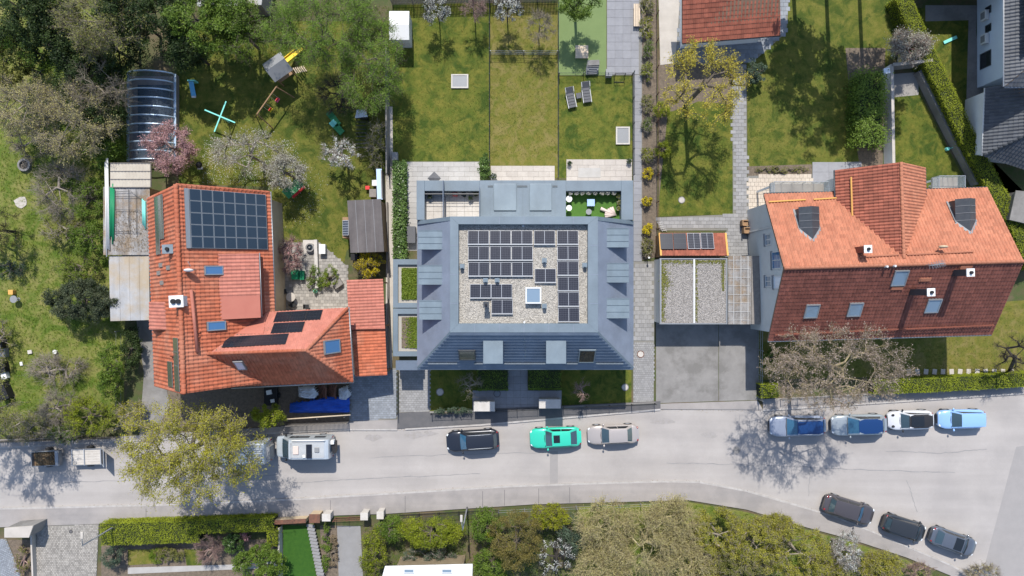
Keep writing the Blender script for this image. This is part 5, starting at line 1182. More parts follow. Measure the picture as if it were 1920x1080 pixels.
gg = thing('grey_garden_shed', 'grey shed cut by the picture edge beside the diagonal hedge', 'shed', W(1910, 390)); P4 = [W(1905, 357, 2.4), W(1960, 362, 2.4), W(1950, 425, 2.4), W(1893, 412, 2.4)]
MB().slab(P4, .1).build('roof', 'concrete', gg); m = MB(); m.prism([p.lerp((P4[0] + P4[2]) / 2, .07) for p in P4], 0, 2.3); m.build('wall', 'wood_grey', gg)
wr = thing('white_roof_annex', 'flat white roof with two small skylights at the bottom edge', 'building', W(805, 1080)); P4 = [W(722, 1062, 3.4), W(886, 1058, 3.4), W(884, 1140, 3.4), W(700, 1140, 3.4)]
MB().slab(P4, .12).build('roof', 'stucco_white', wr)
for t in (.2, .4, .6, .8): m = MB(); strip_between(m, P4[0].lerp(P4[1], t) + Vector((0, 0, .01)), P4[3].lerp(P4[2], t) + Vector((0, 0, .01)), .05, .03); m.build('seam', 'white', wr); m = MB(); m.prism([p.lerp((P4[0] + P4[2]) / 2, .22) for p in P4], 0, 3.2); m.build('wall', 'stucco_tan', wr)
for x in (767, 838): roof_window(wr, W(x, 1070, 3.4), (1, 0, 0), (0, 1, 0), (0, 0, 1), .95, .42, 'glass_sky', 'white_metal', lift=.04)
tf_ = thing('flat_roof_store', 'pale flat roof strip at the top edge above the dark trees', 'store', W(440, 0)); P4 = [W(370, 12, 3), W(490, 9, 3), W(500, -60, 3), W(360, -60, 3)]
MB().slab(P4, .12).build('roof', 'fibre_cement', tf_); m = MB(); m.prism([p.lerp((P4[0] + P4[2]) / 2, .08) for p in P4], 0, 2.88); m.build('wall', 'wood_grey', tf_)
# white garden shed on the lawn
ws = thing('white_tool_shed', 'small white metal tool shed on the lawn by the willow', 'shed', W(755, 70)); a = W(729.5, 74, 2.4); b = W(767, 20, 2.4)
MB().bx(a.x + .06, a.y + .06, 0, b.x - .06, b.y - .06, 2.25).build('wall', 'white_metal', ws); ym = (a.y + b.y) / 2
MB().slab([Vector((a.x, a.y, 2.3)), Vector((b.x, a.y, 2.3)), Vector((b.x, ym, 2.5)), Vector((a.x, ym, 2.5))], .05).build('roof', 'white_metal', ws); MB().slab([Vector((a.x, ym + .004, 2.5)), Vector((b.x, ym + .004, 2.5)), Vector((b.x, b.y, 2.3)), Vector((a.x, b.y, 2.3))], .05).build('roof', 'white_metal', ws)
# carport south of the road
ca = thing('flat_carport', 'pale flat roof of a bin store beside the cobbled drive', 'carport', W(33, 1000)); P4 = [W(8, 990, 2.2), W(62, 986, 2.2), W(54, 1008, 2.2), W(8, 1008, 2.2)]
MB().slab(P4, .14).build('roof', 'concrete_light', ca); m = MB(); m.prism([p.lerp((P4[0] + P4[2]) / 2, .06) for p in P4], 0, 2.06); m.build('wall', 'concrete', ca)

# ================================================================ walls, fences, gates
def fence(name, label, line, h, m_, step=2.0, picket=0.0, rail=.03, bars=(), mesh=0.0, cat='fence', pr=.012, post=.03):
    P = [W(a, b) for a, b in line]; t = thing(name, label, cat, P[0]); src = None; rails = MB(); pk = MB()
    for i in range(len(P) - 1):
        L = (P[i + 1] - P[i]).length; n = max(1, round(L / step)); d = (P[i + 1] - P[i]).normalized(); s = Vector((-d.y, d.x, 0))
        for k in range(n + (1 if i == len(P) - 2 else 0)):
            q = P[i].lerp(P[i + 1], k / n)
            if src is None: src = MB().box((0, 0, h / 2 + .03), (post * 2, post * 2, h + .06)).build('post', m_, t, world=False); o = src
            else: o = copy_part(src, t)
            o.location = q - P[0]; o.rotation_euler = (0, 0, math.atan2(d.y, d.x))
        for z in bars: rails.tube([P[i] + Vector((0, 0, z)), P[i + 1] + Vector((0, 0, z))], rail, 4)
        if picket:
            for k in range(int(L / picket)):
                q = P[i] + d * (k + .5) * picket; pk.hexa([tuple(q + d * x * pr + s * y * pr + Vector((0, 0, z))) for z in (.05, h) for x, y in ((-1, -1), (1, -1), (1, 1), (-1, 1))])
    if bars: rails.build('rail', m_, t)
    if picket: pk.build('pickets', m_, t)['kind'] = 'stuff'
    return t
def wall_line(name, label, line, w, h, m_, coping=None):
    P = [W(a, b) for a, b in line]; t = thing(name, label, 'wall', P[0]); m = MB(); c = MB(); n = len(P)
    def offs(i, ww):
        d = (P[min(i + 1, n - 1)] - P[max(i - 1, 0)]).normalized(); return Vector((-d.y, d.x, 0)) * ww / 2
    for i in range(n - 1):
        a, b = offs(i, w), offs(i + 1, w); m.prism([P[i] + a, P[i] - a, P[i + 1] - b, P[i + 1] + b], 0, h)
        if coping: a, b = offs(i, w + .08), offs(i + 1, w + .08); c.prism([P[i] + a, P[i] - a, P[i + 1] - b, P[i + 1] + b], h, h + .07)
    m.build('masonry', m_, t)
    if coping: c.build('coping', coping, t)
    return t
B3 = (.1, .6, 1.1)
fence('mesh_fence', 'dark mesh fence between the patchy lawn and the middle lawn', [(918, 4), (918, 334)], 1.2, 'anthracite', 2.5, .12, .015, B3, pr=.005)
fence('mesh_fence', 'dark mesh fence between the middle lawn and the lounger lawn', [(1046, 0), (1046, 334)], 1.2, 'anthracite', 2.5, .12, .015, B3, pr=.005)
fence('mesh_fence', 'grey mesh fence crossing the middle lawn under the small bare tree', [(920, 102), (1044, 102)], 1.0, 'grey_metal', 2.5, .12, .02, (.1, .5, .98), pr=.006)
fence('mesh_fence', 'black fence between the lounger lawn and the paved path', [(1186, 140), (1186, 330)], 1.2, 'anthracite', 2.5, .10, .02, B3, pr=.007)
fence('mesh_fence', 'low black rail between the artificial turf and the lounger lawn', [(1048, 142), (1184, 142)], .9, 'anthracite', 2.3, .12, .015, (.1, .88), pr=.005)
fence('picket_fence', 'dark wooden picket fence along the top of the central gardens', [(736, 9), (1046, 2)], 1.6, 'wood_grey', 2.0, .14, .03, (.4, 1.3), pr=.045)
fence('wire_fence', 'old wire fence with rusty posts along the planting strip', [(1230, -20), (1231, 480)], 1.3, 'rust', 2.5, 0, .012, (.4, .9, 1.25))
fence('mesh_fence', 'dark fence along the driveway of the blue-grey house', [(747, 697), (747, 775)], 1.2, 'anthracite', 2.0, .12, .02, B3, pr=.006)
fence('front_railing', 'black front railing by the white flowering bed', [(810, 774), (884, 771)], 1.1, 'black_metal', 1.9, .11, .02, (.12, 1.05), pr=.010)
fence('front_gate', 'black bar gate between two pale gate pillars', [(930, 769), (1008, 765)], 1.1, 'black_metal', 1.9, .11, .02, (.12, 1.05), pr=.010, cat='gate')
fence('front_railing', 'long black front railing past the shaded lawn and bare shrub', [(1056, 763), (1226, 755)], 1.1, 'black_metal', 1.9, .11, .02, (.12, 1.05), pr=.010)
fence('slat_fence', 'dark slatted fence in front of the blue tarpaulin', [(535, 795), (655, 790)], 1.2, 'wood_grey', 1.9, .12, .03, (.3, 1.0), pr=.035)
fence('wire_fence', 'thin fence with slim posts beside the overgrown meadow path', [(232, 620), (232, 800)], 1.4, 'grey_metal', 2.0, 0, .012, (.5, 1.3))
fence('picket_fence', 'weathered picket fence under the meadow bushes along the road', [(0, 826), (228, 818)], 1.1, 'wood_grey', 2.0, .16, .03, (.3, .9), pr=.04)
fence('iron_fence', 'dark iron fence before the bushes on the far pavement', [(712, 967), (935, 955)], 1.1, 'black_metal', 1.9, .12, .02, (.12, 1.02), pr=.012)
fence('wire_fence', 'wire fence in front of the bare thicket', [(935, 955), (1080, 948), (1240, 942)], 1.1, 'grey_metal', 2.2, 0, .012, (.4, 1.0))
fence('iron_gate', 'rusty double garden gate between pale stone pillars', [(630, 970), (680, 968)], 1.2, 'rust', 1.25, .12, .025, (.15, .65, 1.15), pr=.012, cat='gate')
fence('garage_side_fence', 'slim metal fence beside the shaded garage drive', [(1422, 610), (1421, 748)], 1.3, 'grey_metal', 2.2, .12, .02, B3, pr=.006)
fence('entrance_fence', 'grey bar fence and gate under the mossy magnolia', [(1462, 748), (1622, 740)], 1.0, 'grey_metal', 1.6, .12, .02, (.12, .95), pr=.010)
wall_line('garden_wall', 'white topped wall along the small enclosed lawn', [(1656, 130), (1659, 312)], .18, 1.5, 'stucco_white', 'concrete_light')
wall_line('garden_wall', 'grey wall closing the head of the small enclosed lawn', [(1656, 132), (1728, 124)], .2, 1.7, 'concrete', 'concrete_light')
wall_line('garden_wall', 'low diagonal wall running beside the clipped hedge', [(1714, 138), (1770, 250), (1822, 348)], .22, .9, 'concrete', 'concrete')
wall_line('front_wall', 'low grey base wall under the black front railing', [(806, 772.5), (884, 771), (930, 769)], .16, .2, 'concrete', None)
wall_line('front_wall', 'low base wall under the long black front railing', [(1054, 763), (1228, 755)], .16, .2, 'concrete', None)
wall_line('boundary_wall', 'narrow pale boundary wall between the felt shed and blue-grey house', [(727, 380), (729, 520), (730, 700)], .12, .5, 'wood_grey', None)
wall_line('boundary_wall', 'dark board wall between the willow garden and patchy lawn', [(729, 90), (730, 330)], .1, 1.6, 'wood_grey', None)
wall_line('raised_bed_wall', 'stone edging wall beside the cobbled patio', [(594, 450), (597, 540)], .3, .5, 'stone_pale', None)
wall_line('garden_wall', 'thin pale wall between the meadow drive and cobbles', [(66, 1000), (70, 1100)], .15, .6, 'concrete_light', None)
wall_line('front_wall', 'low pale wall between hedge and emerald turf strip', [(528, 985), (529, 1090)], .15, .9, 'concrete_light', None)
wall_line('front_wall', 'brown capped wall closing the emerald turf at the pavement', [(522, 972), (580, 969)], .3, 1.1, 'stucco_tan', 'rust')
def pillar(label, px, py, w, d, h, m_='stone_pale', cap='stone_pale'):
    t = thing('gate_pillar', label, 'pillar', W(px, py)); c = W(px, py, h); MB().bx(c.x - w / 2, c.y - d / 2, 0, c.x + w / 2, c.y + d / 2, h).build('shaft', m_, t)
    MB().bx(c.x - w / 2 - .05, c.y - d / 2 - .05, h, c.x + w / 2 + .05, c.y + d / 2 + .05, h + .09).build('cap', cap, t, bevel=.02); return t
pillar('wide pale letterbox pillar beside the round drain cover', 908, 762, 1.85, .8, 1.25); pillar('wide pale letterbox pillar with bin niche before the bare shrub', 1031, 757, 1.9, .75, 1.25)
pillar('pale stone pillar beside the brown capped wall', 590, 972, .9, .7, 1.3, 'stucco_tan', 'rust'); pillar('small pale stone pillar between turf stair and rusty gate', 612, 970, .7, .6, 1.3); pillar('small stone pillar at the iron fence side of the rusty gate', 683, 968, .6, .6, 1.3); pillar('stone pillar at the start of the iron fence', 713, 966, .55, .6, 1.3)
t = thing('brick_steps', 'stair of grey brick edging beside the emerald turf', 'steps', W(592, 1030)); src = None
for k in range(17):
    if src is None: src = MB().box((0, 0, .1), (.72, .26, .2)).build('step', 'paver_small', t, world=False, bevel=.02, seg=1); o = src
    else: o = copy_part(src, t)
    o.location = W(584 + 1.4 * k, 984 + 6.2 * k, 0) + Vector((0, 0, .18 + .02 * k)) - W(592, 1030); o.rotation_euler = (0, 0, -.2)

# ================================================================ vehicles
def paint(name, col, metal=.25, rough=.3): mat(name, col, rough, metal=metal, spec=.5, coat=.6)
paint('paint_black', (.017, .02, .028)); paint('paint_turquoise', (.035, .50, .34), .15); paint('paint_beige', (.42, .375, .34), .35); paint('paint_steel', (.27, .30, .36), .4)
paint('paint_silver', (.30, .335, .35), .4); paint('paint_white', (.52, .53, .55), .05); paint('paint_sky', (.26, .44, .72), .2); paint('paint_brown', (.075, .066, .068), .35)
paint('paint_graphite', (.03, .033, .036), .3); paint('paint_slate', (.10, .115, .14), .35); paint('paint_panroof', (.008, .035, .12), .1, .12); paint('paint_van', (.40, .44, .47), .2)
pane_mat('windscreen', (.035, .06, .075), .03, spec=.8); pane_mat('windscreen_blue', (.03, .10, .17), .03, spec=.8); mat('lamp_red', (.22, .008, .012), .2, coat=.5); mat('lamp_clear', (.65, .68, .70), .1, coat=.5)  # reflected sky is painted into both windscreen base colours, teal and blue
mat('trim_black', (.02, .02, .022), .5)
def lerp(a, b, t): return a + (b - a) * t
def patch(mb, q, l=0., r=0., b=0., t=0., off=.012, n=4, bulge=0.0):
    """A pane laid on a four-cornered face (bl, br, tr, tl), inset by fractions and lifted."""
    q = [Vector(v) for v in q]; nrm = (q[3] - q[0]).cross(q[1] - q[0]).normalized()
    G = []
    for i in range(n + 1):
        v = lerp(b, 1 - t, i / n); row = []
        for j in range(n + 1):
            u = lerp(l, 1 - r, j / n); p = q[0].lerp(q[1], u).lerp(q[3].lerp(q[2], u), v); row.append(p + nrm * (off + bulge * math.sin(math.pi * u) * 1.0))
        G.append(row)
    return mb.grid(G)
def car(name, label, px, py, deg, L, Wd, Ht, col, roof=None, glass='windscreen', hood=.27, ws=.13, rear=.10, tail=.16, belt=.93, hoodz=.98, deckz=None, nose=.6, sun=None, sun_m='glass_tint', rails=False, tailz=None, lamps='round', rw=.72, group=None):
    """hood, ws, rear, tail: shares of the length for bonnet, windscreen, rear window and boot."""
    c = W(px, py, .8); t = thing(name, label, 'car', (c.x, c.y, 0), math.radians(deg), group); hw = Wd / 2; roof = roof or col
    N = 30; xs = [L / 2 - L * (0.5 - 0.5 * math.cos(math.pi * i / N)) for i in range(N + 1)]
    xh = L / 2 - hood * L; xr0 = xh - ws * L; xt = -L / 2 + tail * L; xr1 = xt + rear * L; deckz = deckz or belt
    def wid(x):
        a = max(0, (abs(x) - (L / 2 - nose * 1.3)) / (nose * 1.3)); return hw * (1 - .36 * a ** 2.4)
    def top(x):
        if x > xh: s = (x - xh) / (L / 2 - xh); return belt + (hoodz - belt) * (1 - s) * .5 - .26 * s ** 2.2
        if x < xt: s = (xt - x) / (xt + L / 2 + 1e-6); return deckz - (.16 * s ** 2 if tail > .08 else .05 * s)
        return lerp(deckz, belt, (x - xt) / (xh - xt))
    G = []
    for x in xs:
        w = wid(x); z = top(x); e = max(0, (abs(x) - L / 2 + .12) / .12); zb = .24 + .1 * e; zm = lerp(z * .62, zb + .12, .25)
        crease = .05 if x > xh else .02
        G.append([Vector((x, s * w * f, zz)) for s, f, zz in ((-1, .90, zb), (-1, .985, zb + .12), (-1, 1.0, zm), (-1, .985, z - .16), (-1, .93, z - .055), (-1, .80, z - .012), (-1, .5, z + crease * .35), (1, 0, z + crease * .5), (1, .5, z + crease * .35), (1, .80, z - .012), (1, .93, z - .055), (1, .985, z - .16), (1, 1.0, zm), (1, .985, zb + .12), (1, .90, zb))])
    m = MB(); m.grid(G); k = 15; m.add(G[0], [tuple(range(k))]); m.add(G[-1], [tuple(range(k - 1, -1, -1))]); m.build('body', col, t, True, world=False)
    zc, wb, wr = belt - .03, hw * .90, hw * rw
    def base(x, s): return Vector((x, s * min(wb, wid(x) * .93), top(x) - .04))
    rz = Ht; rz1 = Ht - .05; re = (tailz or Ht - .06)
    Fb = [base(xh, -1), base(xh, 1)]; Rb = [base(xt, -1), base(xt, 1)]; Rf = [Vector((xr0, -wr, rz - .03)), Vector((xr0, wr, rz - .03))]; Rr = [Vector((xr1, -wr * .97, re)), Vector((xr1, wr * .97, re))]
    cab = MB(); cab.add([Fb[0], Fb[1], Rb[1], Rb[0], Rf[0], Rf[1], Rr[1], Rr[0]], [(0, 4, 5, 1), (1, 5, 6, 2), (2, 6, 7, 3), (3, 7, 4, 0), (4, 7, 6, 5)]); cab.build('cabin', col, t, world=False, bevel=.05, seg=3)
    G = []
    for i in range(9):
        u = i / 8; x = lerp(xr0 + .04, xr1 - .04, u); zz = lerp(rz - .03, re, u) + .045 * math.sin(math.pi * min(1, u * .9 + .05)); w = lerp(wr, wr * .97, u) * .99
        G.append([Vector((x, w * v, zz - .05 * abs(v) ** 3 + .012)) for v in (-1, -.85, -.5, 0, .5, .85, 1)])
    m = MB(); m.grid(G); m.build('roof', roof, t, True, world=False)
    m = MB(); patch(m, (Fb[1], Fb[0], Rf[0], Rf[1]), .07, .07, .05, .03, .015, 6, .06); m.build('windscreen', glass, t, True, world=False)
    m = MB(); m.tube([Fb[0] + Vector((.03, .06, .02)), (xh + .09, 0, top(xh) + .03), Fb[1] + Vector((.03, -.06, .02))], .04, 6); m.build('cowl', 'trim_black', t, True, world=False)
    m = MB()
    for s in (-1, 1): m.tube([(L / 2 - .35, s * hw * .42, top(L / 2 - .35) + .016), (xh, s * hw * .60, top(xh) + .012)], .012, 4)
    m.build('bonnet_crease', col, t, True, world=False)
    m = MB(); patch(m, (Rb[0], Rb[1], Rr[1], Rr[0]), .09, .09, .14, .03, .015, 6, .04); m.build('rear_window', 'windscreen', t, True, world=False)
    for s in (-1, 1):
        a, b, cc, d = (Fb[0], Rb[0], Rr[0], Rf[0]) if s < 0 else (Rb[1], Fb[1], Rf[1], Rr[1]); i0, i1 = (.10, .52) if s < 0 else (.10, .52)
        for l_, r_ in ((.09, .52), (.505, .10)): m = MB(); patch(m, (a, b, cc, d), l_, r_, .12, .13, .012, 3); m.build('side_window', 'glass_tint', t, world=False)
    if sun:
        x0, x1 = lerp(xr0, xr1, sun[0]), lerp(xr0, xr1, sun[1]); G = []
        for i in range(5):
            u = lerp(sun[0], sun[1], i / 4); x = lerp(xr0 + .04, xr1 - .04, u); zz = lerp(rz - .03, re, u) + .045 * math.sin(math.pi * min(1, u * .9 + .05)); G.append([Vector((x, wr * sun[2] * v, zz + .03 - .05 * abs(v * sun[2]) ** 3)) for v in (-1, -.5, 0, .5, 1)])
        m = MB(); m.grid(G); m.build('sunroof', sun_m, t, True, world=False)
    wh_r = .335; src = None
    for x in (L / 2 - L * .185, -L / 2 + L * .20):
        for s in (-1, 1):
            y = s * (hw - .115)
            if src is None:
                q = MB(); q.tube([(0, -.115, 0), (0, -.09, 0), (0, .09, 0), (0, .115, 0)], [wh_r - .03, wh_r, wh_r, wh_r - .03], 20); w_ = q.build('wheel', 'rubber', t, True, world=False)
                q = MB(); q.tube([(0, -.122, 0), (0, .122, 0)], wh_r * .62, 14); r_ = q.build('rim', 'alu', w_, False, world=False); src = (w_, r_)
            else: w_ = copy_part(src[0], t); copy_part(src[1], w_)
            w_.location = (x, y, wh_r)
            q = MB(); q.tube([(x, s * (hw - .02), wh_r + .02), (x, s * (hw + .006), wh_r + .02)], wh_r + .06, 20); q.build('wheel_arch', 'trim_black', t, world=False)
    for s in (-1, 1):
        p = Vector((xh - .18, s * (hw + .09), belt + .05)); m = MB(); m.ball(p, (.09, .12, .075), 10, 6); m.tube([p, (xh - .2, s * (hw - .12), belt)], .025, 5); m.build('mirror', col if label[:5] != 'white' else 'trim_black', t, True, world=False)
        x = L / 2 - .30; w = wid(x)
        m = MB()
        if lamps == 'ring': m.ball((L / 2 - .42, s * w * .66, top(L / 2 - .42) - .0), (.17, .13, .05), 12, 6)
        else: m.ball((L / 2 - .22, s * wid(L / 2 - .22) * .74, top(L / 2 - .22) - .1), (.20, .16, .07), 10, 6)
        m.build('headlight', 'lamp_clear' if lamps != 'ring' else 'trim_black', t, True, world=False)
        m = MB(); m.ball((-L / 2 + .14, s * wid(-L / 2 + .14) * .83, top(-L / 2 + .3) - .09), (.10, .11, .07), 10, 6); m.build('taillight', 'lamp_red', t, True, world=False)
    m = MB(); m.box((L / 2 - .02, 0, .42), (.09, Wd * .5, .16)); m.build('grille', 'trim_black', t, world=False, bevel=.02); m = MB(); m.box((-L / 2 + .01, 0, .42), (.08, Wd * .62, .12)); m.build('rear_bumper', 'trim_black', t, world=False, bevel=.02)
    if rails:
        m = MB()
        for s in (-1, 1): m.tube([(xr0 - .1, s * wr * .9, rz + .0), (xr0 - .3, s * wr * .9, rz + .06), (xr1 + .3, s * wr * .9, re + .08), (xr1 + .1, s * wr * .9, re)], .022, 6)
        m.build('roof_rails', 'alu', t, True, world=False)
    return t
car('parked_car', 'black estate car with roof rails parked alone along the kerb', 886, 826, 183.5, 4.85, 1.9, 1.58, 'paint_black', hood=.27, ws=.13, rear=.07, tail=.035, rails=True, glass='windscreen_blue', hoodz=1.02)
car('parked_car', 'turquoise coupe with black sunroof parked beside the beige sedan', 1042, 821, 182.5, 4.75, 1.88, 1.40, 'paint_turquoise', hood=.30, ws=.13, rear=.15, tail=.075, sun=(.08, .42, .52), belt=.90, hoodz=.95)
car('parked_car', 'beige sedan parked in front of the long black railing', 1150, 815, 182, 4.75, 1.78, 1.42, 'paint_beige', hood=.27, ws=.14, rear=.12, tail=.13, belt=.92)
car('parked_car', 'steel blue car with dark blue glass roof under magnolia branches', 1496, 799, 181.5, 5.1, 1.95, 1.62, 'paint_steel', roof='paint_panroof', hood=.29, ws=.15, rear=.08, tail=.03, glass='windscreen_blue', rails=True)
car('parked_car', 'silver green car with blue roof parked bumper to bumper before the white one', 1611, 797, 181.5, 5.05, 1.93, 1.6, 'paint_silver', roof='paint_panroof', hood=.28, ws=.15, rear=.10, tail=.05, glass='windscreen_blue')
car('parked_car', 'white compact car with black roof and round headlights', 1708, 788, 181.5, 4.15, 1.77, 1.46, 'paint_white', roof='trim_black', hood=.25, ws=.14, rear=.07, tail=.03, sun=(.08, .62, .75), lamps='ring', nose=.62)
car('parked_car', 'light blue hatchback at the end of the hedge row', 1804, 786, 181, 4.3, 1.76, 1.48, 'paint_sky', hood=.25, ws=.16, rear=.06, tail=.03)
car('parked_car', 'dark brown sedan with grey roof, first of three by the verge', 1592, 956, -17, 4.75, 1.86, 1.5, 'paint_brown', hood=.25, ws=.12, rear=.07, tail=.09, glass='windscreen_blue', deckz=.95)
car('parked_car', 'black hatchback between the brown and slate cars on the verge', 1696, 990, -18, 4.0, 1.75, 1.52, 'paint_graphite', hood=.18, ws=.13, rear=.06, tail=.03)
car('parked_car', 'slate grey sedan with dark sunroof nearest the junction', 1788, 1016, -19.5, 4.35, 1.78, 1.45, 'paint_slate', hood=.24, ws=.13, rear=.11, tail=.08, sun=(.06, .45, .88))

def camper(name, label, px, py, deg, zroof, L, Wd, Hh, col, big=False):
    c = W(px, py, zroof); t = thing(name, label, 'van', (c.x, c.y, 0), math.radians(deg)); hw = Wd / 2; G = []
    prof = [(L / 2, .45, .95, .82), (L / 2 - .12, .30, 1.05, .93), (L / 2 - .5, .28, 1.18, .97), (L / 2 - .75, .28, 1.3, .98), (L / 2 - 1.55, .28, Hh - .12, .985), (L / 2 - 1.9, .28, Hh, .99), (-L / 2 + .25, .28, Hh, 1.0), (-L / 2 + .06, .3, Hh - .08, .99), (-L / 2, .35, Hh - .3, .96)]
    for x, zb, z, w in prof:
        w = hw * w; r = .86 if z > 1.6 else .9; G.append([Vector((x, s * w * f, zz)) for s, f, zz in ((-1, .95, zb), (-1, 1, zb + .15), (-1, 1, min(z - .1, 1.15)), (-1, lerp(1, r, .6), z - .14), (-1, r, z - .02), (-1, r * .6, z + .02), (1, 0, z + .03), (1, r * .6, z + .02), (1, r, z - .02), (1, lerp(1, r, .6), z - .14), (1, 1, min(z - .1, 1.15)), (1, 1, zb + .15), (1, .95, zb))])
    m = MB(); m.grid(G); m.add(G[0], [tuple(range(13))]); m.add(G[-1], [tuple(range(12, -1, -1))]); m.build('body', col, t, world=False, smooth=False, bevel=.03)
    ws = [Vector((L / 2 - .72, hw * .88, 1.36)), Vector((L / 2 - .72, -hw * .88, 1.36)), Vector((L / 2 - 1.5, -hw * .80, Hh - .16)), Vector((L / 2 - 1.5, hw * .80, Hh - .16))]
    m = MB(); patch(m, ws, .02, .02, .0, .0, .03, 5, .03); m.build('windscreen', 'windscreen', t, True, world=False)
    for s in (-1, 1):
        for x0, x1 in ((L / 2 - 2.2, L / 2 - 1.45), (-.6, .5), (-L / 2 + .5, -L / 2 + 1.5)): m = MB(); m.hexa([(x, s * hw * (1.005 if z < 1.5 else .955), z) for z in (1.3, 1.85) for x in (x0, x1, x1, x0)]) if False else m.box(((x0 + x1) / 2, s * hw * .99, 1.5), (x1 - x0, .04, .5)); m.build('side_window', 'glass_tint', t, world=False)
        m = MB(); m.ball((L / 2 - 1.0, s * (hw + .14), 1.35), (.1, .12, .15), 10, 6); m.build('mirror', 'trim_black', t, True, world=False)
        m = MB(); m.ball((L / 2 - .12, s * hw * .72, .82), (.12, .16, .12), 10, 6); m.build('headlight', 'lamp_clear', t, True, world=False); m = MB(); m.box((-L / 2 + .0, s * hw * .88, .95), (.05, .12, .4)); m.build('taillight', 'lamp_red', t, world=False)
    src = None
    for x in (L / 2 - .95, -L / 2 + 1.05):
        for s in (-1, 1):
            if src is None:
                q = MB(); q.tube([(0, -.12, 0), (0, .12, 0)], .34, 20); w_ = q.build('wheel', 'rubber', t, True, world=False); r_ = MB().tube([(0, -.125, 0), (0, .125, 0)], .2, 12).build('rim', 'alu', w_, world=False); src = (w_, r_)
            else: w_ = copy_part(src[0], t); copy_part(src[1], w_)
            w_.location = (x, s * (hw - .12), .34)
    return t
v = camper('camper_van', 'pale grey camper van with ribbed roof, roof hatches and rear bike rack', 562, 844, 180.5, 2.5, 5.2, 2.0, 2.45, 'paint_van')
Hh = 2.48
m = MB()
for k in range(14): m.box((-.65 + (k - 6.5) * .0, (k - 6.5) * .105, Hh + .02), (3.1, .04, .03))
m.build('roof_ribs', 'white_metal', v, world=False)
for x, y, sx, sy, mm in ((.35, .0, .5, .75, 'fabric_pale'), (-1.55, -.02, .42, .45, 'plastic_grey')): o = MB().box((x, y, Hh + .08), (sx, sy, .1)).build('roof_hatch', mm, v, world=False, bevel=.03)
MB().box((-.85, .12, Hh + .07), (.52, 1.25, .05)).build('solar_panel', 'pv_black', v, world=False); MB().box((-.4, .55, Hh + .07), (.26, .26, .1)).build('air_vent', 'white', v, world=False, bevel=.02)
m = MB(); m.tube([(.7, -.86, Hh + .1), (-2.3, -.86, Hh + .1)], .07, 8); m.build('awning', 'white', v, True, world=False)
m = MB()
for z in (1.0, 1.5): m.tube([(-2.6, -.6, z), (-2.9, -.6, z), (-2.9, .6, z), (-2.6, .6, z)], .03, 6)
m.box((-2.85, 0, 1.25), (.25, 1.0, .9)); m.build('bike_rack', 'trim_black', v, world=False); MB().box((-2.78, -.55, 1.7), (.3, .35, .5)).build('rack_box', 'white', v, world=False)
v = camper('motorhome', 'dappled silver grey motorhome half hidden under the birch boughs', 437, 853, 181, 2.9, 5.5, 2.1, 2.85, 'paint_van')
m = MB()
for k in range(9): m.box((-1.9, (k - 4) * .2, 2.9), (1.5, .05, .04))
m.build('roof_ribs', 'grey_metal', v, world=False); MB().box((.2, 0, 2.95), (.7, .7, .12)).build('roof_hatch', 'white', v, world=False, bevel=.03)
m = MB(); m.box((-2.85, .1, 1.5), (.35, 1.2, 1.4)); m.build('rear_box', 'plastic_grey', v, world=False, bevel=.03)
# two trailers
c = W(85, 860, .9); t = thing('box_trailer', 'small open trailer heaped with reddish brown garden waste', 'trailer', (c.x, c.y, 0), math.radians(3)); m = MB(); L, w = 2.55, 1.35
m.box((0, 0, .5), (L, w, .06)); m.build('floor', 'wood', t, world=False)
for a, s in (((0, w / 2, .72), (L, .05, .44)), ((0, -w / 2, .72), (L, .05, .44)), ((L / 2, 0, .72), (.05, w - .06, .44)), ((-L / 2, 0, .72), (.05, w - .06, .44))): MB().box(a, s).build('side_board', 'grey_metal', t, world=False)
MB().box((L / 2 - .18, 0, .98), (.3, w + .05, .06)).build('front_cover', 'grey_metal', t, world=False); MB().tube([(L / 2, 0, .5), (L / 2 + .25, 0, .5)], .04, 6).build('drawbar', 'grey_metal', t, world=False)
for s in (-1, 1): m = MB(); m.tube([(0, s * (w / 2 + .04), .3), (0, s * (w / 2 + .2), .3)], .3, 18); m.build('wheel', 'rubber', t, True, world=False)
P = np.c_[rng.uniform(-1.1, .95, 900), rng.uniform(-.6, .6, 900), rng.uniform(.53, .78, 900)]; V, F = leaf_geo(P, .22, .6, .25); o = np_mesh('load', V, F, rng.uniform(0, 1, len(F)), ['dry_leaf'], t); o['kind'] = 'stuff'
c = W(168, 857, .8); t = thing('tipper_trailer', 'flat trailer with cream boarded bed and a raised mesh tailgate', 'trailer', (c.x, c.y, 0), math.radians(2)); L, w = 2.7, 1.45
for k in range(6): MB().box((-.35, (k - 2.5) * w / 6, .62), (L, w / 6 - .012, .05)).build('plank', 'stone_pale', t, world=False)
for s in (-1, 1): MB().box((-.35, s * w / 2, .66), (L, .05, .16)).build('side_rail', 'grey_metal', t, world=False); m = MB(); m.tube([(-.2, s * (w / 2 + .04), .3), (-.2, s * (w / 2 + .2), .3)], .3, 18); m.build('wheel', 'rubber', t, True, world=False)
for x in (-1.68, -.55, .98): MB().box((x, 0, .73), (.06, w + .1, .05)).build('cross_bar', 'alu', t, world=False)
m = MB()
for s in (-1, 1): m.tube([(1.05, s * .68, .7), (1.75, s * .8, 1.6)], .03, 6)
m.tube([(1.75, -.8, 1.6), (1.75, .8, 1.6)], .03, 6); m.build('tailgate_frame', 'alu', t, world=False); MB().slab([Vector((1.08, -.66, .74)), Vector((1.08, .66, .74)), Vector((1.73, .77, 1.57)), Vector((1.73, -.77, 1.57))], .02).build('tailgate_mesh', 'trim_black', t, world=False)

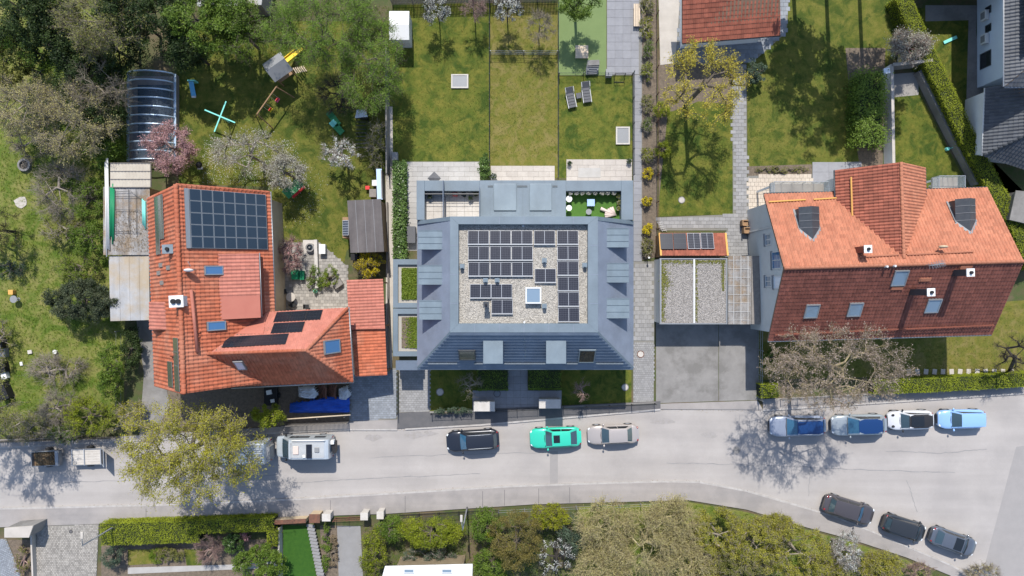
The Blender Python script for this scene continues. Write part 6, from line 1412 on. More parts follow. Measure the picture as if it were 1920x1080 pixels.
# ================================================================ trees, shrubs, hedges
T, S, G = 'tree', 'shrub', 'shrubs and trees of the overgrown meadow'
# wood along the top edge
plant('evergreen_tree', 'dark evergreen in the top corner of the meadow wood', T, 45, 20, 6, (3.6, 3.2, 2.6), 95, .6, 120, .17, 'leaf_dark', 'bark_dark')
plant('bare_tree', 'grey-brown bare tree between two dark evergreens at the top', T, 185, 40, 6.5, (3.6, 3.0, 2.2), 85, .4, 14, .12, 'leaf_olive', 'bark_pale', 16, .9, tleaf=1)
plant('evergreen_tree', 'tall dark evergreen shading the end of the pool enclosure', T, 285, 40, 5.0, (3.6, 2.8, 2.4), 110, .6, 120, .17, 'leaf_dark', 'bark_dark')
plant('ivy_clad_tree', 'glossy green tree catching sun beside the pale flat roof', T, 372, 40, 5.5, (3.0, 2.6, 2.4), 90, .55, 120, .16, 'leaf_mid', 'bark_dark')
plant('bushy_tree', 'yellow-green bush lit at the edge of the top wood', T, 62, 95, 4.5, (2.8, 2.2, 1.8), 60, .5, 110, .13, 'leaf_mid', 'bark_dark')
plant('evergreen_tree', 'deep green tree in the shade beside the pool', T, 165, 130, 4.5, (3.4, 2.6, 2.0), 70, .6, 90, .16, 'leaf_dark', 'bark_dark')
plant('bare_tree', 'brown twiggy tree at the meadow edge below the dark wood', T, 50, 200, 4.5, (3.2, 2.6, 1.8), 80, .4, 22, .10, 'twig_leaf', 'bark_grey', 16, .8, tleaf=1)
plant('bare_tree', 'broad reddish brown bare tree beside the pool enclosure', T, 130, 225, 4.2, (3.8, 3.0, 1.8), 95, .4, 18, .10, 'twig_leaf', 'bark_grey', 18, .9, tleaf=1)
plant('bare_tree', 'dark bare tree with curling branches near the pool head', T, 190, 165, 4.5, (2.3, 2.2, 1.6), 50, .4, 6, .10, 'twig_leaf', 'bark_pale', 14, .8)
plant('bare_shrub', 'pale twiggy shrub under the brown trees by the fire pit', S, 70, 262, 2.0, (2.6, 1.8, 1.1), 55, .4, 26, .10, 'leaf_olive', 'bark_grey', 14, .7)
plant('bare_shrub', 'wide grey thorny shrub sprawling across the meadow', S, 110, 352, 1.7, (2.8, 2.4, 1.0), 65, .4, 26, .10, 'leaf_olive', 'bark_grey', 14, .8)
plant('leafy_shrub', 'fresh green shrub between the grey thorn and the corrugated shed', S, 168, 372, 1.6, (1.9, 2.0, 1.0), 50, .4, 100, .11, 'leaf_mid', 'bark')
plant('leafy_shrub', 'green shrub against the side of the corrugated shed', S, 172, 445, 1.6, (1.9, 1.9, 1.0), 55, .4, 110, .11, 'leaf_mid', 'bark')
plant('leafy_shrub', 'low rounded shrub below the shed pipes with rusty tips', S, 118, 432, 1.2, (1.9, 1.3, .8), 45, .35, 70, .10, 'leaf_olive', 'bark_grey', 8, .5)
plant('leafy_shrub', 'rough green shrub directly above the dark conifer bush', S, 150, 500, 1.0, (2.3, 1.4, .7), 45, .35, 90, .10, 'weed', 'bark', 5, .5)
plant('conifer_bush', 'dense dark blue-green conifer bush beside the stained grey roof', S, 158, 562, 2.2, (3.4, 2.0, 1.5), 170, .42, 190, .14, 'leaf_conifer', 'bark', up=.3, asp=.4, fill=.3)
plant('leafy_shrub', 'dark shrub between the meadow fence and the side path', S, 246, 655, 1.3, (.9, 2.0, .9), 45, .4, 110, .12, 'leaf_dark', 'bark_dark')
plant('leafy_shrub', 'dark shrub column in the shade of the meadow fence', S, 205, 690, 2.0, (1.1, 2.6, 1.3), 60, .45, 120, .12, 'leaf_mid', 'bark')
plant('bare_shrub', 'fallen grey branch heap with brown twigs in the meadow', S, 108, 692, .8, (2.6, 1.2, .6), 45, .35, 14, .09, 'twig_leaf', 'bark_grey', 14, .8)
plant('bare_shrub', 'silvery bare shrub in the lower meadow', S, 105, 765, 1.4, (1.7, 1.5, .9), 45, .35, 10, .09, 'leaf_olive', 'bark_grey', 16, .7)
plant('leafy_shrub', 'yellow-green bush above the flat trailer', S, 170, 780, 1.9, (2.5, 1.8, 1.2), 75, .4, 95, .11, 'leaf_hedge', 'bark', 6, .5)
plant('leafy_shrub', 'olive bush above the trailer of garden waste', S, 55, 800, 1.6, (2.4, 1.2, 1.0), 60, .4, 60, .10, 'leaf_olive', 'bark_grey', 10, .6)
plant('leafy_shrub', 'mixed bush with bare tips between the two trailers', S, 115, 812, 1.4, (1.9, .9, .9), 45, .35, 70, .10, 'leaf_mid', 'bark_grey', 8, .5)
plant('leafy_shrub', 'dull green shrub at the picture edge by the junk pile', S, -8, 640, 1.4, (1.3, 2.6, .9), 45, .4, 70, .11, 'leaf_olive', 'bark_grey', 6, .5)
plant('leafy_shrub', 'blue flowering groundcover clump in the upper meadow', S, 18, 505, .3, (1.7, .9, .25), 40, .3, 60, .08, 'leaf_bluegreen', 'bark')
plant('fruit_tree', 'dark leafy fruit tree at the meadow edge', T, -15, 430, 3.0, (2.4, 2.2, 1.4), 50, .45, 70, .12, 'leaf_olive', 'bark_dark', 8, .6)
plant('roadside_tree', 'tree leaning in over the road beyond the trailers', T, -70, 748, 8.5, (4.2, 3.4, 2.8), 90, .5, 40, .13, 'leaf_olive', 'bark_grey', 14, .9, tleaf=1, base=(W(-40, 775).x, W(0, 775).y))
for x, y, zc, r, lf, lab in ((110, 70, 5.5, (3.0, 2.6, 2.2), 'leaf_dark', 'deep shaded evergreen beside the grey-brown bare tree'), (212, 90, 4.5, (2.4, 2.2, 2.0), 'leaf_dark', 'shaded evergreen close above the pool enclosure'), (350, 90, 4.5, (2.0, 1.8, 1.6), 'leaf_dark', 'lower dark evergreen at the pool side of the glossy tree'), (425, 30, 5.0, (2.4, 2.2, 1.8), 'leaf_mid', 'green tree under the pale flat roof edge'), (15, 110, 4.5, (2.2, 2.4, 1.8), 'leaf_olive', 'olive tree at the picture edge under the corner evergreen'), (88, 18, 6.0, (2.8, 2.4, 2.2), 'leaf_dark', 'second dark evergreen along the top edge near the corner'), (150, 92, 5.0, (2.4, 2.0, 1.8), 'leaf_dark', 'dark evergreen crown in the middle of the top wood'), (235, 22, 6.0, (2.6, 2.2, 2.2), 'leaf_dark', 'dark evergreen at the top edge above the pool'), (195, 215, 3.6, (2.0, 2.2, 1.5), 'leaf_dark', 'dark evergreen shrub along the shaded pool wall'), (200, 275, 2.4, (1.5, 1.7, 1.2), 'leaf_mid', 'green shrub beside the green shower pole')):
    plant('evergreen_tree', lab, T, x, y, zc, r, 80, .6, 110, .16, lf, 'bark_dark')
# willow group
plant('willow_tree', 'large airy willow with fine pale green leaves over the play tower', T, 602, 44, 7.0, (5.0, 3.4, 2.8), 220, .65, 190, .12, 'leaf_willow', 'bark', 5, .8, droop=.5, asp=.4)
plant('willow_tree', 'smaller willow spilling towards the white tool shed', T, 690, 118, 6.0, (2.9, 4.2, 2.4), 170, .65, 180, .12, 'leaf_willow', 'bark', 5, .8, droop=.5, asp=.4)
plant('willow_bush', 'light green bush between the swing frame and the glossy tree', T, 452, 60, 4.5, (2.2, 2.8, 1.8), 70, .5, 120, .11, 'leaf_mid', 'bark', 4, .6)
plant('bare_shrub', 'dark twiggy shrub under the willow by the green loungers', S, 642, 175, 2.5, (2.2, 1.8, 1.2), 50, .4, 12, .09, 'leaf_olive', 'bark_dark', 14, .7)
plant('leafy_shrub', 'brown-green shrub along the board wall beside the black trellis', S, 706, 265, 1.4, (.9, 2.2, .9), 45, .35, 60, .10, 'leaf_olive', 'bark_grey', 8, .5)
plant('plum_tree', 'pink blossoming plum tree over the pool enclosure corner', T, 321, 277, 3.4, (2.15, 2.05, 1.5), 90, .35, 40, .10, 'blossom_pink', 'twig_pink', 16, .6, tleaf=1)
plant('cherry_tree', 'wide pale blossoming cherry above the blue solar array', T, 468, 292, 3.6, (3.6, 1.9, 1.4), 50, .4, 16, .10, 'blossom_pale', 'bark_pale', 10, .8, tleaf=1)
plant('cherry_tree', 'pale blossoming cherry beside the dark green garden swing', T, 532, 322, 3.0, (1.8, 1.4, 1.1), 45, .4, 50, .10, 'blossom_pale', 'bark_pale', 12, .7, tleaf=1)
plant('magnolia_bush', 'small star magnolia with pure white flowers on the shaded lawn', T, 640, 292, 2.6, (1.7, 1.6, 1.0), 44, .28, 20, .17, 'blossom_white', 'bark_grey', 8, .5, fill=.2)
plant('flowering_bush', 'yellow flowering forsythia beside the felt roofed shed', S, 693, 496, 1.4, (1.35, 1.15, .9), 60, .32, 110, .09, 'flower_yellow', 'bark', 8, .5)
plant('almond_bush', 'magenta pink almond bush at the head of the patio', S, 545, 478, 1.6, (1.2, 1.6, .9), 50, .3, 34, .08, 'blossom_magenta', 'twig_pink', 14, .5)
plant('leafy_shrub', 'loose green perennials along the patio bed', S, 590, 525, .6, (.7, 1.3, .4), 30, .25, 60, .09, 'leaf_mid', 'bark')
plant('leafy_shrub', 'fresh green bed plants below the felt roofed shed', S, 618, 520, .6, (.8, 1.0, .4), 30, .25, 70, .09, 'weed', 'bark')
plant('birch_tree', 'tall drooping birch with yellow-green catkins over the motorhome', T, 352, 845, 9.0, (5.7, 4.3, 2.8), 230, .55, 130, .12, 'leaf_birch', 'bark_pale', 6, .9, fill=.25, droop=.45, trunk=.24, tleaf=1)
plant('leafy_shrub', 'small green bush between the birch and the blue tarpaulin', S, 503, 779, 2.0, (1.4, 1.0, 1.0), 45, .38, 110, .11, 'leaf_hedge', 'bark')
plant('leafy_shrub', 'straggly shrub beside the small gate under the birch', S, 245, 775, 1.5, (1.2, 1.2, .9), 35, .35, 60, .11, 'leaf_birch', 'bark_grey', 8, .5)
# central gardens
plant('pear_tree', 'slim young white blossoming pear on the patchy lawn', T, 818, 18, 2.9, (1.25, 1.1, 1.1), 42, .3, 46, .11, 'blossom_white', 'bark_dark', 8, .5, trunk=.06)
plant('young_tree', 'bare young tree in a soil ring on the patchy lawn', T, 888, 20, 2.7, (.95, .9, .9), 34, .3, 0, .1, 'leaf_mid', 'twig_pink', 14, .5, trunk=.06)
plant('pear_tree', 'white blossoming tree behind the crossing mesh fence', T, 951, 14, 3.2, (1.3, 1.2, 1.2), 46, .3, 44, .11, 'blossom_white', 'bark_dark', 8, .5, trunk=.07)
plant('young_tree', 'olive bare tree beside the crossing mesh fence', T, 1012, 48, 2.8, (1.25, 1.15, 1.0), 40, .3, 10, .09, 'leaf_olive', 'bark_pale', 14, .5, trunk=.06)
plant('robinia_tree', 'dark feathery tree over the artificial turf', T, 1086, 2, 4.0, (1.9, 1.7, 1.2), 60, .45, 120, .14, 'leaf_mid', 'bark_dark', asp=.45)
hedge('laurel_hedge', 'narrow glossy laurel hedge beside the blue-grey house', [(748, 303), (748, 392), (748, 484)], .85, 1.5, 'leaf_laurel', 190, .17, rough=.22)
plant('laurel_bush', 'small laurel bush between the two pale terraces', S, 909, 313, 1.3, (.45, 1.1, .8), 32, .28, 70, .15, 'leaf_laurel', 'bark')
hedge('box_hedge', 'dark clipped hedge block beside the entrance path, round cover side', [(896, 712), (952, 712)], 1.9, .9, 'leaf_mid', 200, .1)
hedge('box_hedge', 'dark clipped hedge block beside the entrance path, beige car side', [(993, 711), (1051, 711)], 1.8, .9, 'leaf_mid', 200, .1)
plant('bare_shrub', 'bare shrub half in shade near the round drain cover', S, 880, 724, 2.2, (1.1, 1.0, .8), 24, .3, 0, .1, 'leaf_mid', 'bark_pale', 8, .45, trunk=.08)
plant('bare_shrub', 'small bare shrub catching the sun behind the long railing', S, 1091, 732, 2.3, (.7, .85, .7), 22, .3, 0, .1, 'leaf_mid', 'twig_pink', 8, .4, trunk=.08)
plant('flower_row', 'row of pale green flowering plants behind the short railing', S, 846, 770, .6, (1.9, .25, .35), 40, .22, 60, .10, 'leaf_bluegreen', 'bark')
# planting strip beside the paved path
for i, (y, r, lf, lab) in enumerate(((12, .7, 'leaf_olive', 'topmost olive shrub of the planting strip by the bench'), (52, .75, 'leaf_lime', 'lime shrub in the planting strip beside the bench end'), (92, .6, 'leaf_mid', 'green shrub in the planting strip above the turf corner'), (132, .65, 'leaf_hedge', 'bright green shrub in the strip level with the loungers'),
                                   (192, .6, 'leaf_olive', 'olive shrub in the strip level with the light hatch'), (232, .5, 'leaf_mid', 'low green plant of the strip above the yellow blooms'), (290, .55, 'leaf_lime', 'lime plant of the strip just above the yellow blooms'), (462, .6, 'leaf_olive', 'last olive shrub of the strip by the garden tap'))):
    plant('strip_shrub', lab, S, 1214, y, .55, (r * .9, r * 1.3, .4), 24, .25, 60, .09, lf, 'bark_grey', 6, .35, group='shrubs of the planting strip')
for y, lab in ((325, 'yellow forsythia tuft, uppermost of three beside the paved path'), (377, 'yellow forsythia tuft, middle of three beside the paved path'), (430, 'yellow forsythia tuft, lowest of three beside the paved path')):
    plant('forsythia_tuft', lab, S, 1214, y, .6, (.45, .5, .4), 22, .18, 80, .09, 'flower_yellow', 'bark', 4, .3, group='forsythia tufts')
plant('leafy_shrub', 'round green shrub at the wire fence under the yellow tree', S, 1240, 207, .8, (.85, .75, .55), 32, .28, 80, .09, 'leaf_hedge', 'bark'); plant('leafy_shrub', 'round green shrub at the wire fence below the tree shadow', S, 1243, 280, .8, (.8, .75, .55), 32, .28, 80, .09, 'leaf_hedge', 'bark')
plant('maple_tree', 'spreading yellow-green maple in the narrow garden', T, 1318, 162, 6.3, (3.4, 3.7, 1.8), 105, .42, 62, .11, 'leaf_yellowgreen', 'bark', 7, .7, trunk=.2, fill=.55, low=-.2, tleaf=1)
plant('leafy_shrub', 'silvery leaved bush beside the paved garden path', S, 1418, 136, 1.3, (1.0, 1.0, .8), 36, .3, 80, .12, 'leaf_bluegreen', 'bark')
plant('flower_row', 'low dry perennials in the bed above the cream terrace', S, 1462, 318, .2, (2.6, .35, .15), 40, .2, 30, .08, 'leaf_olive', 'bark')
hedge('laurel_hedge', 'broad dark laurel hedge against the white topped wall', [(1633, 138), (1633, 268)], 2.0, 2.1, 'leaf_mid', 230, .17, rough=.5)
hedge('clipped_hedge', 'long diagonal clipped hedge below the white villa', [(1692, -10), (1727, 72), (1772, 165), (1818, 262), (1872, 362), (1912, 430), (1940, 500)], 1.35, 1.9, 'leaf_hedge', 240, .10)
hedge('clipped_hedge', 'clipped hedge along the pavement behind the white and light blue cars', [(1640, 726), (1780, 720), (1930, 711)], 1.25, 1.25, 'leaf_hedge', 260, .10)
hedge('clipped_hedge', 'short clipped hedge block at the garage drive corner', [(1426, 733), (1460, 732)], 1.2, 1.2, 'leaf_hedge', 260, .10)
plant('cherry_plum', 'pale pinkish bush at the head of the diagonal hedge', S, 1706, 86, 2.2, (1.9, 1.3, 1.0), 60, .35, 40, .10, 'blossom_pale', 'twig_pink', 16, .6, tleaf=1)
for px, py, zc, r, lab in ((1685, -129, 12.5, (4.3, 3.6, 5.6), 'tall spruce beyond the top edge that throws the broad shadow'), (1754, -118, 12.0, (3.8, 3.4, 5.4), 'tall tree beyond the top edge behind the diagonal hedge'), (1575, -125, 9.5, (3.2, 3.0, 4.8), 'tall tree beyond the top edge above the rust tiled roof')):
    plant('shade_tree', lab, T, px, py, zc, r, 130, .55, 95, .22, 'leaf_dark', 'bark_dark', trunk=.2, fill=.3, low=-.95, base=(W(px, 0, zc).x, W(0, -45).y))
plant('magnolia_tree', 'wide budding magnolia with mossy boughs over the parked cars', T, 1572, 690, 10.5, (5.6, 3.1, 2.6), 130, .35, 0, .10, 'bud_brown', 'bark_moss', 13, .8, trunk=.19, tleaf=1, sub=3, twr=.011)
plant('pruned_tree', 'dark bare pruned tree at the corner of the front lawn', T, 1900, 668, 3.6, (1.8, 1.7, 1.2), 30, .3, 0, .1, 'leaf_mid', 'bark_dark', 12, .6, base=(W(1892, 697).x, W(1892, 697).y), trunk=.16)
plant('leafy_shrub', 'small dark shrub on the shaded lawn by the garage fence', S, 1445, 668, .6, (.8, .7, .4), 24, .25, 70, .1, 'leaf_mid', 'bark')
# south side
hedge('clipped_hedge', 'broad clipped yew hedge beside the cobbled drive', [(190, 1002), (285, 999), (372, 996)], 1.95, 1.6, 'leaf_hedge', 260, .10); hedge('clipped_hedge', 'narrow clipped hedge between the broad yew and the brown capped wall', [(374, 988), (445, 985), (512, 983)], 1.15, 1.6, 'leaf_hedge', 260, .10); hedge('clipped_hedge', 'short return of clipped hedge beside the emerald turf', [(511, 995), (509, 1024)], .8, 1.5, 'leaf_hedge', 260, .10)
plant('conifer_bush', 'small blue-green conifer beside the cobbled drive', S, 212, 1046, 1.2, (1.1, 1.0, .8), 40, .3, 90, .12, 'leaf_bluegreen', 'bark', asp=.35); plant('leafy_shrub', 'tussock of pale grasses in the front bed', S, 318, 1040, .5, (1.5, .7, .35), 36, .25, 60, .14, 'leaf_olive', 'bark', asp=.25)
plant('leafy_shrub', 'fresh green perennial patch in the front bed', S, 292, 1042, .3, (.8, .7, .2), 24, .2, 70, .1, 'weed', 'bark'); plant('bare_shrub', 'purple brown dome of bare twigs in the front bed', S, 392, 1030, 1.0, (1.3, 1.2, .8), 50, .25, 0, .1, 'leaf_mid', 'twig_pink', 18, .4)
plant('rhododendron', 'leafy rhododendron in the front bed by the twig dome', S, 437, 1022, 1.1, (.9, .95, .7), 36, .28, 60, .15, 'leaf_laurel', 'bark'); plant('almond_bush', 'tiny pink blossoming shrub below the narrow hedge', S, 458, 1006, .7, (.5, .4, .4), 20, .2, 30, .08, 'blossom_magenta', 'bark')
plant('round_bush', 'large round green bush beside the emerald turf', S, 488, 1062, 2.2, (2.5, 1.9, 1.4), 100, .4, 120, .13, 'leaf_mid', 'bark'); plant('leafy_shrub', 'reddish bed plants beside the side drive', S, 42, 1052, .4, (.6, 1.6, .3), 30, .22, 50, .09, 'leaf_olive', 'twig_pink', 6, .3)
plant('leafy_shrub', 'narrow strip of ivy beside the brick steps', S, 612, 1030, .4, (.4, 2.4, .3), 36, .22, 70, .1, 'leaf_mid', 'bark'); plant('bare_shrub', 'brown dead bracken along the gravel walk', S, 625, 1035, .35, (.4, 2.0, .25), 28, .2, 60, .09, 'dry_leaf', 'bark')
plant('leafy_shrub', 'yellow-green shrub between the gravel walk and white roof', S, 700, 1035, 1.8, (1.1, 2.3, 1.2), 70, .38, 100, .11, 'leaf_hedge', 'bark', 5, .5)
plant('yew_bush', 'dark drooping evergreen at the iron fence beside the stone pillar', S, 733, 994, 1.9, (1.3, 1.2, 1.2), 55, .38, 110, .13, 'leaf_mid', 'bark', droop=.3, asp=.35); plant('yew_bush', 'long drooping evergreen mass behind the iron fence', S, 808, 998, 2.2, (3.1, 1.35, 1.3), 110, .42, 120, .13, 'leaf_hedge', 'bark', droop=.3, asp=.35)
plant('leafy_shrub', 'grey-green thicket in front of the white roof', S, 800, 1045, .9, (2.8, .9, .6), 60, .3, 80, .09, 'leaf_bluegreen', 'bark_grey', 5, .4); plant('leafy_shrub', 'green bush beside the leaning pole', S, 912, 985, 2.0, (1.5, 1.4, 1.2), 60, .4, 110, .11, 'leaf_mid', 'bark'); plant('forsythia_tuft', 'orange-yellow flowering spot before the bronze conifer', S, 919, 1006, 2.2, (.35, .3, .25), 16, .15, 60, .09, 'flower_yellow', 'bark')
plant('leafy_shrub', 'mid green bush at the bottom edge beside the white roof', S, 925, 1060, 1.8, (1.8, 1.6, 1.2), 60, .4, 110, .12, 'leaf_mid', 'bark'); plant('bronze_conifer', 'large bronze green conifer at the far pavement', T, 968, 1012, 3.4, (2.7, 2.5, 2.0), 130, .42, 130, .13, 'leaf_bronze', 'bark', asp=.35)
plant('lime_bush', 'bright lime yellow bush next to the bronze conifer', S, 1032, 968, 2.2, (1.8, 1.2, 1.1), 65, .38, 110, .10, 'leaf_lime', 'bark', 4, .5); plant('dark_shrub', 'dark green shrub between lime bush and bare thicket', S, 1072, 1002, 2.0, (1.3, 1.6, 1.1), 55, .38, 110, .11, 'leaf_bluegreen', 'bark_dark')
plant('blackthorn', 'white blossoming thorn sprays beside the bronze conifer', T, 1043, 1045, 3.4, (1.6, 1.9, 1.1), 40, .25, 26, .11, 'blossom_white', 'bark_dark', 8, .5)
for i, (x, y, zc, r, lab) in enumerate(((1140, 985, 2.6, (2.6, 2.2, 1.4), 'bare brown thicket nearest the white thorn'), (1212, 1015, 2.8, (3.1, 3.0, 1.6), 'broad bare thicket with pale stems in the middle of the verge'), (1135, 1060, 2.4, (2.4, 1.8, 1.2), 'bare thicket at the bottom edge below the white thorn'), (1262, 985, 2.4, (2.2, 2.2, 1.2), 'bare thicket next to the green verge bushes'), (1275, 1055, 2.4, (2.5, 2.0, 1.3), 'low bare thicket at the bottom edge of the verge'))):
    plant('bare_thicket', lab, S, x, y, zc, r, 80, .4, 14, .09, 'twig_leaf', 'twig_olive', 16, .9, tleaf=1, twr=.016, group='bare thickets on the verge')
for i, (x, y, zc, r, lf, lab) in enumerate(((1345, 1000, 2.4, (2.4, 2.3, 1.3), 'leaf_verge', 'olive green bush first after the bare thickets'), (1415, 1022, 2.8, (2.9, 2.4, 1.5), 'leaf_verge', 'yellow-green bush in the middle of the verge'), (1495, 1035, 2.9, (3.0, 2.5, 1.5), 'leaf_verge', 'large yellow-green bush beside the white flowering shrub'), (1390, 1068, 2.4, (2.4, 1.6, 1.2), 'leaf_olive', 'olive bush at the bottom edge of the verge'), (1450, 990, 2.0, (2.0, 1.3, 1.1), 'leaf_verge', 'yellow-green bush closest to the pavement bend'), (1558, 1062, 2.0, (2.0, 1.5, 1.1), 'leaf_verge', 'low yellow-green bush at the foot of the white shrub'), (1320, 1066, 2.0, (2.0, 1.4, 1.1), 'leaf_verge', 'yellow-green bush at the bottom edge beside the low thicket'), (1650, 1062, 1.6, (2.0, 1.2, .9), 'leaf_verge', 'green bush between white shrub and verge tip'))):
    plant('verge_bush', lab, S, x, y, zc, r, 120, .38, 130, .11, lf, 'bark_pale', 4, .6, group='green bushes on the verge')
plant('blackthorn', 'dense white flowering shrub behind the brown parked car', S, 1588, 1033, 3.0, (1.2, 1.9, 1.1), 64, .3, 48, .10, 'blossom_white', 'bark_grey', 12, .5)
plant('bare_shrub', 'purplish bare shrub at the tip of the verge', S, 1722, 1068, 1.0, (1.3, .7, .6), 36, .28, 20, .08, 'twig_leaf', 'twig_pink', 14, .4); plant('bare_shrub', 'pale dry shrub at the bottom edge nearest the slate car', S, 1840, 1072, 1.0, (1.5, .7, .6), 36, .28, 30, .08, 'twig_leaf', 'bark_pale', 14, .4)
# grass and weeds, as uncountable stuff
def grass(name, label, polys, dens, h, w, m_, spread=.5, z=.01):
    P = np.concatenate([scatter([W(a, b) for a, b in p], dens) for p in polys]); V, F = blades(P, h, w, spread); V[:, 2] += z
    f = np.sin(V[::3, 0] * 1.7 + 1.3 * np.sin(V[::3, 1] * .9)) * np.sin(V[::3, 1] * 1.4 + np.sin(V[::3, 0] * .6)) * .25
    o = np_mesh(name, V, F, np.clip(rng.uniform(.1, .9, len(F)) + f, 0, 1), [m_], None); tag(o, label, 'grass', kind='stuff')
grass('grass', 'mown grass of the lawns', [[(332, 90), (728, 60), (728, 370), (640, 470), (530, 460), (505, 350), (335, 345)], [(736, 12), (1044, 12), (1044, 300), (738, 300)], [(1048, 145), (1184, 145), (1184, 296), (1048, 296)], [(1252, 212), (1310, 190), (1372, 196), (1372, 400), (1236, 404)], [(1402, 90), (1600, 90), (1600, 308), (1404, 308)], [(1664, 190), (1716, 170), (1812, 345), (1745, 345), (1664, 318)], [(1700, 15), (1733, 15), (1733, 45), (1810, 45), (1810, 225), (1780, 190)], [(1424, 640), (1918, 570), (1918, 698), (1424, 704)], [(810, 692), (1180, 692), (1180, 755), (810, 768)]], 26, .05, .03, 'grass_blade', .9)
grass('grass', 'tall unmown grass of the meadow and verge', [[(0, 290), (228, 290), (228, 800), (0, 815)], [(0, 100), (228, 100), (228, 290), (0, 290)], [(1090, 952), (1290, 944), (1400, 963), (1500, 993), (1600, 1020), (1700, 1053), (1770, 1080), (1090, 1080)], [(684, 985), (1080, 958), (1080, 1080), (684, 1080)], [(300, 20), (730, 10), (730, 100), (330, 110)]], 26, .16, .035, 'weed', .7)
P = np.concatenate([scatter([W(*p) for p in ((380, 262), (560, 262), (560, 345), (380, 345))], 40), scatter([W(*p) for p in ((560, 300), (620, 330), (600, 420), (520, 430))], 10)])
V, F = leaf_geo(np.c_[P, np.full(len(P), .05)], .06, 1.2); o = np_mesh('petals', V, F, rng.uniform(0, 1, len(F)), ['petal_fallen'], None); tag(o, 'fallen white petals under the cherry trees', 'petals', kind='stuff')
m_ = []
for x0, x1, y in ((945, 1030, 914), (1175, 1235, 904), (560, 800, 931), (130, 330, 951)):
    xs_ = rng.uniform(x0, x1, 120); yy = np.interp(xs_, [p[0] for p in KL], [p[1] for p in KL]); m_ += [W(a, b - .8) for a, b in zip(xs_, yy)]
P = np.array([[p.x, p.y] for p in m_]); V, F = blades(P, .08, .03, 1.0); o = np_mesh('weeds', V, F, rng.uniform(.3, 1, len(F)), ['leaf_lime'], None); tag(o, 'weeds sprouting along the kerb', 'weeds', kind='stuff')

m_ = []
for x in rng.uniform(0, 1920, 700):
    y = np.interp(x, [p[0] for p in KU], [p[1] for p in KU]); m_.append(W(x, y + abs(rng.normal(0, 2.2)) + 1))
for x in rng.uniform(0, 1700, 500):
    y = np.interp(x, [p[0] for p in KL], [p[1] for p in KL]); m_.append(W(x, y - abs(rng.normal(0, 2.0)) - 1))
P = np.array([[p.x, p.y, .022] for p in m_]); V, F = leaf_geo(P, .07, 1.5); o = np_mesh('litter', V, F, rng.uniform(0, 1, len(F)), ['dry_leaf'], None); tag(o, 'dry leaf litter gathered along the gutters of the road', 'litter', kind='stuff')

# ================================================================ garden furniture, toys and small things
def at(px, py, z=0): v = W(px, py, z); return Vector((v.x, v.y, 0))
def lounger(label, px, py, deg, m_='fabric_grey', frame='white_metal', s=1.0):
    t = thing('sun_lounger', label, 'sun lounger', at(px, py, .4), math.radians(deg)); k = MB()
    for i in range(5): MB().box((0, -.62 * s + i * .26 * s, .36), (.62 * s, .24 * s, .07)).build('seat_cushion', m_, t, world=False, bevel=.02, seg=1)
    MB().box((0, .78 * s, .55), (.62 * s, .62 * s, .08), 0, tilt=Matrix.Rotation(math.radians(40), 3, 'X')).build('backrest', m_, t, world=False, bevel=.02)
    for sx in (-1, 1): MB().tube([(sx * .36 * s, -.75 * s, .3), (sx * .36 * s, .5 * s, .3), (sx * .36 * s, .62 * s, .62), (sx * .36 * s, 1.0 * s, .8)], .035, 6).build('armrest', frame, t, world=False)
    for sx in (-1, 1):
        for y in (-.6, .5): MB().box((sx * .33 * s, y * s, .16), (.05, .05, .32)).build('leg', frame, t, world=False)
    return t
lounger('grey sun lounger with white arms beside the middle mesh fence', 1071, 186, 12, s=1.05); lounger('grey sun lounger with white arms nearest the turf corner', 1100, 176, 8, s=1.05)
def table(label, px, py, h, w, d, m_, deg=0, legm='grey_metal', round_=False, cat='table', name='garden_table'):
    t = thing(name, label, cat, at(px, py, h), math.radians(deg))
    if round_: MB().cyl((0, 0), w / 2, h - .04, h, 24).build('top', m_, t, world=False); MB().cyl((0, 0), .04, .03, h - .04, 10).build('pedestal', legm, t, world=False); MB().cyl((0, 0), w * .25, 0, .03, 16).build('base', legm, t, world=False)
    else:
        n = max(3, int(w / .13))
        for i in range(n): MB().box((-w / 2 + (i + .5) * w / n, 0, h - .02), (w / n - .012, d, .04)).build('slat', m_, t, world=False)
        for a in (-1, 1):
            for b in (-1, 1): MB().box((a * (w / 2 - .06), b * (d / 2 - .06), (h - .04) / 2), (.05, .05, h - .04)).build('leg', legm, t, world=False)
    return t
table('small dark side table between the two grey loungers', 1085.5, 179, .4, .5, .5, 'fabric_grey', 10)
table('square pale wooden table on the artificial turf', 1091, 97, .45, 1.2, 1.2, 'wood_pale')
def hatch(label, px, py, w, d):
    t = thing('light_shaft', label, 'light shaft', at(px, py, .15)); c = W(px, py, .15); m = MB()
    for s in (-1, 1): m.bx(c.x + s * (w / 2 - .06) - .06, c.y - d / 2, 0, c.x + s * (w / 2 - .06) + .06, c.y + d / 2, .16); m.bx(c.x - w / 2 + .12, c.y + s * (d / 2 - .06) - .06, 0, c.x + w / 2 - .12, c.y + s * (d / 2 - .06) + .06, .157)
    m.build('frame', 'stone_pale', t); MB().bx(c.x - w / 2 + .12, c.y - d / 2 + .12, .02, c.x + w / 2 - .12, c.y + d / 2 - .12, .11).build('grate', 'plastic_grey', t)
    g_ = MB()
    for i in range(14): x = c.x - w / 2 + .15 + (w - .3) * i / 13; g_.bx(x - .01, c.y - d / 2 + .13, .11, x + .01, c.y + d / 2 - .13, .13)
    g_.build('bars', 'grey_metal', t)
hatch('pale framed light shaft grate on the patchy lawn', 862, 152, 1.6, 1.3); hatch('pale framed light shaft grate near the paved path', 1168, 254, 1.3, 1.65)
t = thing('bench', 'long pale wooden bench beside the paved path', 'bench', at(1194, 28))
